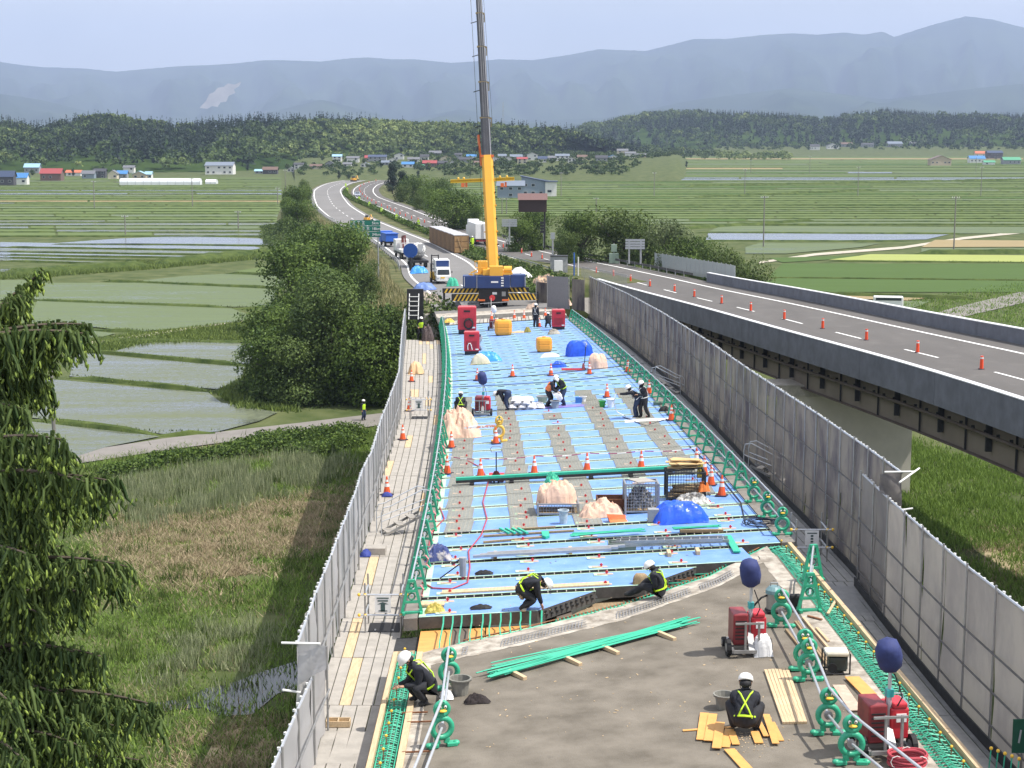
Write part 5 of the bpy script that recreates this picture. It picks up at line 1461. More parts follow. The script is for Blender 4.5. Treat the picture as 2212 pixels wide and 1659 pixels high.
def balloon_light(loc,rz,label,s=1.0,hood=M_navy,tilt=0.25):
 t=thing('floodlight_cart',label,'floodlight',loc,rz)
 t.scale=(s,s,s)
 b=MB()
 for x in(-.33,.33):
  b.beam((x,-.42,.14),(x,.42,.14),.05,.06)
 for y in(-.42,.42,-.1):b.beam((-.33,y,.14),(.33,y,.14),.05,.06)
 b.beam((-.10,-.40,.14),(-.10,-.40,.72),.04,.04);b.beam((.16,-.40,.14),(.16,-.40,.72),.04,.04);b.beam((-.3,-.42,.70),(.24,-.42,.70),.035,.035)
 b.beam((0.03,-.42,.16),(0.03,-.15,.45),.12,.02)
 b.build('chassis',M_pipe,t)
 for x,y,r in((-.40,-.22,.17),(.40,-.22,.17),(-.38,.36,.10),(.38,.36,.10)):
  b=MB();wheel(b,(x,y,r),r,.08);wh=b.build('wheel',M_black,t)
  b=MB();wheel(b,(x,y,r),r*.5,.09);b.build('rim',M_pipe,wh)
 MB().box((-.16,.05,.52),(.30,.56,.62)).build('engine_housing',M_dkred,t,bevel=.03)
 g=MB()
 for k in range(6):g.box((-.16,-.235,.34+k*.07),(.22,.02,.02))
 g.build('grille_bars',M_black,t,kind='stuff')
 MB().box((.20,.06,.50),(.30,.5,.50)).box((.2,.0,.79),(.24,.4,.09)).build('fuel_tank',M_machred,t,bevel=.03)
 MB().box((.22,-.20,.60),(.16,.02,.13)).build('control_plate',M_white2,t)
 b=MB();b.cone((.05,-.1,.16),(.05,-.1,1.0),.045,.045,8);b.cone((.05,-.1,1.0),(.05,-.1,1.42),.03,.03,8);b.build('mast',M_pipe2,t)
 MB().box((.05,-.1,.98),(.11,.11,.12)).build('mast_clamp',M_teal,t)
 M3=Matrix.Rotation(tilt,3,'X')@Matrix.Rotation(-tilt*.6,3,'Y')
 h=MB();q=[];prof=[(.02,.0),(.10,.0),(.17,.06),(.20,.20),(.20,.38),(.17,.50),(.09,.56),(.0,.57)]
 n=14
 for r,z in prof:
  for k in range(n):
   a=2*math.pi*k/n;rr=r*(1+.06*math.sin(k*3+z*9))
   q.append(M3@Vector((rr*math.cos(a),rr*math.sin(a),z))+Vector((.05,-.1,1.38)))
 h.add(q,[(i*n+k,i*n+(k+1)%n,(i+1)*n+(k+1)%n,(i+1)*n+k)for i in range(len(prof)-1)for k in range(n)]+[tuple(range(n-1,-1,-1))])
 h.build('lamp_cover',hood,t,smooth=True)
 tie=MB()
 for k in range(5):
  a=k*1.25;tie.tube([(.05,-.14,1.40),(.05+.07*math.cos(a),-.2,1.42+.06*math.sin(a))],.01,4)
 tie.build('tie_strings',M_clamp,t,kind='stuff')
 cb=MB();cb.tube([(.1,-.15,1.30),(.17,-.2,1.1),(.2,-.25,.95),(.15,-.2,.8)],.012,5);cb.build('cable',M_black,t)
 return t
balloon_light(DK(1612,1408),.05,'red floodlight cart with a navy lamp cover on the slab beside the white sack',1.12)
balloon_light(DK(1905,1622),.12,'red floodlight cart with a navy lamp cover beside the red hose coil',1.15,tilt=.45)
balloon_light(DK(1042,897),-.05,'red floodlight cart with a round navy cover in the middle of the blue deck',1.10)
balloon_light(DK(1066,713),.1,'floodlight cart with a white cover at the far end of the deck',1.0,hood=M_white2)
def red_box(loc,rz,size,label,hose=False):
 w,d,h=size
 t=thing('red_compressor',label,'compressor',loc,rz)
 MB().box((0,0,h*.58),(w,d,h*.84)).build('housing',M_machred,t,bevel=.05)
 MB().box((0,0,h*.09),(w*.92,d*.92,h*.18)).build('skirt',M_dark,t)
 MB().box((0,-d/2-.008,h*.86),(w*.34,.02,h*.07)).build('handle_recess',M_black,t)
 MB().box((0,0,h*1.01),(w*.9,d*.9,.03)).build('lid',mat('lid_red',(0.50,0.09,0.10),0.4),t)
 g=MB()
 for k in range(7):g.box((0,-d/2-.006,h*.3+k*h*.05),(w*.7,.012,.018))
 g.build('louvres',M_dkred,t,kind='stuff')
 MB().box((w*.34,-d/2-.01,h*.25),(w*.2,.01,h*.05)).build('badge',M_white2,t)
 if hose:
  b=MB()
  for k in range(5):b.tube([(.1+.03*k,-d/2-.12,h*.62-abs(k-2)*.02+.0)]+[(.12+.36*math.sin(a)*(1-k*.05),-d/2-.12-.03*k,h*.40+.42*math.cos(a)*(1-k*.06))for a in np.linspace(0,6.28,14)],.03,5)
  b.build('coiled_hose',M_black,t)
 return t
red_box(DK(1009,720),0.02,(1.42,1.2,2.05),'tall dark red compressor with a black hose hung on its front',True)
red_box(DK(1019,765),0.03,(1.02,.8,1.5),'red compressor with an upside-down white hook shape on its front')
red_box(DK(1206,712),0.02,(1.00,.8,1.52),'red compressor at the far right end of the blue deck')
o=MB().tube([(-.25,-.44,.35),(-.27,-.45,.6),(-.2,-.45,.78),(-.08,-.45,.78),(-.02,-.45,.6),(.03,-.45,.35)],.028,6).build('white_hook',M_white2);o.parent=[x for x in COL.objects if x.get('label','').startswith('red compressor with an upside')][0]
M_tank=mat('orange_tank',(0.85,0.34,0.035),0.4,var=0.06,spec=0.5)
def tank(loc,rz,w,h,label,seam=True):
 t=thing('water_tank',label,'water tank',loc,rz)
 d=w*.9
 b=MB();q=[];prof=[(.78,0.0),(.90,.06),(.98,.2),(1.0,.48),(.95,.52),(1.0,.56),(.99,.80),(.90,.95),(.72,1.0)]
 n=16
 for r,z in prof:
  for k in range(n):
   a=2*math.pi*(k+.5)/n;c,s=math.cos(a),math.sin(a)
   e=(abs(c)**6+abs(s)**6)**(-1/6)
   q.append((w/2*r*c*e,d/2*r*s*e,z*h+.04))
 b.add(q,[(i*n+k,i*n+(k+1)%n,(i+1)*n+(k+1)%n,(i+1)*n+k)for i in range(len(prof)-1)for k in range(n)]+[tuple(range(n-1,-1,-1)),tuple((len(prof)-1)*n+k for k in range(n))])
 b.build('tank_body',M_tank,t,smooth=False,bevel=.0)
 MB().cone((0,0,h+.03),(0,0,h+.10),w*.12,w*.11,10).build('filler_cap',M_tank,t)
 MB().box((0,0,.03),(w*.8,d*.8,.06)).build('skid',M_dark,t)
 return t
tank(DK(1087,724),.05,1.30,1.12,'large orange plastic water tank left of the deck centre')
tank(DK(1175,760),.12,1.02,.92,'smaller orange plastic tank behind the white sacks')
M_tarp=mat('blue_tarpaulin',(0.018,0.10,0.62),0.38,var=0.2,scale=3,spec=0.5,bump=0.7,bscale=4)
M_tarp2=mat('bright_blue_tarpaulin',(0.05,0.30,0.80),0.4,var=0.2,scale=3,spec=0.5)
M_bag=mat('peach_bag_cloth',(0.70,0.48,0.36),0.8,var=0.12,scale=5,bump=0.6,bscale=7)
M_sack=mat('white_sack_cloth',(0.72,0.72,0.73),0.7,var=0.08,scale=4,bump=0.5,bscale=9)
M_tan=mat('tan_sack_cloth',(0.62,0.42,0.24),0.8,var=0.1,scale=4,bump=0.5,bscale=7)
def lump(w,d,h,seed,rough=.25,n=26,skirt=.0,freq=2.3,flat=False):
 """a draped, wrinkled heap: closed surface of n x n cells with its own floor"""
 b=MB();q=[]
 sd=seed*7.31
 for j in range(n+1):
  for i in range(n+1):
   x=-1+2*i/n;y=-1+2*j/n
   r=(abs(x)**3+abs(y)**3)**(1/3)
   e=1+.16*noise.noise(Vector((math.atan2(y,x)*1.6,sd,0)))
   z=max(0.0,1-min(1,r)**(4.5 if flat else 2.6))**(.55 if flat else.85)
   nz=noise.fractal(Vector((x*freq,y*freq,sd)),.9,2.2,4)
   rid=1-abs(noise.noise(Vector((x*freq*1.4+3,y*freq*1.4,sd+5))))*2.2
   nz=max(-.7,min(.7,nz));rid=max(-.6,min(1,rid))
   zz=z*(1+rough*.55*nz)+rough*.16*rid*z
   if r>.98:zz=0
   wx=1+rough*.12*noise.noise(Vector((x*4,y*4,sd+9)))
   q.append((x*w/2*e*wx,y*d/2*e*wx,max(0,zz)*h*.95+.015))
 m_=len(q)
 b.add(q,[(j*(n+1)+i,j*(n+1)+i+1,(j+1)*(n+1)+i+1,(j+1)*(n+1)+i)for j in range(n)for i in range(n)])
 return b
def heap(name,label,cat,loc,w,d,h,m,seed,**k):
 o=lump(w,d,h,seed,**k).build(name,m,label=label,cat=cat);o.location=loc
 o.rotation_euler=(-.039,-.055,0)
 return o
heap('blue_tarpaulin','bright blue tarpaulin heap in the near part of the deck, below the rubble sacks','tarpaulin',DK(1467,1125),1.75,1.1,.62,M_tarp,1,rough=.35)
heap('blue_tarpaulin','blue tarpaulin wrapped over a tall load on the far right of the deck','tarpaulin',DK(1253,768),1.7,1.2,.95,M_tarp,2,flat=True)
heap('blue_tarpaulin','small crumpled blue sheet beside the pallet jack with red forks','tarpaulin',DK(1207,793),.95,.6,.35,M_tarp,3,rough=.5)
heap('blue_tarpaulin','light blue tarpaulin spread behind the tan bag below the red compressor','tarpaulin',DK(1052,780),1.9,1.0,.55,M_tarp2,4,rough=.55)
heap('tan_bag','cream bag slumped in front of the light blue tarpaulin','bag',DK(1037,786),1.15,.7,.62,mat('cream_bag_cloth',(0.55,0.50,0.38),0.8,bump=.5,bscale=6),5)
heap('bulk_bag_heap','big heap of empty peach bulk bags beside the left stands','bag heap',DK(992,940),1.9,2.1,1.0,M_bag,6,rough=.8,n=46,freq=3.2)
heap('bulk_bag','round filled peach bulk bag behind the faded cone','bulk bag',DK(1291,796),1.15,1.0,.85,M_bag,7,flat=True)
heap('bulk_bag','crumpled peach and blue bag next to the orange scoop','bulk bag',DK(1301,1114),1.45,.9,.42,M_bag,8,rough=.9,n=34,freq=3.5)
heap('tan_sack','large tan sack leaning against the left mesh wall','sack',WK(899,806),.95,1.5,.75,M_tan,9,rough=.2)
heap('folded_cable_heap','dark heap of cable reels and rags between the left wall and the far stands','cable heap',WK(925,735),.95,1.6,1.05,mat('dark_rags',(0.09,0.07,0.07),0.9,var=.5,scale=9),10,rough=.7)
heap('rubbish_heap','dark red and white rubbish sack in a rack beside the left stands','rubbish sack',DK(947,1208),.75,.7,.42,mat('rack_contents',(0.05,0.07,0.20),0.8,col2=(0.45,0.42,0.42),scale=4,thr=(.5,.6)),12,rough=.6)
heap('white_sheet','white sheet thrown down in front of the smaller orange tank','sheet',DK(1188,771),1.2,.6,.25,M_sack,13,rough=.4)
heap('jacket','dark jacket dropped on the worn slab beside the crouching worker','jacket',DK(1030,1518),.52,.24,.15,mat('dark_jacket',(0.035,0.028,0.028),0.9),14,rough=.8)
heap('cable_pile','black coiled cable in front of the kneeling worker at the deck edge','cable',DK(1040,1314),.55,.28,.08,M_black,15,rough=.8)
heap('cable_pile','small black cable coil behind the kneeling worker','cable',DK(1046,1240),.50,.24,.08,M_black,16,rough=.8)
heap('rubble_sacks','pile of grey and white rubble sacks above the blue tarpaulin','sacks',DK(1495,1088),1.2,.6,.28,mat('grey_white_sacks',(0.16,0.15,0.14),0.8,col2=(0.62,0.60,0.56),scale=5,thr=(.42,.55)),17,rough=1.0,n=34,freq=5)
heap('plastic_bag','white plastic bag leaning on the floodlight cart on the worn slab','plastic bag',DK(1648,1416),.42,.34,.45,M_sack,18,flat=True)
heap('dirty_rag','white rag behind the crouching worker at the lower left','rag',DK(965,1508),.28,.34,.16,M_sack,20,rough=.6)
sk=lump(.62,.40,.15,30,rough=.12,n=12,flat=True).mesh('cement_sack',M_sack)
k=0
S0=DK(1131,884)
for lay,cols in enumerate([(3,3),(3,3),(2,3),(2,2),(2,2),(1,2),(1,1)]):
 for cx in range(cols[0]+(1 if lay<2 else 0)):
  for cy in range(2 if lay<5 else 1):
   if k>=28:break
   loc=S0+Vector(((cx-(cols[0])/2+.3)*.44+rnd.uniform(-.04,.04),cy*.42+rnd.uniform(-.04,.04),lay*.105))
   o=bpy.data.objects.new('cement_sack',sk);COL.objects.link(o);o.location=loc;o.rotation_euler=(rnd.uniform(-.06,.06),rnd.uniform(-.06,.06),rnd.uniform(-.4,.4)+(1.57 if lay%2 else 0))
   tag(o,f'white cement sack, {["bottom", "second", "third", "fourth", "fifth", "sixth", "top"][lay]} layer of the stack in mid deck, {"front" if cy == 0 else "back"} row, {ordinal(cx + 1)} from left','sack','white cement sacks stacked in mid deck')
   k+=1
M_gbox=mat('grey_bin',(0.30,0.31,0.32),0.6,var=0.15,scale=4)
M_bucket=mat('cement_bucket',(0.22,0.215,0.19),0.75,var=0.2,scale=8)
def bucket(loc,r,h,m,label,name='bucket',lid=None,cat='bucket'):
 t=thing(name,label,cat,loc)
 b=MB();n=14;q=[]
 for rr,z in((r*.72,0),(r*.92,h*.9),(r*1.12,h*.93),(r*1.12,h),(r*.95,h),(r*.70,.03)):
  for k in range(n):a=2*math.pi*k/n;q.append((rr*math.cos(a),rr*math.sin(a),z))
 b.add(q,[(i*n+k,i*n+(k+1)%n,(i+1)*n+(k+1)%n,(i+1)*n+k)for i in range(5)for k in range(n)]+[tuple(range(n-1,-1,-1)),tuple(5*n+k for k in range(n))])
 b.build('shell',m,t)
 if lid:MB().cone((0,0,h*.96),(0,0,h*1.03),r*.98,r*.98,14).build('lid',lid,t)
 hb=MB();hb.tube([(r*1.1*math.cos(a),-.3*r-.0,h*.95-.3*r*math.sin(a))for a in np.linspace(0,math.pi,9)],.008,4);hb.build('handle',M_pipe,t)
 return t
bucket(DK(1564,1530),.20,.30,M_bucket,'grey cement-caked bucket left of the crouching worker in the lime harness')
bucket(DK(994,1500),.22,.36,M_bucket,'grey cement-caked bucket behind the crouching worker at the lower left')
bucket(DK(1217,1131),.16,.44,mat('splashed_bucket',(0.42,0.50,0.56),0.6,var=.2,scale=9),'pale blue splashed paint can in front of the cage trolley','paint_can')
bucket(DK(1319,880),.19,.42,M_white2,'white bucket beside the green one in mid deck',lid=M_white2)
bucket(DK(1301,880),.17,.32,mat('bright_green_bucket',(0.03,0.30,0.05),0.45),'bright green bucket next to the white one')
bucket(DK(1199,882),.22,.38,M_gbox,'grey mixing bucket between the two standing workers')
bucket(DK(1259,869),.18,.30,M_white2,'white lidded tub near the blue crate in mid deck',lid=M_gbox)
bucket(DK(1172,868),.30,.30,M_gbox,'wide grey tub behind the cement sacks')
def box_thing(name,label,cat,loc,s,m,rz=0.0,bev=.012,rot=None):
 t=MB().box((0,0,s[2]/2),s).build(name,m,label=label,cat=cat,bevel=bev);t.location=loc;t.rotation_euler=rot or(0,0,rz)
 return t
box_thing('blue_crate','small blue crate by the lidded tub in mid deck','crate',DK(1250,870),(.32,.3,.3),mat('crate_blue',(0.06,0.20,0.50),.5))
box_thing('grey_can','square grey metal can left of the blue tarpaulin','can',DK(1411,1127),(.34,.28,.42),M_gbox)
box_thing('tool_case','dark green case lying by the right stands','case',DK(1424,875),(.55,.35,.16),mat('case_green',(0.10,0.16,0.12),.6))
heap('black_bag','black bag at the foot of the right stands','bag',DK(1435,888),.55,.4,.22,M_black,22)
heap('purple_sheet','purple plastic sheet spread in front of the two standing workers','plastic sheet',DK(1200,879),3.2,.9,.05,mat('purple_sheet',(0.20,0.17,0.48),0.4,var=.3,scale=3),23,rough=.5)
heap('white_powder_sheet','white spill around the feet of the hose crew','spill',DK(1400,908),2.0,.8,.04,M_white2,24,rough=.4)
t=thing('open_box','open rusty brown steel box left of the grey cage','box',DK(1322,1102),.02)
b=MB();b.box((0,0,.02),(1.0,.7,.04))
for s in(-1,1):b.box((s*.49,0,.22),(.03,.7,.44));b.box((0,s*.34,.22),(.95,.03,.44))
b.build('walls',mat('rusty_steel_box',(0.12,0.05,0.03),.7,var=.4,scale=6),t);MB().box((0,-.352,.43),(1.0,.03,.03)).build('rim',M_rust,t)
def cage(loc,rz,w,d,h,label,m=M_pipe,panels=True,name='mesh_cage'):
 t=thing(name,label,'mesh cage',loc,rz)
 for sx in(-1,1):
  for sy in(-1,1):MB().box((sx*w/2,sy*d/2,h/2),(.06,.06,h)).build('corner_post',m,t)
 b=MB()
 for z in(.08,h-.03):
  for s in(-1,1):b.beam((-w/2,s*d/2,z),(w/2,s*d/2,z),.05,.05);b.beam((s*w/2,-d/2,z),(s*w/2,d/2,z),.05,.05)
 b.build('rails',m,t)
 wb=MB()
 for s in(-1,1):
  for i in range(int(w/.09)):x=-w/2+.09*i;wb.box((x,s*d/2,h/2),(.010,.010,h*.92))
  for i in range(int(d/.09)):y=-d/2+.09*i;wb.box((s*w/2,y,h/2),(.010,.010,h*.92))
  for i in range(int(h/.1)):z=.1+.1*i;wb.box((0,s*d/2,z),(w,.010,.010));wb.box((s*w/2,0,z),(.010,d,.010))
 wb.build('wire_sides',m,t,kind='stuff')
 MB().box((0,0,.07),(w*.97,d*.97,.04)).build('floor',M_woodd,t)
 return t
cage(DK(1384,1104),.02,1.05,.8,.98,'grey steel mesh cage with a plank laid across its top')
o=MB().box((0,0,.01),(.62,1.0,.03)).build('duckboard',M_plank,label='ribbed grey board lying across the top of the grey cage',cat='board');o.location=DK(1384,1104)+Vector((.02,.05,.99));o.rotation_euler=(-.08,0,.3)
heap('scrap_metal','tangle of grey scrap inside the steel mesh cage','scrap',DK(1384,1100)+Vector((0,0,.08)),.9,.65,.5,mat('scrap_grey',(0.10,0.10,0.10),.6,col2=(0.5,0.5,0.5),scale=14,thr=(.5,.6)),31,rough=1.2,n=34,freq=6)
cage(DK(1205,1108),.0,1.30,.9,.42,'low cage trolley carrying a big peach bag with green netting')
heap('bulk_bag','big white and peach bulk bag standing in the low cage trolley','bulk bag',DK(1203,1106)+Vector((0,0,.32)),1.30,.95,.62,M_bag,33,flat=True,rough=.5,n=34,freq=3)
heap('green_net','green netting draped over the top of the caged bulk bag','net',DK(1192,1100)+Vector((0,-.12,.92)),.50,.55,.26,M_rebar,34,rough=.9,n=24,freq=4)
cage(DK(1479,1075),.0,1.25,.8,.95,'dark wheeled cage loaded with timber offcuts and orange net',m=M_dark)
GBP='tan boards piled on the dark wheeled cage'
bz=DK(1479,1075)+Vector((0,0,1.0))
bm_=MB().box((0,0,.012),(.95,.30,.024)).mesh('board',mat('tan_board',(0.58,0.40,0.19),.7,var=.15,scale=3))
for i in range(14):
 o=bpy.data.objects.new('board',bm_);COL.objects.link(o);o.location=bz+Vector((rnd.uniform(-.18,.22),rnd.uniform(-.22,.22),(i//2)*.045+rnd.uniform(0,.01)));o.rotation_euler=(rnd.uniform(-.05,.05),rnd.uniform(-.05,.05),rnd.uniform(-.5,.9))
 tag(o,'tan board in the untidy pile on top of the dark wheeled cage','board',GBP)
bm2=MB().box((0,0,.035),(.85,.09,.07)).mesh('timber',M_woodd)
for i in range(12):
 o=bpy.data.objects.new('timber_offcut',bm2);COL.objects.link(o);o.location=DK(1481,1076)+Vector((rnd.uniform(-.1,.1),rnd.uniform(-.25,.25),.12+(i//3)*.075));o.rotation_euler=(0,0,rnd.uniform(-.25,.25))
 tag(o,'brown timber offcut stacked inside the dark wheeled cage','timber','timber offcuts inside the dark wheeled cage')
heap('orange_net','orange net bundle hanging on the right side of the dark wheeled cage','net',DK(1520,1076)+Vector((0,-.1,.25)),.38,.3,.28,mat('orange_net',(0.75,0.20,0.04),.7),36,rough=1,n=16)
heap('yellow_rope','yellow and black rope bundle tied to the dark wheeled cage','rope',DK(1514,1060)+Vector((0,0,.45)),.26,.24,.5,mat('yellow_black_rope',(0.10,0.09,0.03),.8,col2=(0.55,0.42,0.05),scale=16,thr=(.45,.55)),37,rough=.8,n=16)
def jack(loc,rz,label,s=1.0,hh=1.15,redf=True):
 t=thing('pallet_jack',label,'pallet jack',loc,rz);t.scale=(s,s,s)
 b=MB()
 for x in(-.2,.2):b.box((x,.75,.07),(.16,1.2,.05))
 b.build('forks',M_red if redf else M_dark,t)
 b=MB();b.add([(-.28,0,.05),(.28,0,.05),(.28,.16,.05),(-.28,.16,.05),(-.07,.02,.42),(.07,.02,.42),(.07,.12,.42),(-.07,.12,.42)],[(3,2,1,0),(4,5,6,7),(0,1,5,4),(1,2,6,5),(2,3,7,6),(3,0,4,7)]);b.build('body',mat('jack_body',(0.16,0.02,0.02),.5),t)
 b=MB();wheel(b,(-.08,.03,.09),.09,.07);wheel(b,(.08,.03,.09),.09,.07);b.build('wheels',M_black,t)
 b=MB();b.beam((0,0.02,.40),(0,-.06,hh),.045,.045);b.build('shaft',M_dark,t)
 b=MB();b.tube([(-.04,-.06,hh),(-.17,-.07,hh+.0),(-.21,-.08,hh+.12),(-.15,-.08,hh+.20),(0,-.08,hh+.22),(.15,-.08,hh+.20),(.21,-.08,hh+.12),(.17,-.07,hh),(.04,-.06,hh)],.018,6);b.build('handle_loop',M_pipe,t)
 return t
jack(DK(1072,1043),.0,'pallet jack with its handle upright beside the long green beam',1.0,1.15)
jack(DK(1263,800),1.6,'pallet jack with long red forks in front of the blue wrapped load',1.0,1.4)
a=DK(985,1040,.16);c=DK(1500,1012,.16)
t=thing('green_beam','very long bright green steel beam laid across the deck on small bearers','beam',a)
b=MB();b.beam((0,0,.07),c-a+Vector((0,0,.07)),.17,.14);b.build('flange',M_gpb:=mat('beam_green',(0.03,0.42,0.27),.45,var=.08),t)
b=MB();b.beam((0,-.09,0),c-a+Vector((0,-.09,0)),.03,.10);b.build('lower_edge',M_dark,t)
for i in range(6):
 q=a.lerp(c,(i+.4)/6);box_thing('bearer','small black bearer block under the long green beam','bearer',q-Vector((0,.02,.17)),(.16,.38,.10),M_black)['group']='bearers under the long green beam'
def bundle(label,a,c,n,w,m,name='bar_bundle',r=.014,hgt=.05,fan=.3):
 t=thing(name,label,'bar bundle',a)
 d=c-a;s=Vector((d.y,-d.x,0)).normalized()
 me=None
 for i in range(n):
  o0=s*rnd.uniform(-w/2,w/2)*(1+fan*rnd.random())+Vector((0,0,rnd.uniform(0,hgt)));o1=s*rnd.uniform(-w/2,w/2)+Vector((0,0,rnd.uniform(0,hgt)))
  e0,e1=rnd.uniform(0,.08),rnd.uniform(.9,1.0)
  b=MB();b.cone(d*e0+o0,d*e1+o1,r,r,5);b.build('bar',m,t)
 return t
bundle('long bundle of bright green bars lying diagonally on the worn slab',DK(1040,1461,.09),DK(1500,1340,.09),26,.42,M_gpb,r=.016)
bundle('thin green bars lying above the diagonal bundle on the worn slab',DK(1060,1440,.06),DK(1525,1338,.06),6,.25,M_gpb)
GB_='timber bearers under the diagonal green bundle'
for px,py in((1118,1462),(1237,1432),(1318,1408),(1440,1378)):
 box_thing('timber_bearer','square timber bearer under the diagonal green bundle','timber',DK(px,py),(.10,.62,.09),M_wood,rz=.55)['group']=GB_
bundle('bundle of green bars with white ends, centre of the near blue panels',DK(1228,1158,.12),DK(1395,1146,.12),14,.34,M_gpb,r=.017)
bundle('short green bars with white ends on a brown timber',DK(1452,1143,.13),DK(1560,1137,.13),10,.26,M_gpb,r=.017)
box_thing('timber_bearer','brown timber under the short green bars','timber',DK(1515,1150),(1.3,.12,.1),M_woodd)
t=thing('green_plate','bright green pointed steel plate standing among boards','plate',DK(1177,1160),0)
b=MB();b.prism([(-.10,.35),(.12,.38),(.14,-.2),(.02,-.35),(-.08,-.2)],.02,.10);b.build('plate',M_gpb,t)
for k_,(px,py)in enumerate(((1088,1150),(1101,1150),(1115,1150),(1128,1150))):
 o=MB().beam((-.12,.32,.05),(.16,-.30,.05),.07,.05).build('green_bracket',M_gpb,label=f'{ordinal(k_ + 1)} of four parallel green brackets left of the pointed plate',cat='bracket',group='four parallel green brackets');o.location=DK(px,py,.06)
for k_,(x0,y0,x1,y1)in enumerate(((1046,1147,1200,1138),(1044,1158,1240,1146),(1044,1171,1170,1160))):
 a=DK(x0,y0,.04);c=DK(x1,y1,.04);o=MB().beam((0,0,0),c-a,.08,.05).build('batten',M_woodd,label=f'{["upper", "middle", "lower"][k_]} long batten under the green brackets',cat='batten');o.location=a
a=DK(1572,1157,.06);c=DK(1592,1192,.06);o=MB().beam((0,0,0),c-a,.20,.04).build('green_strip',M_gpb,label='short wide green strip slanting at the right of the near deck',cat='strip');o.location=a
a=DK(1022,1200,.17);c=DK(1320,1184,.17)
t=thing('steel_channel','long grey steel channels stacked on timber bearers, near deck','steel channel',a)
for k_ in range(3):
 b=MB();o_=Vector((k_*.2,k_*.10-.1,.02*k_));b.beam(o_,c-a+o_,.10,.07);b.build('channel',M_steel,t)
for px,py in((1070,1204),(1232,1194)):box_thing('timber_bearer',f'timber bearer under the grey channels, {"left" if px < 1100 else "right"} one','timber',DK(px,py),(.10,.45,.14),M_wood)
def ladder(a,c,w,label,rungs=12):
 t=thing('ladder',label,'ladder',a);d=c-a;s=Vector((-d.y,d.x,0)).normalized()*w
 for k_ in(0,1):b=MB();b.beam(s*k_,d+s*k_,.03,.09);b.build('side_rail',M_steel,t)
 rm=MB()
 for i in range(rungs):
  q=d*((i+.5)/rungs);b=MB();b.beam(q,q+s,.03,.03);b.build('rung',M_steel,t)
 return t
ladder(DK(1322,1180,.15),DK(1575,1168,.15),.38,'aluminium ladder lying across the near deck, behind the plastic tub')
ladder(DK(1330,1172,.24),DK(1560,1166,.24),.34,'second aluminium ladder lying on top of the first')
for px,py in((1445,1200),(1507,1196)):box_thing('timber_bearer',f'white-ended timber bearer under the ladders, {"left" if px < 1500 else "right"} one','timber',DK(px,py),(.11,.42,.13),M_wood)
t=thing('plastic_tub','grey-green rectangular plastic tub in front of the ladders','tub',DK(1343,1186),.0)
b=MB();b.prism([(-.38,-.22),(.38,-.22),(.38,.22),(-.38,.22)],0,.03)
for s in(-1,1):b.box((s*.385,0,.11),(.02,.46,.22));b.box((0,s*.225,.11),(.78,.02,.22))
b.build('walls',mat('tub_green',(0.20,0.25,0.22),.55),t)
t=thing('dust_scoop','orange plastic dust scoop lying open beside the crumpled peach bag','scoop',DK(1335,1126),.2)
b=MB();b.add([(-.30,-.16,.02),(.28,-.20,.02),(.30,.18,.02),(-.28,.16,.02),(-.34,-.2,.16),(-.32,.2,.2),(.30,.22,.14)],[(0,1,2,3),(0,3,5,4),(3,2,6,5)]);b.build('pan',mat('scoop_orange',(0.78,0.20,0.08),.5),t)
o=MB().box((0,0,.03),(4.4,.34,.05)).build('plank_board',M_wood,label='long pale plank lying on the blue deck behind the kneeling worker',cat='plank');o.location=DK(1090,1274,.0)+Vector((.55,0,.02));o.rotation_euler=(-.039,-.055,.0)
o=MB().box((0,0,.03),(.62,.30,.05)).build('plank_board',M_wood,label='short pale board at the left corner of the blue deck',cat='plank');o.location=DK(934,1307,.03)
heap('yellow_net_bundle','yellow net bundle lying over small blue gloves at the left corner of the deck','net',DK(940,1322),.5,.3,.18,mat('yellow_net',(0.35,0.30,0.06),.8,col2=(0.7,.55,.15),scale=14,thr=(.4,.6)),41,rough=1,n=20,freq=5)
heap('brown_block','brown wooden block beside the sitting worker','block',DK(1384,1260),.42,.3,.26,M_woodd,42,flat=True,rough=.1)
M_hose=mat('red_hose',(0.42,0.06,0.08),.5,var=.15)
M_bhose=mat('black_hose',(0.02,0.025,0.04),.5)
T=thing('hose_coil','thick coil of dull red hose at the bottom right, beside the floodlight cart','hose',DK(1960,1652),0)
for k_ in range(7):
 b=MB();rr=.30-.012*(k_%3);b.tube([(rr*math.cos(a)*1.12,rr*math.sin(a)*.85+.02*k_%.05,.03+.028*k_+.01*math.sin(a*3+k_))for a in np.linspace(0,2*math.pi,26,endpoint=False)],.024,6,closed=True);b.build('hose_turn',M_hose,T)
for a_ in(1.4,3.9,5.4):b=MB();ring(b,(.31*math.cos(a_),.26*math.sin(a_),.12),.11,.008,8);b.build('tie',M_clamp,T)
T=thing('hose_coil','loose coil of thin black hose beside the right stands','hose',DK(1640,1132),0)
for k_ in range(6):
 b=MB();ox,oy=rnd.uniform(-.15,.15),rnd.uniform(-.15,.15);rr=rnd.uniform(.38,.55);b.tube([(ox+rr*math.cos(a),oy+rr*.9*math.sin(a),.03+.02*k_+.06*max(0,math.sin(a+k_)))for a in np.linspace(0,2*math.pi,30,endpoint=False)],.014,5,closed=True);b.build('hose_turn',M_bhose,T)
cable([DK(*q,.03)for q in((912,1258),(935,1270),(975,1272),(1010,1258),(1015,1225),(1012,1190),(1040,1155),(1052,1120),(1043,1085),(1055,1040),(1040,1010),(1010,995))],.022,M_hose,'red_hose','red hose winding across the left near part of the deck','hose',0,6)
cable([DK(*q,.03)for q in((925,1185),(932,1150),(960,1120),(950,1095))],.02,M_hose,'red_hose','short red hose at the left stands','hose',0,5)
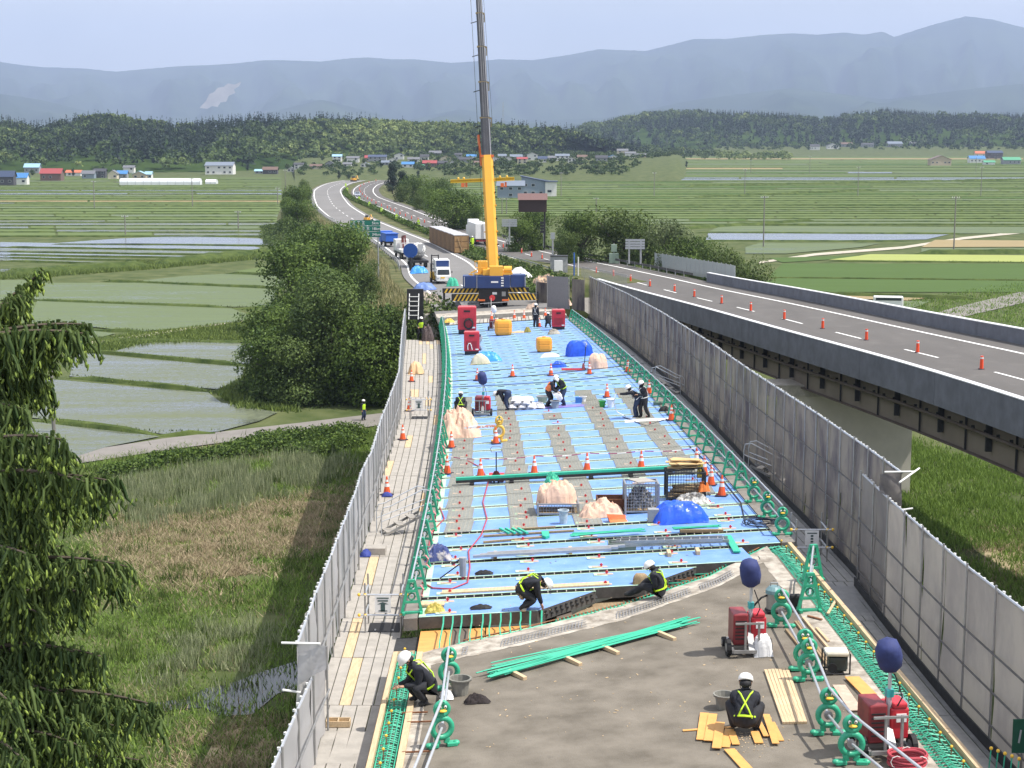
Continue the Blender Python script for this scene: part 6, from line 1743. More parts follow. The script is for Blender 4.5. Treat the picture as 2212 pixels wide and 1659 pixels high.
cable([DK(*q,.03)for q in((1440,905),(1395,920),(1345,900))],.02,M_bhose,'black_hose','black hose on the deck behind the hose crew','hose',0,6)
cable([DK(*q,.03)for q in((1490,965),(1540,1010),(1600,1085),(1610,1130))],.02,M_bhose,'black_hose','dark cable along the right stands','hose',0,6)
cable([DK(*q,.03)for q in((1395,800),(1430,850))],.02,M_bhose,'black_hose','dark cable by the right stands above the hose crew','hose',0,6)
T=thing('core_drill','grey hand drill machine leaning on the deck with a red hose','drill',DK(1000,1252),0)
b=MB();b.cone((0,0,.1),(0,0,.62),.09,.11,10);b.build('motor',M_gbox,T);b=MB();b.beam((0,0,.5),(-.62,-.05,.05),.03,.03);b.beam((0,0,.6),(-.3,.02,.42),.04,.04);b.build('handles',M_dark,T);b=MB();b.cone((0,0,0),(0,0,.12),.03,.05,8);b.build('bit',M_red,T)
def vacuum(loc,label,s=1.0):
 T=thing('vacuum_cleaner',label,'vacuum cleaner',loc,0);T.scale=(s,s,s)
 MB().cone((0,0,.10),(0,0,.46),.17,.18,14).build('drum',mat('drum_grey',(0.36,0.35,0.33),.4,metal=.4),T)
 MB().cone((0,0,.46),(0,0,.54),.20,.19,14).cone((0,0,.54),(0,0,.62),.19,.12,14).build('lid',mat('lid_teal_grey',(0.16,0.27,0.29),.4),T)
 b=MB();b.tube([(-.08,0,.62),(-.08,0,.70),(.08,0,.70),(.08,0,.62)],.018,6);b.build('handle',M_gbox,T)
 b=MB();b.cone((0,0,.06),(0,0,.10),.21,.19,14);b.build('foot_ring',M_black,T)
 for a in range(4):b=MB();b.ball((.19*math.cos(a*1.57+.7),.19*math.sin(a*1.57+.7),.035),.035,nu=8,nv=5);b.build('castor',M_black,T)
 b=MB();b.tube([(-.16,-.05,.42),(-.3,-.1,.38),(-.42,-.05,.22),(-.5,.1,.03),(-.4,.25,.03)],.022,6);b.build('hose',M_black,T)
 return T
vacuum(DK(1671,1323),'wet-dry vacuum with a dark hose behind the first duck-shaped stand',1.05)
vacuum(DK(1937,1580),'wet-dry vacuum behind the lower-right floodlight cart',1.05)
T=thing('leaf_blower','black backpack blower standing beside the wet-dry vacuum','blower',DK(1718,1315),0)
MB().box((0,0,.18),(.28,.22,.36)).build('body',M_black,T,bevel=.05);b=MB();b.tube([(-.05,0,.3),(-.04,.02,.6),(0,.02,.75)],.022,6);b.build('tube',M_pipe,T)
T=thing('generator','cream-topped portable generator in an open black frame','generator',DK(1805,1453),-.05)
b=MB()
for sx in(-1,1):
 b.tube([(sx*.26,-.2,.02),(sx*.26,-.2,.46),(sx*.26,.2,.46),(sx*.26,.2,.02)],.018,6)
b.tube([(-.26,-.2,.04),(.26,-.2,.04)],.018,6);b.tube([(-.26,.2,.04),(.26,.2,.04)],.018,6);b.build('frame',M_black,T)
MB().box((0,0,.45),(.50,.36,.12)).build('fuel_tank',mat('cream_paint',(0.70,0.66,0.55),.45),T,bevel=.05);MB().box((.02,0,.22),(.38,.30,.30)).build('engine',mat('engine_dark',(0.04,0.05,0.045),.5),T,bevel=.03)
MB().cone((-.1,-.16,.16),(-.1,-.2,.16),.1,.1,12).build('recoil_cover',M_black,T)
GW='pale new battens laid side by side on the worn slab'
for k_ in range(7):
 a=DK(1654+k_*7.6,1448-.6*k_,.03);c=DK(1694+k_*7.6,1562-.2*k_,.03)
 o=MB().beam((0,0,0),c-a,.064,.045).build('batten',M_wood,label=f'{ordinal(k_ + 1)} from left of the pale new battens lying beside the crouching worker',cat='batten',group=GW);o.location=a
M_cut=mat('orange_offcut',(0.66,0.34,0.10),.6,var=.12,scale=3)
OC=[(1475,1578,1585,1570,.07),(1514,1598,1522,1540,.17),(1530,1600,1540,1542,.17),(1548,1616,1556,1560,.17),(1566,1614,1576,1575,.17),(1640,1605,1630,1580,.16),(1655,1590,1640,1560,.1),(1676,1606,1655,1543,.13),(1688,1600,1668,1560,.10),(1590,1608,1580,1580,.14)]
for k_,(x0,y0,x1,y1,w_)in enumerate(OC):
 a=DK(x0,y0,.02+.012*(k_%4));c=DK(x1,y1,.02+.012*(k_%4));o=MB().beam((0,0,0),c-a,w_,.014).build('plywood_offcut',M_cut,label='orange plywood offcut scattered round the crouching worker in the lime harness',cat='offcut',group='orange plywood offcuts round the crouching worker');o.location=a
a=DK(1575,1618,.03);c=DK(1650,1700,.03);o=MB().beam((0,0,0),c-a,.20,.016).build('plywood_strip',M_cut,label='long orange plywood strip running out at the bottom of the picture',cat='plywood');o.location=a
a=DK(1840,1462,.05);c=DK(1878,1500,.05);o=MB().beam((0,0,0),c-a,.30,.02).build('plywood_strip',M_cut,label='orange plywood board behind the lower-right floodlight cart',cat='plywood');o.location=a
a=DK(1812,1480,.04);c=DK(1850,1535,.04);o=MB().beam((0,0,0),c-a,.26,.02).build('brown_board',M_plate,label='pinkish brown board beside the orange one',cat='board');o.location=a
for k_,(x0,y0,x1,y1)in enumerate(((1718,1343,1790,1440),(1724,1343,1800,1445),(1735,1335,1810,1425),(1698,1360,1730,1400))):
 a=DK(x0,y0,.03);c=DK(x1,y1,.03);o=MB().beam((0,0,0),c-a,.05,.05).build('dark_pipe',M_woodd if k_!=2 else M_wood,label=f'{ordinal(k_ + 1)} of the dark lengths lying between the right stands',cat='pipe',group='dark lengths lying between the right stands');o.location=a
a=DK(1770,1345,.03);c=DK(1760,1338,.03)
for k_,(x0,y0,x1,y1)in enumerate(((1788,1326,1806,1296),(1764,1356,1790,1385),(1745,1330,1775,1338))):
 a=DK(x0,y0,.04);c=DK(x1,y1,.04);o=MB().beam((0,0,0),c-a,.06,.03).build('wood_scrap',M_wood if k_<2 else M_rust,label=['pale stick lying on the chipped edge strip','pale stick beside the rusty clamps','rusty clamp bar below the A-shaped stand'][k_],cat='scrap');o.location=a
for k_,(px,py)in enumerate(((868,1540),(880,1560),(868,1625))):
 a=DK(px,py,.06);o=MB().beam((0,0,0),(.52,.0,.02),.03,.03).build('form_tie',M_rust,label=f'{["upper", "middle", "lower"][k_]} rusty form tie across the left trench',cat='form tie');o.location=a
def hatch(p,label,mirror,sign_m,s=1.0):
 T=thing('ladder_hatch',label,'ladder hatch',p,0)
 for x,y in((-.45,0),(.45,0),(-.45,.9),(.45,.9)):MB().cone((x,y,-.1),(x,y,1.28),.024,.024,6).build('post',M_pipe,T)
 b=MB()
 for z in(.45,.98):b.cone((-.6,0,z),(.6,0,z),.024,.024,6);b.cone((-.45,-.1,z),(-.45,1.0,z),.024,.024,6);b.cone((.45,-.1,z),(.45,1.0,z),.024,.024,6)
 b.build('rails',M_pipe2,T)
 for x in(-.6,.6,-.45,.45):
  for z in(.45,.98):b=MB();b.ball((x,0,z),.045,nu=8,nv=5);b.build('clamp_cover',M_yel,T)
 MB().box((0,-.03,.74),(.40,.01,.44)).build('sign_board',M_white2,T)
 b=MB()
 if not mirror:
  b.box((0,-.038,.83),(.26,.004,.035));b.box((0,-.038,.65),(.11,.004,.20));b.add([(-.15,-.038,.74),(.15,-.038,.74),(0,-.038,.80)],[(0,1,2)]);b.box((0,-.038,.57),(.22,.004,.025));b.box((0,-.038,.90),(.30,.004,.03))
 else:
  b.box((0,-.038,.88),(.28,.004,.03))
  for k_ in range(4):b.box((0,-.038,.80-k_*.085),(.075,.004,.055))
 b.build('sign_marks',sign_m,T)
 MB().box((0,.45,-.02),(.80,.8,.02)).build('opening_shade_sheet',M_black,T)  # black sheet laid in for the shade down the hatch
 b=MB();b.beam((-.22,.2,0.02),(-.22,.0,-1.6),.04,.04);b.beam((.22,.2,0.02),(.22,.0,-1.6),.04,.04)
 b.build('ladder_rails',M_pipe2,T)
 return T
M_signk=mat('sign_dark',(0.05,0.09,0.09),.6)
hatch(WK(828,1366),'ladder hatch cage with a white arrow sign on the near left walkway',False,M_signk)
hatch(WK(905,905),'ladder hatch cage with a small sign half way along the left walkway',False,M_signk)
hatch(hit(1752,1215,lambda X,Y:base(Y)+sel(Y)*5.4-WR),'ladder hatch cage with a white lettered sign on the right walkway',True,M_signk)
def stair_rail(p,rz,label):
 T=thing('step_handrail',label,'handrail',p,rz)
 b=MB()
 for x in(-.28,.28):
  b.tube([(x,-.9,0),(x,-.9,.75),(x,-.82,.95),(x,-.6,.98),(x,.5,1.45),(x,.75,1.4),(x,.8,1.15),(x,.8,.2)],.020,6);b.tube([(x,-.9,.5),(x,.8,1.0)],.016,6)
 b.build('handrails',M_pipe2,T)
 for k_ in range(3):MB().box((0,-.6+k_*.4,.12+k_*.2),(.56,.26,.03)).build('step',M_plank,T)
 b=MB()
 for x in(-.26,.26):b.beam((x,-.8,.02),(x,.55,.6),.03,.08)
 b.build('stringers',M_pipe,T)
 return T
stair_rail(WK(876,1150),-1.2,'grey step unit with tubular handrails climbing from the left walkway to the deck')
stair_rail(hit(1655,1040,lambda X,Y:base(Y)+sel(Y)*5.4-WR),1.1,'grey step unit with tubular handrails on the right walkway')
stair_rail(hit(1440,850,lambda X,Y:base(Y)+sel(Y)*5.4-WR),1.1,'far grey step unit with tubular handrails on the right walkway')
heap('blue_sack','blue weight sack at the foot of the walkway cone','sack',WK(836,1072),.4,.3,.14,mat('sack_blue',(0.03,0.05,0.25),.7),51)
heap('blue_sack','blue sack with white gloves on the near left walkway','sack',WK(790,1200),.34,.5,.18,mat('sack_blue',(0.03,0.05,0.25),.7),52)
box_thing('board_stack','small stack of grey boards on the left walkway beside the mesh wall','boards',WK(812,1195),(.62,.5,.22),M_plank)
t=thing('wooden_box','small open wooden box on the near left walkway','box',WK(731,1567),.0)
b=MB();b.box((0,0,.01),(.5,.24,.02))
for s in(-1,1):b.box((s*.24,0,.07),(.02,.24,.12));b.box((0,s*.12,.07),(.5,.02,.12))
b.box((0,0,.07),(.02,.24,.12));b.build('walls',M_wood,t)
TZ=thing('end_platform','platform of weathered planks across the far end of the blue deck','platform',(0,0,0))
for i in range(30):
 u=-4.6+i*.315
 if 11<i<15 and i%2:continue
 yy=132.6+rnd.uniform(0,.2)
 slabpoly('plank',[(u,yy),(u+.27,yy),(u+.5,yy+4.0),(u+.23,yy+4.0)],.03+rnd.uniform(0,.02),-.02,M_plank if i%3 else M_concl,TZ)
slabpoly('platform_bed',[(-5.4,132.4),(5.4,132.4),(5.4,137.4),(-5.4,137.4)],-.06,-.3,M_dark,TZ)
slabpoly('concrete_sill',[(-5.4,137.5),(5.4,137.5),(5.4,139.2),(-5.4,139.2)],.30,-.3,M_concl,TZ)
slabpoly('rough_slab',[(-5.4,139.25),(5.4,139.25),(5.4,146.0),(-5.4,146.0)],.02,-.3,M_scab,TZ)
slabpoly('approach_slab',[(-5.4,146.05),(5.4,146.05),(5.4,152.5),(-5.4,152.5)],-.02,-.4,M_conc,TZ)
for px,py,w,d,h,m,lab,cat in[(1120,719,1.3,.5,.12,M_wood,'boards lying by the far yellow coil','boards'),(1196,722,.9,.6,.35,M_scab,'grey bag beside the far red compressor','bag'),(1020,655,1.6,.8,.7,M_gbox,'grey gas bottles and tools on a pallet in front of the crane','gas bottles'),(980,665,1.5,.8,.7,M_gbox,'grey cylinders and boxes left of the crane','gas bottles'),(960,690,1.3,.8,.35,M_concl,'sand-coloured spoil heap at the far left of the deck','spoil heap'),(1220,660,1.3,.9,.6,M_bag,'peach bag pile at the far right of the deck','bag'),(1150,668,1.2,.7,.45,M_plate,'brown boxes right of the crane chassis','boxes'),(970,697,.9,.5,.3,M_yplastic,'yellow crate at the far left of the deck','crate'),(1140,718,.55,.5,.35,mat('olive_coil',(0.25,0.22,0.05),.7),'olive hose coil at the far end of the deck','hose coil')]:
 heap(lab.split(' in ')[0].split(' at ')[0].split(' by ')[0].split(' beside ')[0].split(' left ')[0].split(' right ')[0].replace('-','_').replace(' ','_').split('_and_')[0],lab,cat,DK(px,py),w,d,h,m,int(px),rough=.7)
o=copy_tree(ds0,DK(1078,955,.01),.2,'yellow animal-shaped stand beside the cone by the peach heap',scale=(1.15,1.15,1.35))
M_ys=mat('yellow_stand_plastic',(0.72,0.46,0.08),.45)
for ch in[x for x in COL.objects if x.parent==o]:
 if ch.name.startswith(('feet','belly','head')):
  ch.data=ch.data.copy();ch.data.materials[0]=M_ys
o=MB().beam((0,0,0),DK(1070,920,.6)-DK(1003,924,.6),.05,.10).build('striped_bar',mat('pink_white_bar',(0.75,0.30,0.20),.5,col2=(0.85,0.83,0.80),scale=4,thr=(.49,.51)),label='orange and white bar resting between two cones by the peach heap',cat='bar');o.location=DK(1003,924,.6)
T=thing('sheet_partition','grey sheet partition standing at the far right end of the deck','partition',(0,0,0))
for(x0,x1,yb,yt,m)in((1158,1182,655,612,M_clothR),(1182,1228,668,600,mat('grey_board',(0.20,0.20,0.22),.6,var=.1)),(1236,1262,672,606,M_clothR)):
 a=DK(x0,yb-4);c=DK(x1,yb);t_=a.y;h=(yb-yt)*t_/FPX
 b=MB();b.beam(a+Vector((0,0,h/2)),c+Vector((0,0,h/2)),.05,h);b.build('panel',m,T)
b=MB()
for px in(1158,1182,1230,1236,1262):p=DK(px,668);b.cone(p,p+Vector((0,0,2.9)),.03,.03,6)
b.build('posts',M_pipe,T)
b=MB()
for _ in range(220):
 p=deckpt(rnd.uniform(29,40),rnd.uniform(-3.6,4.2),.008);r=rnd.uniform(.006,.022);b.box(p,(r*rnd.uniform(1,4),r,r*.6),rz=rnd.uniform(0,3))
for _ in range(160):
 p=DK(rnd.gauss(1625,35),rnd.gauss(1590,18),.008);r=rnd.uniform(.005,.014);b.box(p,(r*3,r,r*.6),rz=rnd.uniform(0,3))
b.build('debris',M_wood,kind='stuff')
b=MB()
for _ in range(120):
 p=deckpt(rnd.uniform(40,80),rnd.uniform(-4.8,4.8),.010);r=rnd.uniform(.01,.03);b.box(p,(r*rnd.uniform(1,4),r,r*.6),rz=rnd.uniform(0,3))
b.build('debris',M_pipe,kind='stuff')
GR='pink ribbons tied to the left stands'
for i in range(16):
 p=deckpt(41+i*3.1,-5.1,rnd.uniform(.2,.7));b=MB()
 b.tube([p*0,Vector((.08,-.02,-.10)),Vector((.02,.03,-.26)),Vector((.12,0,-.36))],.022,4);o=b.build('ribbon',M_pink,label=f'pink ribbon on the left stands, {ordinal(i + 1)} from the near end',cat='ribbon',group=GR);o.location=p
 # people
M_skin=mat('skin',(0.42,0.24,0.16),0.6,var=.08)
M_jack=mat('dark_work_jacket',(0.018,0.020,0.028),0.85,var=.4,scale=9,bump=.6,bscale=14)
M_trou=mat('dark_work_trousers',(0.022,0.023,0.028),0.85,var=.4,scale=8,bump=.5,bscale=12)
M_navyt=mat('navy_trousers',(0.025,0.040,0.085),0.85,var=.3,scale=8,bump=.4,bscale=12)
M_boot=mat('boots',(0.03,0.03,0.03),0.7)
M_shoe=mat('pale_boots',(0.55,0.53,0.50),0.7)
M_helm=mat('white_helmet',(0.80,0.79,0.76),0.3,var=.03)
M_lime=mat('lime_harness',(0.55,0.85,0.04),0.5,var=.05)
M_orv=mat('orange_vest',(0.85,0.22,0.06),0.6,var=.08)
M_glove=mat('work_glove',(0.60,0.58,0.55),.8)
def ik(a,c,l1,l2,hint):
 """elbow or knee between two ends"""
 d=c-a;L=min(d.length,(l1+l2)*.995)
 dn=d.normalized();x=(l1*l1-l2*l2+L*L)/(2*L)
 h=math.sqrt(max(0,l1*l1-x*x))
 v=Vector(hint);v-=dn*v.dot(dn)
 v=v.normalized()if v.length>1e-4 else dn.orthogonal().normalized()
 return a+dn*x+v*h,a+dn*L
def person(label,loc,rz,pelvis,chest,head,handL,handR,footL,footR,kneeL=(0,-1,.2),kneeR=(0,-1,.2),elL=(0,.6,-.8),elR=(0,.6,-.8),look=(0,-1,0),jacket=None,trousers=None,harness=None,vest=None,helmet=True,boots=None,gloves=False,s=1.0,face_up=(0,0,1),belt=False):
 """joints in metres; the person's own front is -Y before rz"""
 V=Vector;T=thing('person',label,'person',loc,rz);T.scale=(s,s,s);fat=1.12
 jacket=jacket or M_jack;trousers=trousers or M_trou;boots=boots or M_boot
 pel,ch,hd=V(pelvis),V(chest),V(head)
 up=(ch-pel).normalized();lk=V(look).normalized()
 side=up.cross(V((0,1,0)))
 fr=V((0,-1,0))if abs(up.z)>.5 else V((0,0,-1))
 side=fr.cross(up).normalized()*-1
 if side.x<0 and abs(side.x)>.3:side=-side
 fwd=side.cross(up).normalized()*-1
 if fwd.dot(fr)<0:fwd=-fwd
 nk=ch+up*.16;sp=pel.lerp(ch,.5)-fwd*.03
 shL,shR=ch+side*.19+up*.07,ch-side*.19+up*.07
 hpL,hpR=pel+side*.095,pel-side*.095
 eL,wL=ik(shL,V(handL),.29,.27,elL);eR,wR=ik(shR,V(handR),.29,.27,elR)
 aL=V(footL)+V((0,0,.08));aR=V(footR)+V((0,0,.08))
 kL,aL=ik(hpL,aL,.43,.42,kneeL);kR,aR=ik(hpR,aR,.43,.42,kneeR)
 def toe(k,a):
  f=V((0,-1,0));return a+f*.16-V((0,0,.045))
 J=[pel,sp,ch,nk,nk.lerp(hd,.55),hd,shL,eL,wL,shR,eR,wR,hpL,kL,aL,toe(kL,aL),hpR,kR,aR,toe(kR,aR)]
 Rr=[.160,.155,.165,.068,.06,.095,.094,.070,.048,.094,.070,.048,.125,.092,.070,.046,.125,.092,.070,.046]
 Rr2=[.135,.125,.135,.06,.06,.105,.085,.066,.044,.085,.066,.044,.12,.092,.070,.040,.12,.092,.070,.040]
 E=[(0,1),(1,2),(2,3),(3,4),(4,5),(2,6),(6,7),(7,8),(2,9),(9,10),(10,11),(0,12),(12,13),(13,14),(14,15),(0,16),(16,17),(17,18),(18,19)]
 kind={0:'j',1:'j',2:'j',3:'s',4:'s',5:'j',6:'j',7:'j',8:'j',9:'j',10:'j',11:'t',12:'t',13:'t',14:'b',15:'t',16:'t',17:'t',18:'b'}
 me=bpy.data.meshes.new('rig');me.from_pydata([tuple(j)for j in J],E,[])
 o=bpy.data.objects.new('rig',me);COL.objects.link(o)
 sk_=o.modifiers.new('skin','SKIN');sk_.use_smooth_shade=True
 if not me.skin_vertices:me.skin_vertices.new()if hasattr(me.skin_vertices,'new')else None
 for i,sv in enumerate(me.skin_vertices[0].data):
  sv.radius=(Rr[i]*(fat if i not in(3,4,5)else 1),Rr2[i]*(fat if i not in(3,4,5)else 1));sv.use_root=(i==0)
 sb_=o.modifiers.new('sub','SUBSURF');sb_.levels=1;sb_.render_levels=1
 dg=bpy.context.evaluated_depsgraph_get();dg.update()
 ev=o.evaluated_get(dg);em=ev.to_mesh()
 b=MB();vs=[v.co.copy()for v in em.vertices];fs=[tuple(p.vertices)for p in em.polygons]
 ev.to_mesh_clear();bpy.data.objects.remove(o,do_unlink=True);bpy.data.meshes.remove(me)
 mi=[]
 for f in fs:
  c=sum((vs[i]for i in f),V())/len(f);best=0;bd=9
  for k,(x,y)in enumerate(E):
   A,B=J[x],J[y];t=max(0,min(1,(c-A).dot(B-A)/(B-A).length_squared));d=(c-A.lerp(B,t)).length-.4*Rr[x]
   if d<bd:bd=d;best=k
  mi.append({'j':0,'t':1,'s':2,'b':3}[kind[best]])
 for f,m_ in zip(fs,mi):b.f.append(f);b.mi.append(m_)
 b.v=[tuple(v)for v in vs]
 for(e,w,sd)in((eL,wL,1),(eR,wR,-1)):
  d=(w-e).normalized();a=d.cross(V((0,0,1)));a=a.normalized()if a.length>.1 else V((1,0,0));n=a.cross(d)
  g=4 if gloves else 2
  b.beam(w,w+d*.09,.075,.032,up=tuple(n),mi=g)
  for k,L in enumerate((.058,.070,.066,.052)):
   o_=w+d*.08+a*(-.028+.0187*k)
   b.tube([o_,o_+d*L*.55-n*.004,o_+d*L*.9-n*.03],.009,5,mi=g)
  o_=w+d*.02+a*sd*.035
  b.tube([o_,o_+a*sd*.022+d*.03,o_+a*sd*.02+d*.06-n*.01],.010,5,mi=g)
 hc=hd;u2=V(face_up);u2=(u2-lk*u2.dot(lk)).normalized();r2=lk.cross(u2)
 b.ball(hc+lk*.10+u2*-.01,.017,(1,1,1.3),6,4,mi=2)
 for s_ in(-1,1):
  b.ball(hc+r2*s_*.095+u2*-.0,.022,(.6,1,1.2),6,4,mi=2)
 body=b.build('body',[jacket,trousers,M_skin,boots,M_glove],T,smooth=True)
 e_=MB()
 for s_ in(-1,1):e_.ball(hc+lk*.088+r2*s_*.032+u2*.018,.011,(1,1,1),6,4)
 e_.build('eyes',M_black,T,kind='stuff')
 b2=MB();b2.beam(hc+lk*.092-u2*.045-r2*.02,hc+lk*.092-u2*.045+r2*.02,.008,.008);b2.build('mouth',M_dkred,T)
 if helmet:
  h=MB();q=[];n=16
  Mh=Matrix((r2,lk,u2)).transposed()
  for i,(rr,z)in enumerate(((.118,.0),(.132,.012),(.130,.03),(.118,.085),(.085,.125),(.04,.143),(.0,.148))):
   for k in range(n):
    a=2*math.pi*k/n;f_=1.0+(.22 if i<2 and math.sin(a)>.5 else 0)
    q.append(Mh@V((rr*math.cos(a),rr*1.12*math.sin(a)*f_,z))+hc+u2*.025)
  h.add(q,[(i*n+k,i*n+(k+1)%n,(i+1)*n+(k+1)%n,(i+1)*n+k)for i in range(6)for k in range(n)])
  h.build('helmet',M_helm,T,smooth=True)
  st=MB();st.tube([hc+r2*.11+u2*.03,hc+r2*.08-u2*.08+lk*.04,hc-u2*.11+lk*.06,hc-r2*.08-u2*.08+lk*.04,hc-r2*.11+u2*.03],.006,4);st.build('chin_strap',M_black,T)
  hr=MB();hr.ball(hc-lk*.03-u2*.015,.102,(1,1,.75),10,6);hr.build('hair',M_black,T,smooth=True)
 else:
  hr=MB();hr.ball(hc+u2*.03-lk*.02,.108,(1,1,.95),10,6);hr.build('hair',M_black,T,smooth=True)
 if harness:
  hb=MB()
  for s1 in(-1,1):
   for fb in(-1,1):
    hb.tube([shL if s1>0 else shR]and[ch+side*s1*.13+up*.15+fwd*fb*.02,ch+side*s1*.08+up*.08+fwd*fb*.165,sp+fwd*fb*.158-side*s1*.06,pel-side*s1*.12+up*.05+fwd*fb*.11],.014,5)
  hb.tube([pel+up*.08+(side*math.cos(a)*.188+fwd*math.sin(a)*.158)for a in np.linspace(0,2*math.pi,12,endpoint=False)],.021,5,closed=True)
  hb.build('reflective_harness',harness,T)
 if vest:
  vb=MB();q=[];n=14
  for w_,rr in((.05,.190),(.45,.186),(.85,.202),(1.08,.172)):
   for k in range(n):
    a=2*math.pi*k/n;q.append(pel.lerp(ch,w_)+side*math.cos(a)*rr*1.12+fwd*math.sin(a)*rr*.92+up*.02)
  vb.add(q,[(i*n+k,i*n+(k+1)%n,(i+1)*n+(k+1)%n,(i+1)*n+k)for i in range(3)for k in range(n)])
  vb.build('vest',vest,T,smooth=True)
 if belt:
  bb=MB()
  for a in(2.0,2.7,3.5,4.2):c=pel+side*math.cos(a)*.15+fwd*math.sin(a)*-.13;bb.box(c-V((0,0,.06)),(.07,.06,.13),rz=a)
  bb.build('tool_pouches',M_woodd,T,kind='stuff')
 return T
PI=math.pi
person('person in black kneeling at the front edge of the blue deck, bent to the right',DK(1132,1318),PI/2,(0,.10,.50),(0,-.22,.68),(0,-.50,.60),(.10,-.40,.10),(-.08,-.42,.10),(.12,.02,.0),(-.12,.10,0),(0,-1,.5),(0,-1,.6),(0,.5,.6),(0,.5,.6),look=(0,-.5,-.85),face_up=(0,-.9,.3),harness=M_lime,boots=M_shoe,belt=True,s=1.08)
person('person in black sitting at the skewed deck edge, head bowed',DK(1418,1291),-PI/2-.3,(0,.12,.16),(0,-.02,.52),(0,-.16,.74),(.08,-.25,.32),(-.1,-.25,.30),(.10,-.62,.0),(-.14,-.50,0),(.2,-.3,1),(-.2,-.3,1),look=(.0,-.8,-.5),harness=M_lime,s=1.05)
person('person in black crouching over the left rebar trench, striped helmet and lime strap',DK(912,1520),-PI/2+.45,(0,.16,.30),(0,-.10,.66),(0,-.30,.88),(.10,-.40,.42),(-.10,-.42,.38),(.15,.02,0),(-.15,-.04,0),(.25,-1,.3),(-.25,-1,.3),look=(0,-.7,-.7),face_up=(0,-.7,.7),harness=M_lime,belt=True,s=1.12)
person('person crouching with back turned among orange offcuts, crossed lime straps',DK(1608,1585),PI-.15,(0,.08,.24),(0,-.08,.56),(0,-.20,.82),(.16,-.42,.12),(-.14,-.42,.14),(.18,-.16,0),(-.18,-.14,0),(.5,-1,.5),(-.5,-1,.5),look=(0,-.8,-.55),harness=M_lime,s=1.12)
person('person squatting by the left stands of the far deck, lime vest and white helmet',DK(995,889),PI,(0,.08,.24),(0,-.06,.56),(0,-.18,.80),(.16,-.36,.2),(-.16,-.36,.2),(.2,-.1,0),(-.2,-.1,0),(.5,-1,.4),(-.5,-1,.4),look=(0,-.8,-.5),harness=M_lime,vest=None)
person('person in dark clothes bent double to the left of the white cement sacks',DK(1094,886),-PI/2-.15,(0,.12,.86),(0,-.26,.92),(0,-.50,.76),(.06,-.12,.38),(-.10,-.14,.36),(.22,.12,0),(-.22,.10,0),(.1,-1,0),(-.1,-1,0),look=(0,-.5,-.85),face_up=(0,-.8,.5),helmet=True,trousers=M_navyt,harness=None)
person('person with an orange vest emptying a sack into the mixing bucket',DK(1187,880),PI/2-.2,(0,.10,.82),(0,-.12,1.14),(0,-.30,1.34),(.12,-.42,.80),(-.14,-.42,.78),(.14,.10,0),(-.14,.16,0),look=(0,-.8,-.6),vest=M_orv,face_up=(0,-.5,.8))
person('person with crossed lime straps leaning over the mixing bucket, facing left',DK(1215,878),-PI/2+.35,(0,.08,.86),(0,-.12,1.20),(0,-.32,1.40),(.12,-.38,.84),(-.14,-.38,.84),(.14,.08,0),(-.16,.14,0),look=(0,-.8,-.6),harness=M_lime,trousers=M_navyt,face_up=(0,-.5,.8),gloves=True)
o=lump(.55,.34,.30,61,rough=.3,n=14,flat=True).build('sack_being_emptied',M_sack,label='white sack held by the person in the orange vest',cat='sack');o.location=DK(1195,880)+Vector((.12,-.05,.48));o.rotation_euler=(0,.9,0)
person('person stretching one arm out to the left with a hose, jeans and white harness',DK(1373,903),-PI/2+.1,(0,.12,.88),(0,-.18,1.16),(0,-.34,1.36),(.0,-.86,1.10),(-.14,-.10,.98),(.12,-.02,0),(-.12,.12,0),look=(0,-.8,-.5),harness=M_clamp,trousers=M_navyt,elL=(0,0,-1))
person('person in black standing close behind the one with the hose',DK(1390,903),-PI/2+.3,(0,.05,.88),(0,-.06,1.30),(0,-.12,1.56),(.12,-.34,1.10),(-.14,-.30,1.06),(.12,.24,0),(-.12,-.06,0),look=(0,-.9,-.4),harness=M_clamp)
a0=DK(1373,903);cable([a0+Vector((-.92,.05,1.12)),a0+Vector((-1.0,-.05,.7)),a0+Vector((-.85,-.15,.3)),a0+Vector((-.35,-.2,.04)),a0+Vector((.1,-.3,.03))],.022,M_clamp,'grey_hose','pale hose hanging from the outstretched hand','hose',0,5)
person('person in black standing alone at the far end of the deck',DK(1157,707),PI-.3,(0,0,.90),(0,0,1.34),(0,-.03,1.62),(.22,-.08,.86),(-.22,-.05,.86),(.12,0,0),(-.12,.06,0),harness=M_clamp,s=1.06)
person('person with a lime vest stepping along the far end of the left walkway',WK(908,733),.5,(0,.02,.88),(0,-.08,1.28),(0,-.18,1.54),(.26,-.22,.95),(-.26,-.22,.95),(.12,-.12,0),(-.12,.22,0),vest=M_lime,harness=None,s=1.05)
person('person with a white helmet bending over behind the red compressor with the hook',DK(1036,757),-PI/2+.2,(0,.10,.84),(0,-.22,1.06),(0,-.44,1.08),(.10,-.40,.66),(-.10,-.40,.66),(.12,.1,0),(-.12,.1,0),look=(0,-.7,-.7),trousers=mat('grey_trousers',(0.30,0.31,0.36),.8),face_up=(0,-.7,.7),jacket=M_navyt,s=1.05)
person('person crouching beside the far right red compressor',DK(1184,708),PI,(0,.08,.45),(0,-.08,.85),(0,-.2,1.1),(.16,-.36,.5),(-.16,-.36,.5),(.2,-.1,0),(-.2,-.1,0),s=.95)
person('person with a lime vest standing on the farm road below',FLD(785,908,.1),1.0,(0,0,.90),(0,0,1.34),(0,-.03,1.62),(.24,-.08,.86),(-.24,-.05,.86),(.12,0,0),(-.12,.06,0),vest=M_lime,trousers=M_navyt,s=1.05)
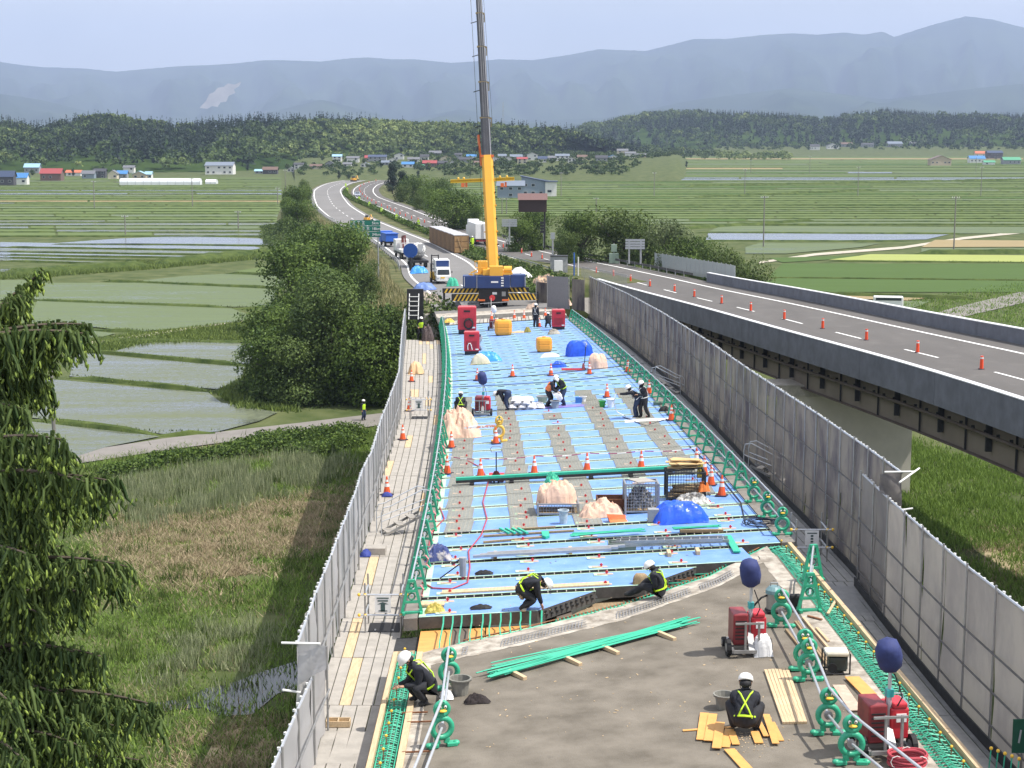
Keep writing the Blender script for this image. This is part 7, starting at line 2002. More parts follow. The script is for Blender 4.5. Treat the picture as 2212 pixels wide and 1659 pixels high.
# the mobile crane
M_cy=mat('crane_yellow',(0.80,0.41,0.045),0.38,var=.05,scale=1,spec=.5)
M_cn=mat('crane_navy',(0.018,0.045,0.16),0.35,var=.12,scale=1.5,spec=.5)
M_ck=mat('crane_black',(0.02,0.02,0.022),0.5)
M_boom=mat('boom_dark_grey',(0.075,0.075,0.082),0.35,var=.15,scale=1,metal=.3)
M_boomr=mat('boom_rail_light',(0.50,0.50,0.52),0.35,metal=.4)
M_collar=mat('collar_bronze',(0.28,0.22,0.12),0.5,metal=.3)
M_or=mat('orange_lamp',(0.75,0.17,0.05),.4)
C0=DK(1066,663);
CR=thing('mobile_crane','big yellow and navy truck crane with striped outriggers, its boom rising out of the picture','crane',C0,.02)
def hazard(parent,a,c,h,w,name='outrigger'):
 """beam with slanting yellow and black stripes"""
 a=Vector(a);c=Vector(c);t=None
 b=MB();b.beam(a,c,w,h);o=b.build(name,M_ck,parent)
 n=max(2,int((c-a).length/.36));d=(c-a)/n;sg=1 if c.x<a.x else-1
 for i in range(n):
  p=a+d*(i+.15);q=p+d*.45;k=d.normalized()*h*.55
  y=-w/2-.012
  s=MB();s.add([p+Vector((0,y,-h/2+.01)),q+Vector((0,y,-h/2+.01)),q-k+Vector((0,y,h/2-.01)),p-k+Vector((0,y,h/2-.01))],[(0,1,2,3)]if c.x>a.x else[(3,2,1,0)]);s.build('stripe',M_yel,o)
 return o
MB().box((0,.9,1.25),(2.75,3.4,1.35)).build('chassis',M_ck,CR,bevel=.04)
MB().box((0,6.0,1.2),(2.7,8.0,1.0)).build('chassis_front',M_ck,CR)
for y in(1.2,2.7,6.4,8.0):
 for x in(-1.1,1.1):b=MB();wheel(b,(x,y,.62),.62,.45);wh=b.build('wheel',M_black,CR);b=MB();wheel(b,(x,y,.62),.28,.48);b.build('rim',M_pipe,wh)
MB().box((0,10.0,1.7),(2.6,2.0,1.9)).build('driver_cab',M_cy,CR,bevel=.08)
hazard(CR,(-1.3,-.55,.95),(-3.9,-.55,.95),.62,.45);hazard(CR,(1.3,-.55,1.02),(4.2,-.55,1.02),.62,.45)
hazard(CR,(-.9,-.1,1.55),(-4.75,-.1,1.55),.42,.4);hazard(CR,(.9,-.1,1.62),(3.3,-.1,1.62),.42,.4)
for x,y in((-4.6,-.1),(4.1,-.55)):
 b=MB();b.cone((x,y,.1),(x,y,1.5),.10,.10,8);b.cone((x,y,0.02),(x,y,.12),.38,.34,12);b.build('jack_foot',M_ck,CR)
MB().box((.1,-.82,1.35),(.42,.04,.22)).build('number_plate',M_white2,CR)
MB().box((.95,-.82,1.30),(.36,.05,.42)).build('rear_box',M_pipe,CR)
for s in(-1,1):
 MB().box((s*1.1,-.85,.72),(.62,.08,.16)).build('tail_lamp',M_or,CR)
b=MB();b.beam((-1.25,-1.0,.42),(1.35,-1.0,.58),.06,.06);b.build('tow_bar',M_pipe2,CR)
cw=MB().box((-2.2,-.2,2.42),(1.28,1.5,1.12)).build('counterweight_block',M_cn,CR,bevel=.04)
MB().box((-.32,-.25,2.40),(2.40,1.5,1.14)).build('counterweight_block',M_cn,CR,bevel=.04)
MB().box((1.22,-.22,2.43),(.62,1.5,1.12)).build('counterweight_block',M_cn,CR,bevel=.04)
MB().box((2.28,-.18,2.50),(1.42,1.5,1.14)).build('counterweight_block',M_cn,CR,bevel=.04)
MB().box((.10,-1.01,2.42),(.66,.012,.15)).build('white_lettering_bar',M_white2,CR)
for k in range(4):MB().box((.82,-1.01,2.08+k*.24),(.24,.012,.12)).build('white_mark',M_white2,CR)
for x in(-2.7,2.93):MB().box((x,-.98,2.45),(.06,.03,.9)).build('white_edge',M_pipe2,CR)
MB().box((-.05,.6,3.25),(1.9,2.2,.55)).build('slew_body',M_cy,CR,bevel=.04)
MB().box((.25,-.35,3.38),(1.25,.9,.95)).build('boom_foot',M_cy,CR,bevel=.03)
b=MB();b.cone((.95,-.2,3.5),(1.7,-.2,3.5),.34,.34,14);b.box((1.32,-.2,3.15),(.9,.8,.2));b.build('winch',M_cy,CR)
b=MB();b.cone((1.05,-.25,3.5),(1.6,-.25,3.5),.26,.26,14);b.build('rope_drum',M_ck,CR)
b=MB();b.box((-1.2,.1,3.10),(1.15,1.0,.10))
b.build('platform',M_cy,CR)
b=MB()
for x in(-1.72,-1.2,-.7):b.cone((x,-.4,3.1),(x,-.4,4.35),.03,.03,5)
for z in(3.7,4.3):b.cone((-1.75,-.4,z),(-.68,-.4,z),.03,.03,5)
b.build('handrail',M_cy,CR)
MB().box((-1.0,.6,3.7),(.9,1.2,1.1)).build('operator_cab',M_cy,CR,bevel=.05)
b=MB();b.beam((-2.1,-.3,3.2),(-1.5,-.3,3.5),.3,.12);b.beam((-2.3,-.35,3.12),(-1.9,-.35,3.0),.18,.12);b.build('side_bracket',M_cy,CR)
tc=C0.y/CP+6.5
def BP(px,py,t):return at_depth(px,py,t)-C0
ax=[BP(1065.5,592,tc),BP(1052.3,338,tc+1.2)]
d0=(ax[1]-ax[0]).normalized()
ax=[Matrix.Rotation(-.02,3,'Z')@p for p in ax]
d0=(ax[1]-ax[0]).normalized()
def boomsec(L0,L1,w,name,m,rails=True):
 a=ax[0]+d0*L0;c=ax[0]+d0*L1
 s=d0.cross(Vector((0,1,0))).normalized()*-1;n=s.cross(d0)
 q=[]
 for P in(a,c):
  for(x,y)in((-.5,-.5),(-.42,-.56),(.42,-.56),(.5,-.5),(.5,.3),(.3,.55),(-.3,.55),(-.5,.3)):q.append(P+s*x*w-n*y*w*-1.15)
 b=MB();b.add(q,[(k,(k+1)%8,8+(k+1)%8,8+k)for k in range(8)]+[tuple(range(7,-1,-1)),tuple(range(8,16))])
 o=b.build(name,m,CR)
 return a,c,s,n,o
PXM=tc/FPX
Ls=(ax[1]-ax[0]).length
a,c,s,n,o=boomsec(-1.2,Ls,1.12,'boom_base_section',M_cy)
for x in(-.36,-.05,.24):
 b=MB();b.beam(a+s*x+n*.0-Vector((0,.66,0)),c+s*x-Vector((0,.66,0)),.025,.012);b.build('weld_shadow_strip',mat('weld_shadow_line',(0.55,0.24,0.03),.5),o)  # strips in darker boom colour, painted as the shadow along the welds
for k in range(9):
 p=a.lerp(c,.12+.1*k);b=MB();b.box(p+s*.62-Vector((0,.4,0)),(.12,.2,.16));b.box(p-s*.62-Vector((0,.4,0)),(.1,.2,.14));b.build('bracket',M_cy if k%2 else M_ck,o)
b=MB();b.box(c+d0*.05,(1.32,1.4,.22));b.build('boom_collar',M_or,CR)
b=MB();b.beam(c-s*.62-d0*.9,c-s*.78+d0*2.2,.14,.3);b.build('side_plate',M_or,CR)
mper=Ls/254.0
brk=[(338,254,.94),(254,175.6,.84),(175.6,98,.76),(98,24,.69),(24,-60,.62),(-60,-140,.56)]
for i,(y0,y1,w)in enumerate(brk):
 L0=(592-y0)*mper;L1=(592-y1)*mper
 a,c,s,n,o=boomsec(L0,L1,w,'boom_section',M_boom)
 for x,r in((-.16,.05),(.12,.05),(.38,.035)):
  b=MB();b.cone(a+s*x*w-Vector((0,.60*w,0)),c+s*x*w-Vector((0,.60*w,0)),r,r,6);b.build('boom_rib',M_boomr if x>.2 else M_pipe,o)
 b=MB();b.box(c,(w*1.18,w*1.3,.16),M=Matrix.Rotation(.05,3,'Y'));b.box(c+s*w*.62-d0*.45,(.10,.25,.9));b.build('boom_collar',M_collar,CR)
 b=MB();b.beam(c-s*w*.5-d0*.8,c-s*(w*.5+.6)-d0*.95,.07,.08);b.build('rope_guide',M_ck,o)
top=ax[0]+d0*((592+140)*mper)
b=MB();b.box(top,(.7,1.0,.8));b.build('boom_head',M_cy,CR)
b=MB();b.tube([ax[0]+d0*1.0-s*.75,top-s*.85+Vector((0,0,.2))],.018,4);b.tube([ax[0]+d0*9+s*.8,top+s*.35],.014,4);b.build('hoist_rope',M_ck,CR)
b=MB();b.tube([ax[0]+d0*13.3-s*.55,ax[0]+d0*12.3-s*1.1,ax[0]+d0*12.7-s*.7,ax[0]+d0*14.6-s*.6],.04,5);b.build('hydraulic_hose',M_ck,CR)
LB0=at_depth(1040,388,tc+7)
LB=thing('lifting_beam','yellow lifting beam hanging level behind the crane boom','lifting beam',LB0,0)
sc_=(tc+7)/FPX
b=MB()
for z in(.10,-.16):b.beam((-67*sc_,0,z-.15),(71*sc_,0,z+.12),.30,.10)
b.beam((-67*sc_,0,-.18),(71*sc_,0,.09),.06,.3);b.build('girder',mat('beam_yellow',(0.68,0.44,0.03),.45),LB)
for x in(-40,45):
 b=MB();b.box((x*sc_,0,-.55),(.35,.3,.4));b.box((x*sc_+.35,0,-.5),(.2,.2,.5));b.build('hook_lug',M_or,LB)
for x in(-50,-38,40,55):b=MB();b.ball((x*sc_,0,.22+x*.0018),.12,nu=8,nv=5);b.build('shackle',M_yel,LB)
b=MB();b.tube([(-1.2,0,.2),(0,0,5.0)],.02,4);b.tube([(1.2,0,.3),(0,0,5.0)],.02,4);b.tube([(0,0,5.0),tuple(C0+top-LB0)],.02,4);b.build('slings',M_ck,LB)
T=thing('round_sign','small round pale blue sign on a short post before the crane','sign',DK(1056,664))
MB().cone((0,0,0),(0,0,1.6),.05,.05,6).build('post',M_clamp,T);MB().cone((0,-.02,1.65),(0,.02,1.65),.24,.24,14).build('disc',mat('pale_blue_disc',(0.25,0.45,0.60),.5),T)
T=thing('round_sign','round red and white stop paddle on a post before the crane','sign',DK(1061,672))
MB().cone((0,0,0),(0,0,1.2),.03,.03,6).build('post',M_clamp,T);MB().cone((.1,-.02,1.2),(.1,.02,1.2),.26,.26,14).build('disc',M_red,T)
# vehicles
M_wp=mat('white_vehicle_paint',(0.78,0.78,0.77),0.3,var=.03,spec=.5)
M_sil=mat('silver_paint',(0.40,0.44,0.52),0.3,metal=.3,var=.05)
def wheels(T,xs,ys,r,w):
 for y in ys:
  for x in xs:
   b=MB();wheel(b,(x,y,r),r,w);wh=b.build('wheel',M_black,T);b=MB();wheel(b,(x,y,r),r*.55,w*1.06);b.build('rim',M_pipe,wh)
def car(loc,rz,label,m,suv=False):
 T=thing('car',label,'car',loc,rz)
 W,L,H=1.72,4.3,(1.62 if suv else 1.45)
 b=MB();prof=[(-2.15,.30),(-2.15,.72),(-1.95,.86),(-1.15,.98),(-.55,H),(1.35,H-.02),(1.95,1.0),(2.13,.92),(2.13,.30)]
 n=len(prof);q=[]
 for x,k in((-W/2,0),(W/2,0)):
  for y,z in prof:q.append((x*(.86 if z>1.05 else 1),y,z))
 b.add(q,[tuple(range(n)),tuple(range(2*n-1,n-1,-1))]+[(k,n+k,n+(k+1)%n,(k+1)%n)for k in range(n)]);b.build('body',m,T,bevel=.05)
 b=MB();b.add([(-.68,-1.13,1.01),(.68,-1.13,1.01),(.60,-.60,H-.06),(-.60,-.60,H-.06)],[(0,1,2,3)]);o=b.build('windscreen',M_glass,T);o.location=(0,-.02,.02)
 b=MB();b.add([(-.68,1.93,1.03),(.68,1.93,1.03),(.60,1.40,H-.08),(-.60,1.40,H-.08)],[(3,2,1,0)]);o=b.build('rear_window',M_glass,T);o.location=(0,.02,.02)
 for s_ in(-1,1):
  x=s_*(W/2*.93+.012);xt=s_*(W/2*.86+.012)
  b=MB();b.add([(x,-.95,1.04),(x,1.7,1.04),(xt,1.28,H-.1),(xt,-.52,H-.1)],[(0,1,2,3)]if s_>0 else[(3,2,1,0)]);b.build('side_windows',M_glass,T)
  MB().box((s_*.64,-2.14,.68),(.34,.06,.16)).build('headlight',M_white2,T);MB().box((s_*.70,2.13,.80),(.22,.05,.2)).build('tail_light',M_red,T);MB().box((s_*.95,-.75,1.02),(.18,.12,.12)).build('mirror',m,T)
 MB().box((0,-2.16,.52),(.9,.04,.14)).build('grille',M_ck,T);MB().box((0,-2.17,.38),(.36,.02,.16)).build('number_plate',M_white2,T)
 wheels(T,(-.78,.78),(-1.35,1.3),.32,.2)
 return T
def road_rz(xf,Y,toward=True):return-math.atan(heading(xf,Y))+(0 if toward else PI)
p=RD(1107,532);car(p,road_rz(rx,p.y),'white car driving towards the camera right of the crane boom',M_wp,True)
p=RD(772,425);car(p,road_rz(rx,p.y),'small blue-grey car far away on the right carriageway',M_sil)
p=RD(1031,529)
T=thing('box_lorry','tall white box lorry seen from behind, left of the crane boom','lorry',p+Vector((0,4.5,0)),road_rz(rx,p.y,False)+.0)
MB().box((0,.2,2.35),(2.4,9.0,2.7)).build('cargo_box',M_wp,T,bevel=.04)
MB().box((0,-5.3,1.75),(2.3,1.7,2.4)).build('cab',M_wp,T,bevel=.1)
MB().box((0,-5.0,3.5),(1.9,1.4,1.0)).build('roof_deflector',M_wp,T,bevel=.1)
MB().box((0,0,.8),(2.2,8.8,.3)).build('chassis',M_ck,T)
for x in(-.62,.62):MB().box((x,4.72,2.35),(1.1,.03,2.5)).build('rear_door',M_wp,T)
for x in(-.12,.12):MB().cone((x,4.76,1.2),(x,4.76,3.5),.03,.03,6).build('door_bar',M_pipe,T)
MB().box((0,4.76,.72),(2.2,.06,.28)).build('bumper',M_dkred,T)
for s_ in(-1,1):MB().box((s_*.85,4.80,.72),(.4,.03,.18)).build('tail_light',M_red,T)
wheels(T,(-.95,.95),(-4.4,2.2,3.4),.48,.28)
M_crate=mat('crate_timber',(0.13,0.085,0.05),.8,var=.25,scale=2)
M_crate2=mat('crate_timber_sun_toned',(0.36,0.22,0.10),.75,var=.15,scale=2)  # lighter copy of the crate timber, sunlight put into its colour
M_ctop=mat('grey_sheet_top',(0.40,0.40,0.41),.6,var=.08)
A_=DK(997,547);B_=DK(942,524)
dv=(B_-A_);nn_=6
GC='timber-sided containers in a row on the left carriageway'
ang=math.atan2(-dv.x,dv.y)
CL=dv.length/nn_
cpos=['nearest','second','third','fourth','fifth','farthest']
c0=None
for i in range(nn_):
 P=A_+dv*(i+.5)/nn_
 lab=f'brown timber container with a grey top, {cpos[i]} of the row beside the white lorry'
 if c0 is None:
  c0=thing('timber_container',lab,'container',P,ang,GC);T=c0;W,H,L=2.25,2.7,CL-.15
  MB().box((0,0,H/2+.1),(W,L,H)).build('body',M_crate,T)
  MB().box((0,0,H+.16),(W+.12,L+.1,.10)).build('top_sheet',M_ctop,T)
  for k in range(8):
   y=-L/2+L*(k+.5)/8
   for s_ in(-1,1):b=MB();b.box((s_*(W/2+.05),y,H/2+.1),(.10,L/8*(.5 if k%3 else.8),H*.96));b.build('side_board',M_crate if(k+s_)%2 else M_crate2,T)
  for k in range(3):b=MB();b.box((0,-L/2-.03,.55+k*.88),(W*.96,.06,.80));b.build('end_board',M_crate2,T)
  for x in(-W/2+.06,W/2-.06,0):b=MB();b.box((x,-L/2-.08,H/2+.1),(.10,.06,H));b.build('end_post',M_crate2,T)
  b=MB();b.beam((-.6,-L/2-.12,2.5),(.0,-L/2-.12,.6),.06,.05);b.build('pale_strap',M_wood,T);remember(c0)
 else:copy_tree(c0,P,ang,lab)
def small_truck(loc,rz,label,box=True,m=M_wp,boxcol=M_wp,front=M_cn):
 T=thing('small_truck',label,'truck',loc,rz)
 b=MB();q=[];prof=[(-1.0,.35),(-1.0,.95),(-.92,1.05),(-.72,1.75),(-.55,1.82),(.6,1.82),(.6,.35)];n=len(prof)
 for x in(-.84,.84):
  for y,z in prof:q.append((x*(.93 if z>1.3 else 1),y,z))
 b.add(q,[tuple(range(n)),tuple(range(2*n-1,n-1,-1))]+[(k,n+k,n+(k+1)%n,(k+1)%n)for k in range(n)]);b.build('cab',m,T,bevel=.05)
 b=MB();b.add([(-.70,-.93,1.10),(.70,-.93,1.10),(.66,-.76,1.68),(-.66,-.76,1.68)],[(0,1,2,3)]);o=b.build('windscreen',M_glass,T);o.location=(0,-.03,0)
 if box:
  MB().box((0,2.2,1.72),(1.72,3.2,1.9)).build('cargo_box',boxcol,T,bevel=.04);MB().box((0,.58,2.28),(1.5,.04,.72)).build('front_panel',front,T)
 else:MB().box((0,2.2,.95),(1.7,3.2,.45)).build('bed',boxcol,T)
 MB().box((0,1.4,.6),(1.4,4.2,.25)).build('chassis',M_ck,T)
 MB().box((0,-1.03,.45),(1.5,.08,.2)).build('bumper',m,T);MB().box((-.1,-1.05,.75),(.5,.03,.16)).build('number_plate',M_yel if box else M_white2,T)
 for s_ in(-1,1):MB().box((s_*.66,-1.03,.68),(.24,.05,.16)).build('headlight',M_pipe2,T);MB().box((s_*.98,-.85,1.4),(.10,.08,.24)).build('mirror',M_ck,T)
 wheels(T,(-.72,.72),(-.3,2.9),.34,.22)
 return T
small_truck(DK(957,612),.12,'small white box truck with a navy panel over its cab, facing the camera')
T=thing('forklift','dark forklift mast and frame left of the small white truck','forklift',DK(940,610),.1)
b=MB()
for x in(-.4,.4):b.beam((x,0,.1),(x,0,3.3),.12,.14)
for z in(.3,1.6,3.2):b.beam((-.4,0,z),(.4,0,z),.1,.1)
b.build('mast',M_ck,T);b=MB()
for x in(-.25,.25):b.box((x,-.7,.12),(.12,1.2,.05))
b.build('forks',M_dark,T);MB().box((0,1.0,.75),(1.05,1.6,.9)).build('body',M_yel,T,bevel=.05);wheels(T,(-.45,.45),(.4,1.6),.3,.2)
b=MB();
for x,y in((-.45,.4),(.45,.4),(-.45,1.6),(.45,1.6)):b.beam((x,y,1.2),(x,y,2.1),.05,.05)
b.box((0,1,2.13),(1.05,1.3,.05));b.build('overhead_guard',M_ck,T)
T=thing('mixer_truck','white concrete mixer truck seen from behind, with a ringed drum end','truck',DK(905,577),PI+.2)
b=MB();q=[];n=16;Mx=Matrix.Rotation(.22,3,'X')
for r,y in((.35,1.9),(.75,1.6),(1.08,.6),(1.1,-.6),(.8,-2.0),(.5,-2.4)):
 for k in range(n):a=2*PI*k/n;q.append(Mx@Vector((r*math.cos(a),y,r*math.sin(a)))+Vector((0,-1.0,2.2)))
b.add(q,[(i*n+k,(i+1)*n+k,(i+1)*n+(k+1)%n,i*n+(k+1)%n)for i in range(5)for k in range(n)]+[tuple(range(n))]);b.build('drum',M_wp,T,smooth=True)
b=MB()
for r in(.55,.85):ring(b,(0,1.05,2.6),r,.04,16)
b.build('drum_rings',M_pipe,T);MB().box((0,-1,.9),(2.1,6.2,.3)).build('chassis',M_ck,T);MB().box((0,-4.3,1.6),(2.1,1.6,2.1)).build('cab',M_wp,T,bevel=.08)
b=MB();b.add([(-.4,1.4,3.3),(.4,1.4,3.3),(.25,.9,2.7),(-.25,.9,2.7),(-.45,1.9,3.2),(.45,1.9,3.2),(.2,1.7,2.3),(-.2,1.7,2.3)],[(0,1,2,3),(7,6,5,4),(0,3,7,4),(1,5,6,2)]);b.build('hopper',M_wp,T)
wheels(T,(-.85,.85),(-4.2,-.2,1.0),.46,.26)
T=thing('crane_truck','white flatbed truck with a folded red-brown loader arm','truck',DK(875,558),PI+.25)
MB().box((0,-.5,.9),(2.1,6.6,.3)).build('chassis',M_ck,T);MB().box((0,.8,1.25),(2.15,4.2,.35)).build('bed',M_wp,T);MB().box((0,-3.2,1.7),(2.1,1.7,2.1)).build('cab',M_wp,T,bevel=.08)
b=MB()
for s_ in(-1,1):b.beam((s_*1.0,2.85,1.2),(s_*1.0,2.85,2.5),.1,.1)
b.beam((-1.0,2.85,2.5),(1.0,2.85,2.5),.1,.1);b.build('rear_frame',M_wp,T)
b=MB();b.beam((0,-1.9,1.2),(0,-1.9,3.2),.35,.35);b.beam((0,-1.9,3.2),(.1,.6,3.4),.28,.28);b.beam((.1,.6,3.3),(.0,.5,2.2),.22,.22);b.build('loader_arm',mat('loader_maroon',(0.16,0.03,0.025),.45),T)
wheels(T,(-.85,.85),(-3.0,1.0,2.1),.46,.26)
T=thing('tipper_truck','blue tipper truck parked behind the green road sign','truck',DK(840,532),PI+.3)
M_bt=mat('truck_blue',(0.03,0.12,0.50),.35)
MB().box((0,.6,1.6),(2.1,3.6,1.3)).build('tipper_body',M_bt,T,bevel=.04);b=MB();b.box((0,.6,2.3),(2.3,3.8,.12));b.build('body_rim',M_bt,T);MB().box((0,-2.2,1.6),(2.1,1.5,1.9)).build('cab',M_bt,T,bevel=.08);MB().box((0,-.3,.8),(1.6,5.2,.3)).build('chassis',M_ck,T);wheels(T,(-.85,.85),(-2.0,1.0),.46,.26)
def digger(p,label,s=1.0):
 T=thing('road_machine',label,'construction machine',p,.6);T.scale=(s,s,s)
 MB().box((0,0,1.2),(1.9,3.0,1.1)).build('body',M_cy,T,bevel=.06);MB().box((-.3,-.3,2.2),(1.1,1.2,1.1)).build('cab',M_glass,T,bevel=.05)
 for x in(-.9,.9):MB().box((x,0,.35),(.45,3.2,.7)).build('track',M_ck,T,bevel=.1)
 b=MB();b.beam((.3,-1.2,1.5),(.3,-3.2,3.0),.25,.3);b.beam((.3,-3.2,3.0),(.3,-4.2,1.2),.2,.25);b.build('arm',M_cy,T);MB().box((.3,-4.2,.9),(.7,.5,.6)).build('bucket',M_ck,T)
digger(DK(793,478),'yellow machine on the left carriageway above the green road sign',.5)
digger(DK(764,392),'yellow digger standing on the road at the far bend',.8)
p=FLD(1918,668);T=thing('van','white van parked beyond the far parapet by the paddies','van',p,1.4)
MB().box((0,0,1.15),(1.7,4.2,1.5)).build('body',M_wp,T,bevel=.15);MB().box((0,0,1.55),(1.74,3.6,.4)).build('side_windows',M_glass,T);wheels(T,(-.75,.75),(-1.4,1.4),.33,.2)
# signs, rails and posts along the expressway
M_sgreen=mat('sign_green',(0.012,0.16,0.11),.45,var=.04)
M_sback=mat('sign_back_grey',(0.40,0.42,0.45),.4,metal=.4,var=.06)
def text(body,size,loc,rot,m,parent,name='lettering'):
 cu=bpy.data.curves.new(name,'FONT');cu.body=body;cu.size=size;cu.extrude=.01
 o=bpy.data.objects.new('tmp_text',cu);COL.objects.link(o)
 dg=bpy.context.evaluated_depsgraph_get();me=bpy.data.meshes.new_from_object(o.evaluated_get(dg));bpy.data.objects.remove(o,do_unlink=True)
 me.materials.clear();me.materials.append(m)
 o=bpy.data.objects.new(name,me);COL.objects.link(o);o.parent=parent;o.location=loc;o.rotation_euler=rot
 return o
p=DK(822,540)+Vector((-2.6,0,0));t_=215
G=at_depth(789,494,t_);sc_=t_/FPX
T=thing('road_sign','green expressway distance sign with white lettering above the thicket','road sign',(G.x,G.y,embz(G.x,G.y)+0),.0)
zz=G.z-T.location.z;W_,H_=65*sc_,37*sc_
for k in range(3):
 z=zz+H_/2-(k+.5)*H_/3
 MB().box((0,0,z),(W_,.08,H_/3-.06)).build('sign_panel',M_sgreen,T)
 text(('5km','18km','34km')[k],.52,(W_*.22,-.06,z-.18),(PI/2,0,0),M_white2,T)
 for j in range(4 if k else 3):
  x=-W_*.42+j*.62;b=MB();b.beam((x,-.06,z+.18),(x+.36,-.06,z+.18),.03,.05);b.beam((x,-.06,z-.16),(x+.38,-.06,z-.16),.03,.05);b.beam((x+.18,-.06,z-.2),(x+.18,-.06,z+.22),.05,.03);b.beam((x+.03,-.06,z),(x+.34,-.06,z),.03,.05);b.build('characters',M_white2,T)
for x in(-W_*.3,W_*.42):MB().cone((x,.1,-1),(x,.1,zz+H_/2),.09,.09,8).build('post',M_steel,T)
def board(px0,py0,px1,py1,pyb,t_,label,name,m,roof=None,post=None,slats=0,thick=.25,depth_z=None):
 A1=at_depth(px0,py0,t_);B1=at_depth(px1,py1,t_);W_=B1.x-A1.x;H_=A1.z-B1.z
 g=at_depth(px1,pyb,t_).z if depth_z is None else depth_z
 T=thing(name,label,'signboard',((A1.x+B1.x)/2,A1.y,g));zc=(A1.z+B1.z)/2-g
 if slats:
  for k in range(slats):MB().box((0,0,zc+H_/2-(k+.5)*H_/slats),(W_,.06,H_/slats*.8)).build('slat',m,T)
 else:MB().box((0,0,zc),(W_,thick,H_)).build('board',m,T)
 if roof:b=MB();b.add([(-W_/2-.1,-.5,zc+H_/2-.1),(W_/2+.1,-.5,zc+H_/2-.1),(W_/2+.1,.3,zc+H_/2+.75),(-W_/2-.1,.3,zc+H_/2+.75),(-W_/2-.1,.4,zc+H_/2-.1),(W_/2+.1,.4,zc+H_/2-.1)],[(0,1,2,3),(3,2,5,4),(0,3,4),(1,5,2)]);b.build('roof',roof,T)
 for x in post or(-W_*.3,W_*.3):MB().cone((x,.12,-.5),(x,.12,zc+H_/2-.05),.12,.12,8).build('post',M_ck if roof else M_steel,T)
 return T
M_brn=mat('dark_brown_board',(0.045,0.028,0.028),.6,var=.1)
T=board(1120,430,1181,458,530,215,'large blank brown signboard with a small roof on one tall post','signboard',M_brn,roof=mat('brown_sign_roof',(0.16,0.09,0.085),.5),post=(1.6,),thick=.5)
board(1084,473,1117,490,521,235,'white louvred sign seen from behind, right of the crane boom','signboard',M_sback,slats=4,post=(0,))
board(1351,516,1393,539,562,205,'grey louvred signboard in front of the olive trees','signboard',M_sback,slats=4)
board(1189,502,1199,517,567,210,'narrow double sign on a tall post beside the right carriageway','signboard',M_sback,slats=3,post=(0,),thick=.1)
board(1167,478,1176,504,528,225,'narrow dark sign beside the brown signboard post','signboard',M_ck,slats=4,post=(.25,))
T=thing('equipment_box','pale green equipment cabinet on a post by the right guard rail','cabinet',RD(1304,572)+Vector((1.5,1.5,-.3)))
MB().box((0,0,1.1),(1.3,.8,1.4)).build('cabinet',mat('cabinet_green',(0.25,0.33,0.26),.6),T,bevel=.03);MB().box((0,0,2.5),(.8,.6,1.0)).build('upper_box',mat('cabinet_green',(0.25,0.33,0.26),.6),T,bevel=.03);MB().cone((0,0,-.5),(0,0,3.2),.08,.08,6).build('post',M_steel,T)
def rail_run(name,label,pts,h,m,step=4.0,beam=.32,post=M_steel):
 T=thing(name,label,'guard rail',(0,0,0));P=polyline(pts,step)
 pm=MB().cone((0,0,-.4),(0,0,h),.06,.06,6).mesh('post',post)
 for a,c in zip(P,P[1:]):
  b=MB();b.beam(a+Vector((0,0,h-beam/2)),c+Vector((0,0,h-beam/2)),.06,beam*.9);b.build('rail_beam',m,T);same('post',pm,T,a)
 return T
M_darkrail=mat('weathered_dark_rail',(0.06,0.058,0.055),.7,var=.3)
rail_run('guard_rail','dark guard rail along the verge of the right carriageway',[RP(Y,rwid(Y)-.35,0)for Y in np.arange(300,181,-6.0)],.75,M_darkrail)
rail_run('guard_rail','white guard rail on the median left of the right carriageway',[RP(Y,-.9,0)for Y in np.arange(480,205,-8.0)],.75,M_steel,beam=.16)
rail_run('guard_rail','white guard rail along the left edge of the left carriageway',[Vector((lx(Y)-5.7,Y,lz(lx(Y)-5.4,Y)))for Y in np.arange(560,215,-8.0)],.75,M_steel,beam=.14)
T=thing('safety_fence','grey barred safety fence at the near side of the right bridge end','fence',(0,0,0))
P=polyline([RD(1256,601),RD(1300,609),RD(1356,621)],.42)
for a,c in zip(P,P[1:]):
 b=MB();b.beam(a+Vector((0,0,.06)),a+Vector((0,0,1.35)),.05,.05);b.build('bar',M_steel,T)
 for z in(.12,1.35):b=MB();b.beam(a+Vector((0,0,z)),c+Vector((0,0,z)),.05,.05);b.build('rail',M_steel,T)
T=thing('noise_barrier','translucent ribbed noise barrier beyond the right bridge end','noise barrier',(0,0,0))
M_nb=mat('translucent_panel',(0.42,0.46,0.47),.25,var=.05,spec=.6)
P=polyline([RP(Y,rwid(Y)+1.9,-.1)for Y in(212,202,192,184,176)],1.9)
for a,c in zip(P,P[1:]):
 b=MB();b.beam(a+Vector((0,0,1.0)),c+Vector((0,0,1.0)),.05,2.0);b.build('panel',M_nb,T);b=MB();b.cone(a,a+Vector((0,0,2.1)),.06,.06,6);b.build('post',M_steel,T)
rgh=np.random.default_rng(5);cs=[]
for Y in np.arange(206,560,.14):
 xm=rx(Y)-1.9 if Y>290 else(lx(Y)+5.9)*(1-(Y-200)/90)+(rx(Y)-1.9)*((Y-200)/90)
 for k in range(6):cs.append((xm+rgh.normal(0,.35),Y+rgh.uniform(-.1,.1),base(Y)+.1+abs(rgh.normal(0,.38))))
cs=np.array(cs);V,F=quads(cs,.20,rgh)
put('median_hedge',mesh_np('median_hedge',V,F,M_lfA,rgh.uniform(0,.7,len(F))),kind='stuff')
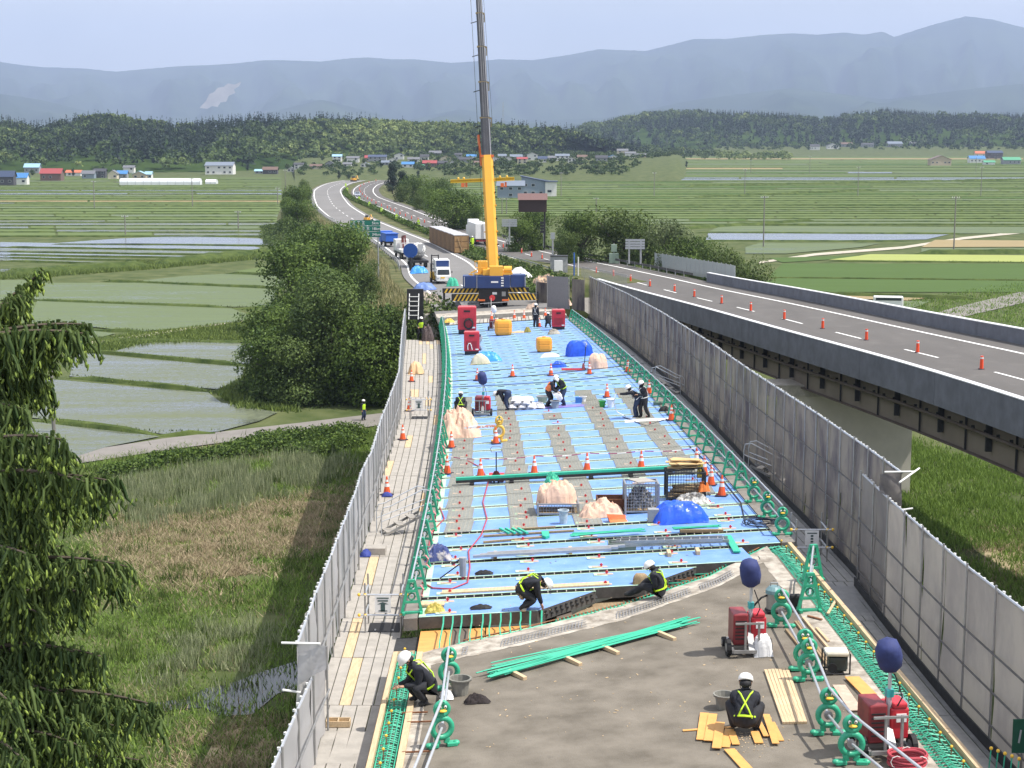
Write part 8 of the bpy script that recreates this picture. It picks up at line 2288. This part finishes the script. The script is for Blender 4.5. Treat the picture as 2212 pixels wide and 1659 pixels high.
for i,(px,py)in enumerate(((776,436),(798,448),(824.5,462),(857,477),(904,490),(750,415),(747,405))):
 p=hit(px,py,lambda x,y:base(y));T=thing('lime_marker',f'lime yellow vest-shaped warning marker on the median, {ordinal(i + 1)} in the line','warning marker',p,0,'lime warning markers on the median')
 MB().box((0,0,.85),(.62,.12,.9)).box((0,0,1.42),(.26,.14,.26)).build('board',M_lime,T,bevel=.03);MB().cone((0,0,0),(0,0,.5),.04,.04,6).build('post',M_steel,T);MB().box((0,-.07,.95),(.5,.01,.08)).build('reflective_band',M_white2,T)
p=RD(1020,536);person('person in full lime clothing standing between the containers and the lorry',p,.3,(0,0,.90),(0,0,1.34),(0,-.03,1.62),(.24,-.08,.86),(-.24,-.05,.86),(.12,0,0),(-.12,.06,0),jacket=M_lime,trousers=M_lime,s=1.15)
T=thing('round_sign','big round blue board on a dark post beside the mixer truck','sign',DK(887,585))
MB().cone((0,0,0),(0,0,1.8),.22,.18,8).build('post',M_ck,T);MB().cone((0,-.05,2.7),(0,.05,2.7),.98,.98,20).build('disc',mat('disc_blue',(0.015,0.07,0.28),.4),T)
heap('blue_tarpaulin','blue tarpaulin heap on the shoulder under the round blue board','tarpaulin',DK(905,590),2.4,2.0,.9,M_tarp2,71,rough=.5)
heap('blue_tarpaulin','pale blue tarpaulin over materials in front of the small truck','tarpaulin',DK(918,626),2.6,2.4,.8,mat('pale_blue_tarpaulin',(0.12,0.20,0.45),.5),72,rough=.4)
heap('green_sheet','green sheet heap right of the small white truck','sheet',DK(978,618),1.4,1.2,1.0,M_rebar,73,rough=.5)
heap('material_heap','brown and grey materials beside the left end of the bridge','materials',DK(925,655),2.6,2.4,.9,mat('mixed_materials',(0.10,0.09,0.08),.8,col2=(0.42,0.36,0.28),scale=5,thr=(.45,.55)),74,rough=1,n=34)
heap('white_bags','white bags on the ground right of the crane body','bags',DK(1122,600),2.8,2.0,1.1,M_sack,75,rough=.5)
heap('material_heap','peach and grey materials right of the crane','materials',DK(1180,618),3.2,2.0,1.0,mat('mixed_peach',(0.16,0.14,0.12),.8,col2=(0.62,0.42,0.28),scale=4,thr=(.45,.55)),76,rough=1,n=34)
heap('material_heap','dark materials and a blue drum by the right outrigger','materials',DK(1190,648),2.0,1.6,1.0,mat('mixed_dark',(0.03,0.05,0.12),.8,col2=(0.35,0.32,0.28),scale=4,thr=(.5,.6)),77,rough=1,n=30)
T=thing('tool_shed','grey shed with a white hanging sheet beside the right carriageway','shed',RD(1224,590)+Vector((-1.0,0,0)),.0)
MB().box((0,0,1.1),(2.2,1.4,2.2)).build('shed_body',M_gbox,T);MB().box((-.1,-.76,1.0),(1.1,.08,1.4)).build('white_sheet',M_white2,T,bevel=.04);MB().box((0,0,2.25),(2.3,1.6,.08)).build('roof',M_ck,T)
T=thing('gate_post','blue and white posts beside the grey shed','post',RD(1240,598));MB().cone((0,0,0),(0,0,3.0),.10,.10,6).build('blue_post',mat('post_blue',(0.04,0.12,0.40),.5),T);MB().cone((.5,-.4,0),(.5,-.4,2.5),.09,.09,6).build('white_post',M_clamp,T)
T=thing('ladder','pale ladder and frame at the far end of the left walkway','ladder',WK(895,690),0)
b=MB()
for x in(-.5,.35):b.beam((x,0,0),(x,1.4,2.2),.07,.07)
b.build('stringers',M_clamp,T)
for k in range(5):MB().box((-.08,.2+k*.25,.35+k*.4),(.9,.2,.04)).build('tread',M_clamp,T)
MB().box((0,1.8,1.2),(1.5,.4,2.8)).build('dark_screen',M_ck,T)
p=deckpt(31.2,6.9,.62);T=thing('banner','dark green banner with pale strokes hung low on the right wall at the picture edge','banner',hit(2203,1590,lambda X,Y:base(Y)+sel(Y)*5.4+.35))
MB().box((.18,0,0),(.62,.02,.62)).build('cloth',mat('banner_green',(0.010,0.075,0.045),.7),T)
for x,dx in((-.02,-.03),(.10,0),(.22,.03)):b=MB();b.beam((x,-.02,-.12),(x+dx*-1,-.02,.12),.012,.03);b.build('pale_stroke',M_sback,T)
T=thing('starter_bar_cluster','cluster of green bars with yellow caps at the bottom right corner','bars',DK(2140,1640)+Vector((0,0,-.3)))
for k in range(9):
 b=MB();x,y=k*.085,-.12*k;b.cone((x-.05,y,-.3),(x,y,.48+.0*k),.012,.012,5);o=b.build('bar',M_rebar,T);c_=MB();c_.ball((x,y,.50),.034,nu=8,nv=5);c_.build('yellow_cap',M_yel,o)
 # spruce in the left foreground
M_tipd=leafmat('spruce_needles',(0.038,0.072,0.022),(0.160,0.220,0.062),0.25)
M_tipl=leafmat('spruce_new_growth',(0.14,0.22,0.04),(0.36,0.46,0.10),0.25)
SPT=17.5
SB=at_depth(-150,829,SPT);
spruce=thing('spruce_tree','weeping spruce with pale green new tips filling the left edge of the foreground','tree',(SB.x,SB.y,0))
MB().cone((0,0,-.3),(0,0,SB.z+4),.42,.06,12).build('trunk',M_bark,spruce)
rgs=np.random.default_rng(21)
BR_=[(92,580,-150,0),(60,640,-90,4),(185,702,-40,8),(95,735,-30,10),(30,690,-10,8),(100,800,-40,10),(40,880,-30,12),(150,960,-60,12),(60,1030,-30,10),(175,1035,-50,14),(235,1050,-50,14),(90,1110,-40,14),(130,1180,-60,16),(60,1190,-60,10),(40,1260,-20,10),(280,1232,-40,18),(180,1290,-70,18),(90,1330,-40,14),(150,1400,-60,18),(225,1415,-50,18),(60,1440,-40,14),(30,1520,-30,12),(120,1500,-40,16),(330,1520,-10,18),(240,1560,-30,18),(80,1600,-40,14),(170,1620,-40,18),(300,1640,-40,18),(40,1650,-30,12)]
nd,nl=[[],[],0],[[],[],0]
tD,tL=[],[]
def add_acc(acc,V,F,tl,t):
 acc[0].append(V);acc[1].append(F+acc[2]);acc[2]+=len(V);tl.append(t)
org=np.array([SB.x,SB.y,0.0])
for(tx,ty,rdy,dr)in BR_:
 for rep in range(2):
  dpt=SPT+rgs.uniform(-1.0,1.2)+(0.5 if rep else 0)
  tip=at_depth(tx+rgs.uniform(-12,12),ty+rgs.uniform(-10,10)+rep*25,dpt)
  root=Vector((SB.x,SB.y,at_depth(tx,ty-rdy-40,dpt).z-(.25 if ty>700 else.5)))
  mid=root.lerp(tip,.55)+Vector((0,0,.10+.012*dr))
  n=26;P=[]
  for i in range(n+1):
   t=i/n;P.append(root*(1-t)**2+mid*2*t*(1-t)+tip*t*t)
  if rep==0 or ty<720:
   b=MB();b.tube([p-Vector((SB.x,SB.y,0))for p in P[::2]],.02,5,radii=list(np.linspace(.038,.007,len(P[::2]))));b.build('branch',M_bark,spruce)
  sm=(0.22 if ty<600 else(.45 if ty<660 else 1.0))*rgs.uniform(.7,1.1)
  for i in range(4,n+1):
   t=i/n
   for k in range(5):
    P0=P[i]+Vector((rgs.uniform(-.05,.05),rgs.uniform(-.35,.35)*(1.15-t),rgs.uniform(-.03,.03)))
    L=rgs.uniform(.12,.70)*(1.0-.5*t)*sm+.06
    dx,dy=rgs.uniform(-.22,.26),rgs.uniform(-.2,.2)
    m=max(3,int(L/.06));
    ss=np.linspace(0,1,m)[:,None]
    c=np.array([[P0.x,P0.y,P0.z]])+ss*np.array([[dx*L*2,dy*L*2,-L]])+rgs.normal(0,.014,(m,3))
    o4=np.array([[.016,0,0],[0,.016,0],[-.016,0,0],[0,-.016,0]])*rgs.uniform(.8,1.5)
    c=c-org;tp=(1-.45*ss**2)
    V=(c[:,None,:]+o4[None]*tp[:,:,None]*rgs.uniform(.75,1.3,(m,1,1))).reshape(-1,3)
    F=np.array([[q*4+k2,q*4+(k2+1)%4,q*4+4+(k2+1)%4,q*4+4+k2]for q in range(m-1)for k2 in range(4)])
    add_acc(nd,V,F,tD,np.clip(rgs.normal(.40,.22)+rgs.normal(0,.12,len(F)),0,1))
    cf=np.repeat(c,3,0)+rgs.normal(0,.014,(m*3,3));out=rgs.normal(size=(len(cf),3))
    V,F=quads(cf,.017,rgs,flat=0,aspect=.3,outward=out*.2)
    add_acc(nd,V,F,tD,np.clip(rgs.normal(.55,.22,len(F)),0,1))
    if rgs.random()<(.40+.55*t):
     for _ in range(2 if rgs.random()<.55 else 1):
      e=c[-1]+np.array([rgs.uniform(-.03,.03),rgs.uniform(-.03,.03),rgs.uniform(-.01,.10)])
      lt=rgs.uniform(.045,.085);dr_=np.array([rgs.uniform(-.5,.6),rgs.uniform(-.5,.3),-1.0]);r4=rgs.uniform(.011,.018)
      V=np.concatenate([e+dr_*lt*z_+np.array([[1,0,0],[0,1,0],[-1,0,0],[0,-1,0]])*r4*w_ for z_,w_ in((0,.5),(.35,1),(.75,.8),(1,.15))])
      F=np.array([[q*4+k2,q*4+(k2+1)%4,q*4+4+(k2+1)%4,q*4+4+k2]for q in range(3)for k2 in range(4)])
      add_acc(nl,V,F,tL,np.full(len(F),np.clip(rgs.normal(.5,.25),0,1)))
V,F,t=np.concatenate(nd[0]),np.concatenate(nd[1]),np.concatenate(tD)
put('needles',mesh_np('needles',V,F,M_tipd,t),spruce,kind='stuff');print('needles',len(F))
V,F,t=np.concatenate(nl[0]),np.concatenate(nl[1]),np.concatenate(tL)
put('new_tips',mesh_np('new_tips',V,F,M_tipl,t),spruce,kind='stuff');print('tips',len(F))
# grass, reeds, scrub on the low ground
def blades(name,pts,hgt,wid,m,rg,lean=.35,tint=(.45,.25)):
 n=len(pts)
 a=rg.uniform(0,6.283,n);h=hgt*rg.uniform(.5,1.3,n);w=wid*rg.uniform(.6,1.4,n)
 s=np.stack([np.cos(a),np.sin(a),np.zeros(n)],1)*w[:,None]
 ln=rg.normal(0,lean,(n,2))*h[:,None]
 top=pts+np.stack([ln[:,0],ln[:,1],h],1)
 V=np.stack([pts-s,pts+s,top],1).reshape(-1,3);F=np.arange(3*n).reshape(n,3)
 put(name,mesh_np(name,V,F,m,np.clip(rg.normal(tint[0],tint[1],n),0,1)),kind='stuff')
M_gb=leafmat('meadow_blades',(0.080,0.145,0.022),(0.28,0.40,0.090),.38,.7)
M_rb=leafmat('reed_blades',(0.12,0.16,0.06),(0.42,0.44,0.27),.3,.7)
M_sbm=leafmat('straw_blades',(0.17,0.13,0.07),(0.48,0.40,0.26),.2,.8)
rgg=np.random.default_rng(33)
PONDS=[[FLD(*p)for p in[(395,1512),(440,1490),(500,1478),(560,1455),(640,1430),(720,1430),(700,1480),(600,1500),(545,1545),(480,1550),(440,1530)]]]
def scatter(poly_px,n,z=0.0,soft=.9):
 """random ground points inside a picture polygon, denser near the camera"""
 P=[FLD(x,y)for x,y in poly_px];xs=[p.x for p in P];ys=[p.y for p in P]
 out=[]
 X=rgg.uniform(min(xs),max(xs),n*3);Y=rgg.uniform(min(ys),max(ys),n*3)
 ins=np.zeros(len(X),bool);j=len(P)-1
 for i in range(len(P)):
  c=((P[i].y>Y)!=(P[j].y>Y));with_=(P[j].x-P[i].x)*(Y-P[i].y)/(P[j].y-P[i].y+1e-12)+P[i].x
  ins^=c&(X<with_);j=i
 for Q in PONDS:
  inq=np.zeros(len(X),bool);j=len(Q)-1
  for i in range(len(Q)):
   inq^=((Q[i].y>Y)!=(Q[j].y>Y))&(X<(Q[j].x-Q[i].x)*(Y-Q[i].y)/(Q[j].y-Q[i].y+1e-12)+Q[i].x);j=i
  ins&=~inq
 X,Y=X[ins][:n],Y[ins][:n]
 X=X+rgg.normal(0,soft,len(X));Y=Y+rgg.normal(0,soft*1.6,len(Y))
 return np.stack([X,Y,np.full(len(X),z)],1)
def clumpf(P,f,lo,hi,seed):
 v=np.array([noise.noise(Vector((p[0]*f,p[1]*f,seed)))for p in P]);pr=np.clip((v-lo)/(hi-lo),0,1)
 return P[rgg.random(len(P))<pr]
near_left=[(100,1010),(400,970),(700,935),(790,926),(1000,910),(1000,1700),(60,1700)]
P=scatter(near_left,150000);blades('meadow_grass',clumpf(P,.35,-.75,.25,1.0),.28,.034,M_gb,rgg,.5)
P=scatter(near_left,40000);blades('dry_stalks',clumpf(P,.22,-.05,.4,21.0),.32,.022,M_sbm,rgg,.6)
P=scatter(near_left,60000);blades('tall_tufts',clumpf(P,.5,.15,.35,31.0),.6,.035,leafmat('tuft_blades',(0.035,0.065,0.012),(0.16,0.22,0.05),.3),rgg,.3)
P=scatter([(220,1060),(400,1020),(700,985),(740,1010),(650,1060),(430,1110),(240,1150)],22000);blades('reed_bed',clumpf(P,.45,-.35,.25,41.0),.9,.035,M_rb,rgg,.18)
P=scatter([(230,1110),(480,1110),(740,1060),(740,1160),(600,1210),(480,1260),(400,1270),(250,1210)],70000);blades('straw_litter',clumpf(P,.5,-.55,.05,3.0),.30,.034,M_sbm,rgg,.9,(.6,.25))
P=scatter([(400,1370),(600,1350),(560,1440),(440,1480),(340,1480)],7000);blades('reed_bed',clumpf(P,.6,-.2,.4,5.0),.6,.03,M_rb,rgg,.3)
P=scatter([(380,1580),(620,1560),(600,1700),(380,1700)],9000);blades('straw_litter',clumpf(P,.5,-.3,.3,7.0),.25,.03,M_sbm,rgg,.8)
P=scatter([(1880,930),(2300,1050),(2300,1450),(1850,1150)],50000);blades('meadow_grass',clumpf(P,.3,-.6,.2,9.0),.38,.045,M_gb,rgg)
P=scatter([(2080,1150),(2300,1150),(2300,1450),(2150,1300)],9000);blades('straw_litter',clumpf(P,.4,-.2,.4,11.0),.3,.03,M_sbm,rgg,.7)
P=scatter([(1640,700),(2290,600),(2290,760),(1900,740)],14000);blades('meadow_grass',clumpf(P,.3,-.6,.1,13.0),.4,.08,M_gb,rgg)
for poly,n_,h_ in(([(0,606),(330,582),(600,556),(600,543),(330,568),(0,592)],15000,.7),([(190,735),(330,718),(540,695),(540,735),(330,745),(190,765)],8000,.4),([(470,850),(560,800),(640,790),(640,890),(520,885)],9000,.5)):
 P=scatter(poly,n_,0.0,.25);blades('verge_grass',P,h_,.09,mat_ if False else leafmat('verge_blades',(0.06,0.10,0.02),(0.25,0.32,0.08),.3),rgg)
pts=[]
for a,b_,w,h in LEV:
 if min(a.y,b_.y)>330 or(b_-a).length<1:continue
 L=(b_-a).length;d=(b_-a).normalized();s_=Vector((-d.y,d.x,0));k=int(min(L,140)*22*w)
 for _ in range(k):
  t=rgg.uniform(0,1);u=rgg.uniform(-1.15,1.15);p=a.lerp(b_,t)+s_*u*w;pts.append((p.x,p.y,max(0,h*(1-abs(u))*1.2)if abs(u)>.4 else h*.85))
blades('levee_grass',np.array(pts),.20,.055,leafmat('levee_blades',(0.045,0.075,0.015),(0.20,0.24,0.07),.3),rgg,.4)
cs=[]
for(x0,y0,x1,y1,n_,r)in((330,1005,470,985,12,.9),(500,985,620,968,14,1.2),(560,970,760,945,22,1.3),(640,985,760,960,12,1.0),(230,1030,330,1010,8,.8)):
 for i in range(n_):
  w=(i+rgg.uniform(0,1))/n_;c=FLD(x0+(x1-x0)*w,y0+(y1-y0)*w+rgg.uniform(-6,6));k=420
  d=rgg.normal(size=(k,3));d/=np.linalg.norm(d,axis=1)[:,None];d[:,2]=abs(d[:,2])
  cs.append(np.array([[c.x,c.y,.05]])+d*r*rgg.uniform(.6,1.15,(k,1))*np.array([[1.2,1.2,.9]]))
cs=np.concatenate(cs);V,F=quads(cs,.11,rgg,flat=.6)
put('roadside_scrub',mesh_np('roadside_scrub',V,F,M_lfA,np.clip(rgg.normal(.4,.25,len(F)),0,1)),kind='stuff')
cs=[]
for _ in range(420):
 Y=rgg.uniform(153,300);X0=lx(Y)+6.2;X1=(rx(Y)-1.2)if Y>181 else lx(Y)+7.5
 if X1<X0:continue
 r=rgg.uniform(.4,.9);c=np.array([[rgg.uniform(X0,X1),Y,base(Y)-.1]]);d=rgg.normal(size=(90,3));d/=np.linalg.norm(d,axis=1)[:,None];d[:,2]=abs(d[:,2]);cs.append(c+d*r*rgg.uniform(.6,1.1,(90,1)))
for _ in range(700):
 Y=rgg.uniform(183,420);r=rgg.uniform(.5,1.2);X=rx(Y)+rwid(Y)+rgg.uniform(1.6,7);c=np.array([[X,Y,embz(X,Y)-.1]]);d=rgg.normal(size=(80,3));d/=np.linalg.norm(d,axis=1)[:,None];d[:,2]=abs(d[:,2]);cs.append(c+d*r*rgg.uniform(.6,1.1,(80,1)))
for _ in range(900):
 Y=rgg.uniform(152,440);r=rgg.uniform(.6,1.5);X=lx(Y)-rgg.uniform(10,20);c=np.array([[X,Y,embz(X,Y)-.1]]);d=rgg.normal(size=(90,3));d/=np.linalg.norm(d,axis=1)[:,None];d[:,2]=abs(d[:,2]);cs.append(c+d*r*rgg.uniform(.6,1.1,(90,1)))
for _ in range(200):
 X=rgg.uniform(-24,-5);Y=151.6-rgg.uniform(0,2.0);r=rgg.uniform(.8,1.8);z=max(0,embz(X,153)*rgg.uniform(0,1));c=np.array([[X,Y,z]]);d=rgg.normal(size=(140,3));d/=np.linalg.norm(d,axis=1)[:,None];cs.append(c+d*r*rgg.uniform(.6,1.1,(140,1)))
cs=np.concatenate(cs);V,F=quads(cs,.17,rgg,flat=.5)
put('bank_scrub',mesh_np('bank_scrub',V,F,M_lfB,np.clip(rgg.normal(.4,.25,len(F)),0,1)),kind='stuff')
pts=[]
for _ in range(26000):
 Y=rgg.uniform(152,420);side=rgg.random()<.6
 if side:u=-7.2-rgg.uniform(0,1)**1.4*9;X=lx(Y)+u
 else:X=rx(Y)+rwid(Y)+(2.2 if Y>181 else 99)+rgg.uniform(0,8)
 if Y<182 and not side:continue
 pts.append((X,Y,embz(X,Y)-.05))
blades('slope_reeds',np.array(pts),.75,.05,leafmat('slope_reed_blades',(0.10,0.12,0.03),(0.42,0.37,0.20),.2),rgg,.25,(.6,.3))
hz_obj.location=(0,0,0)
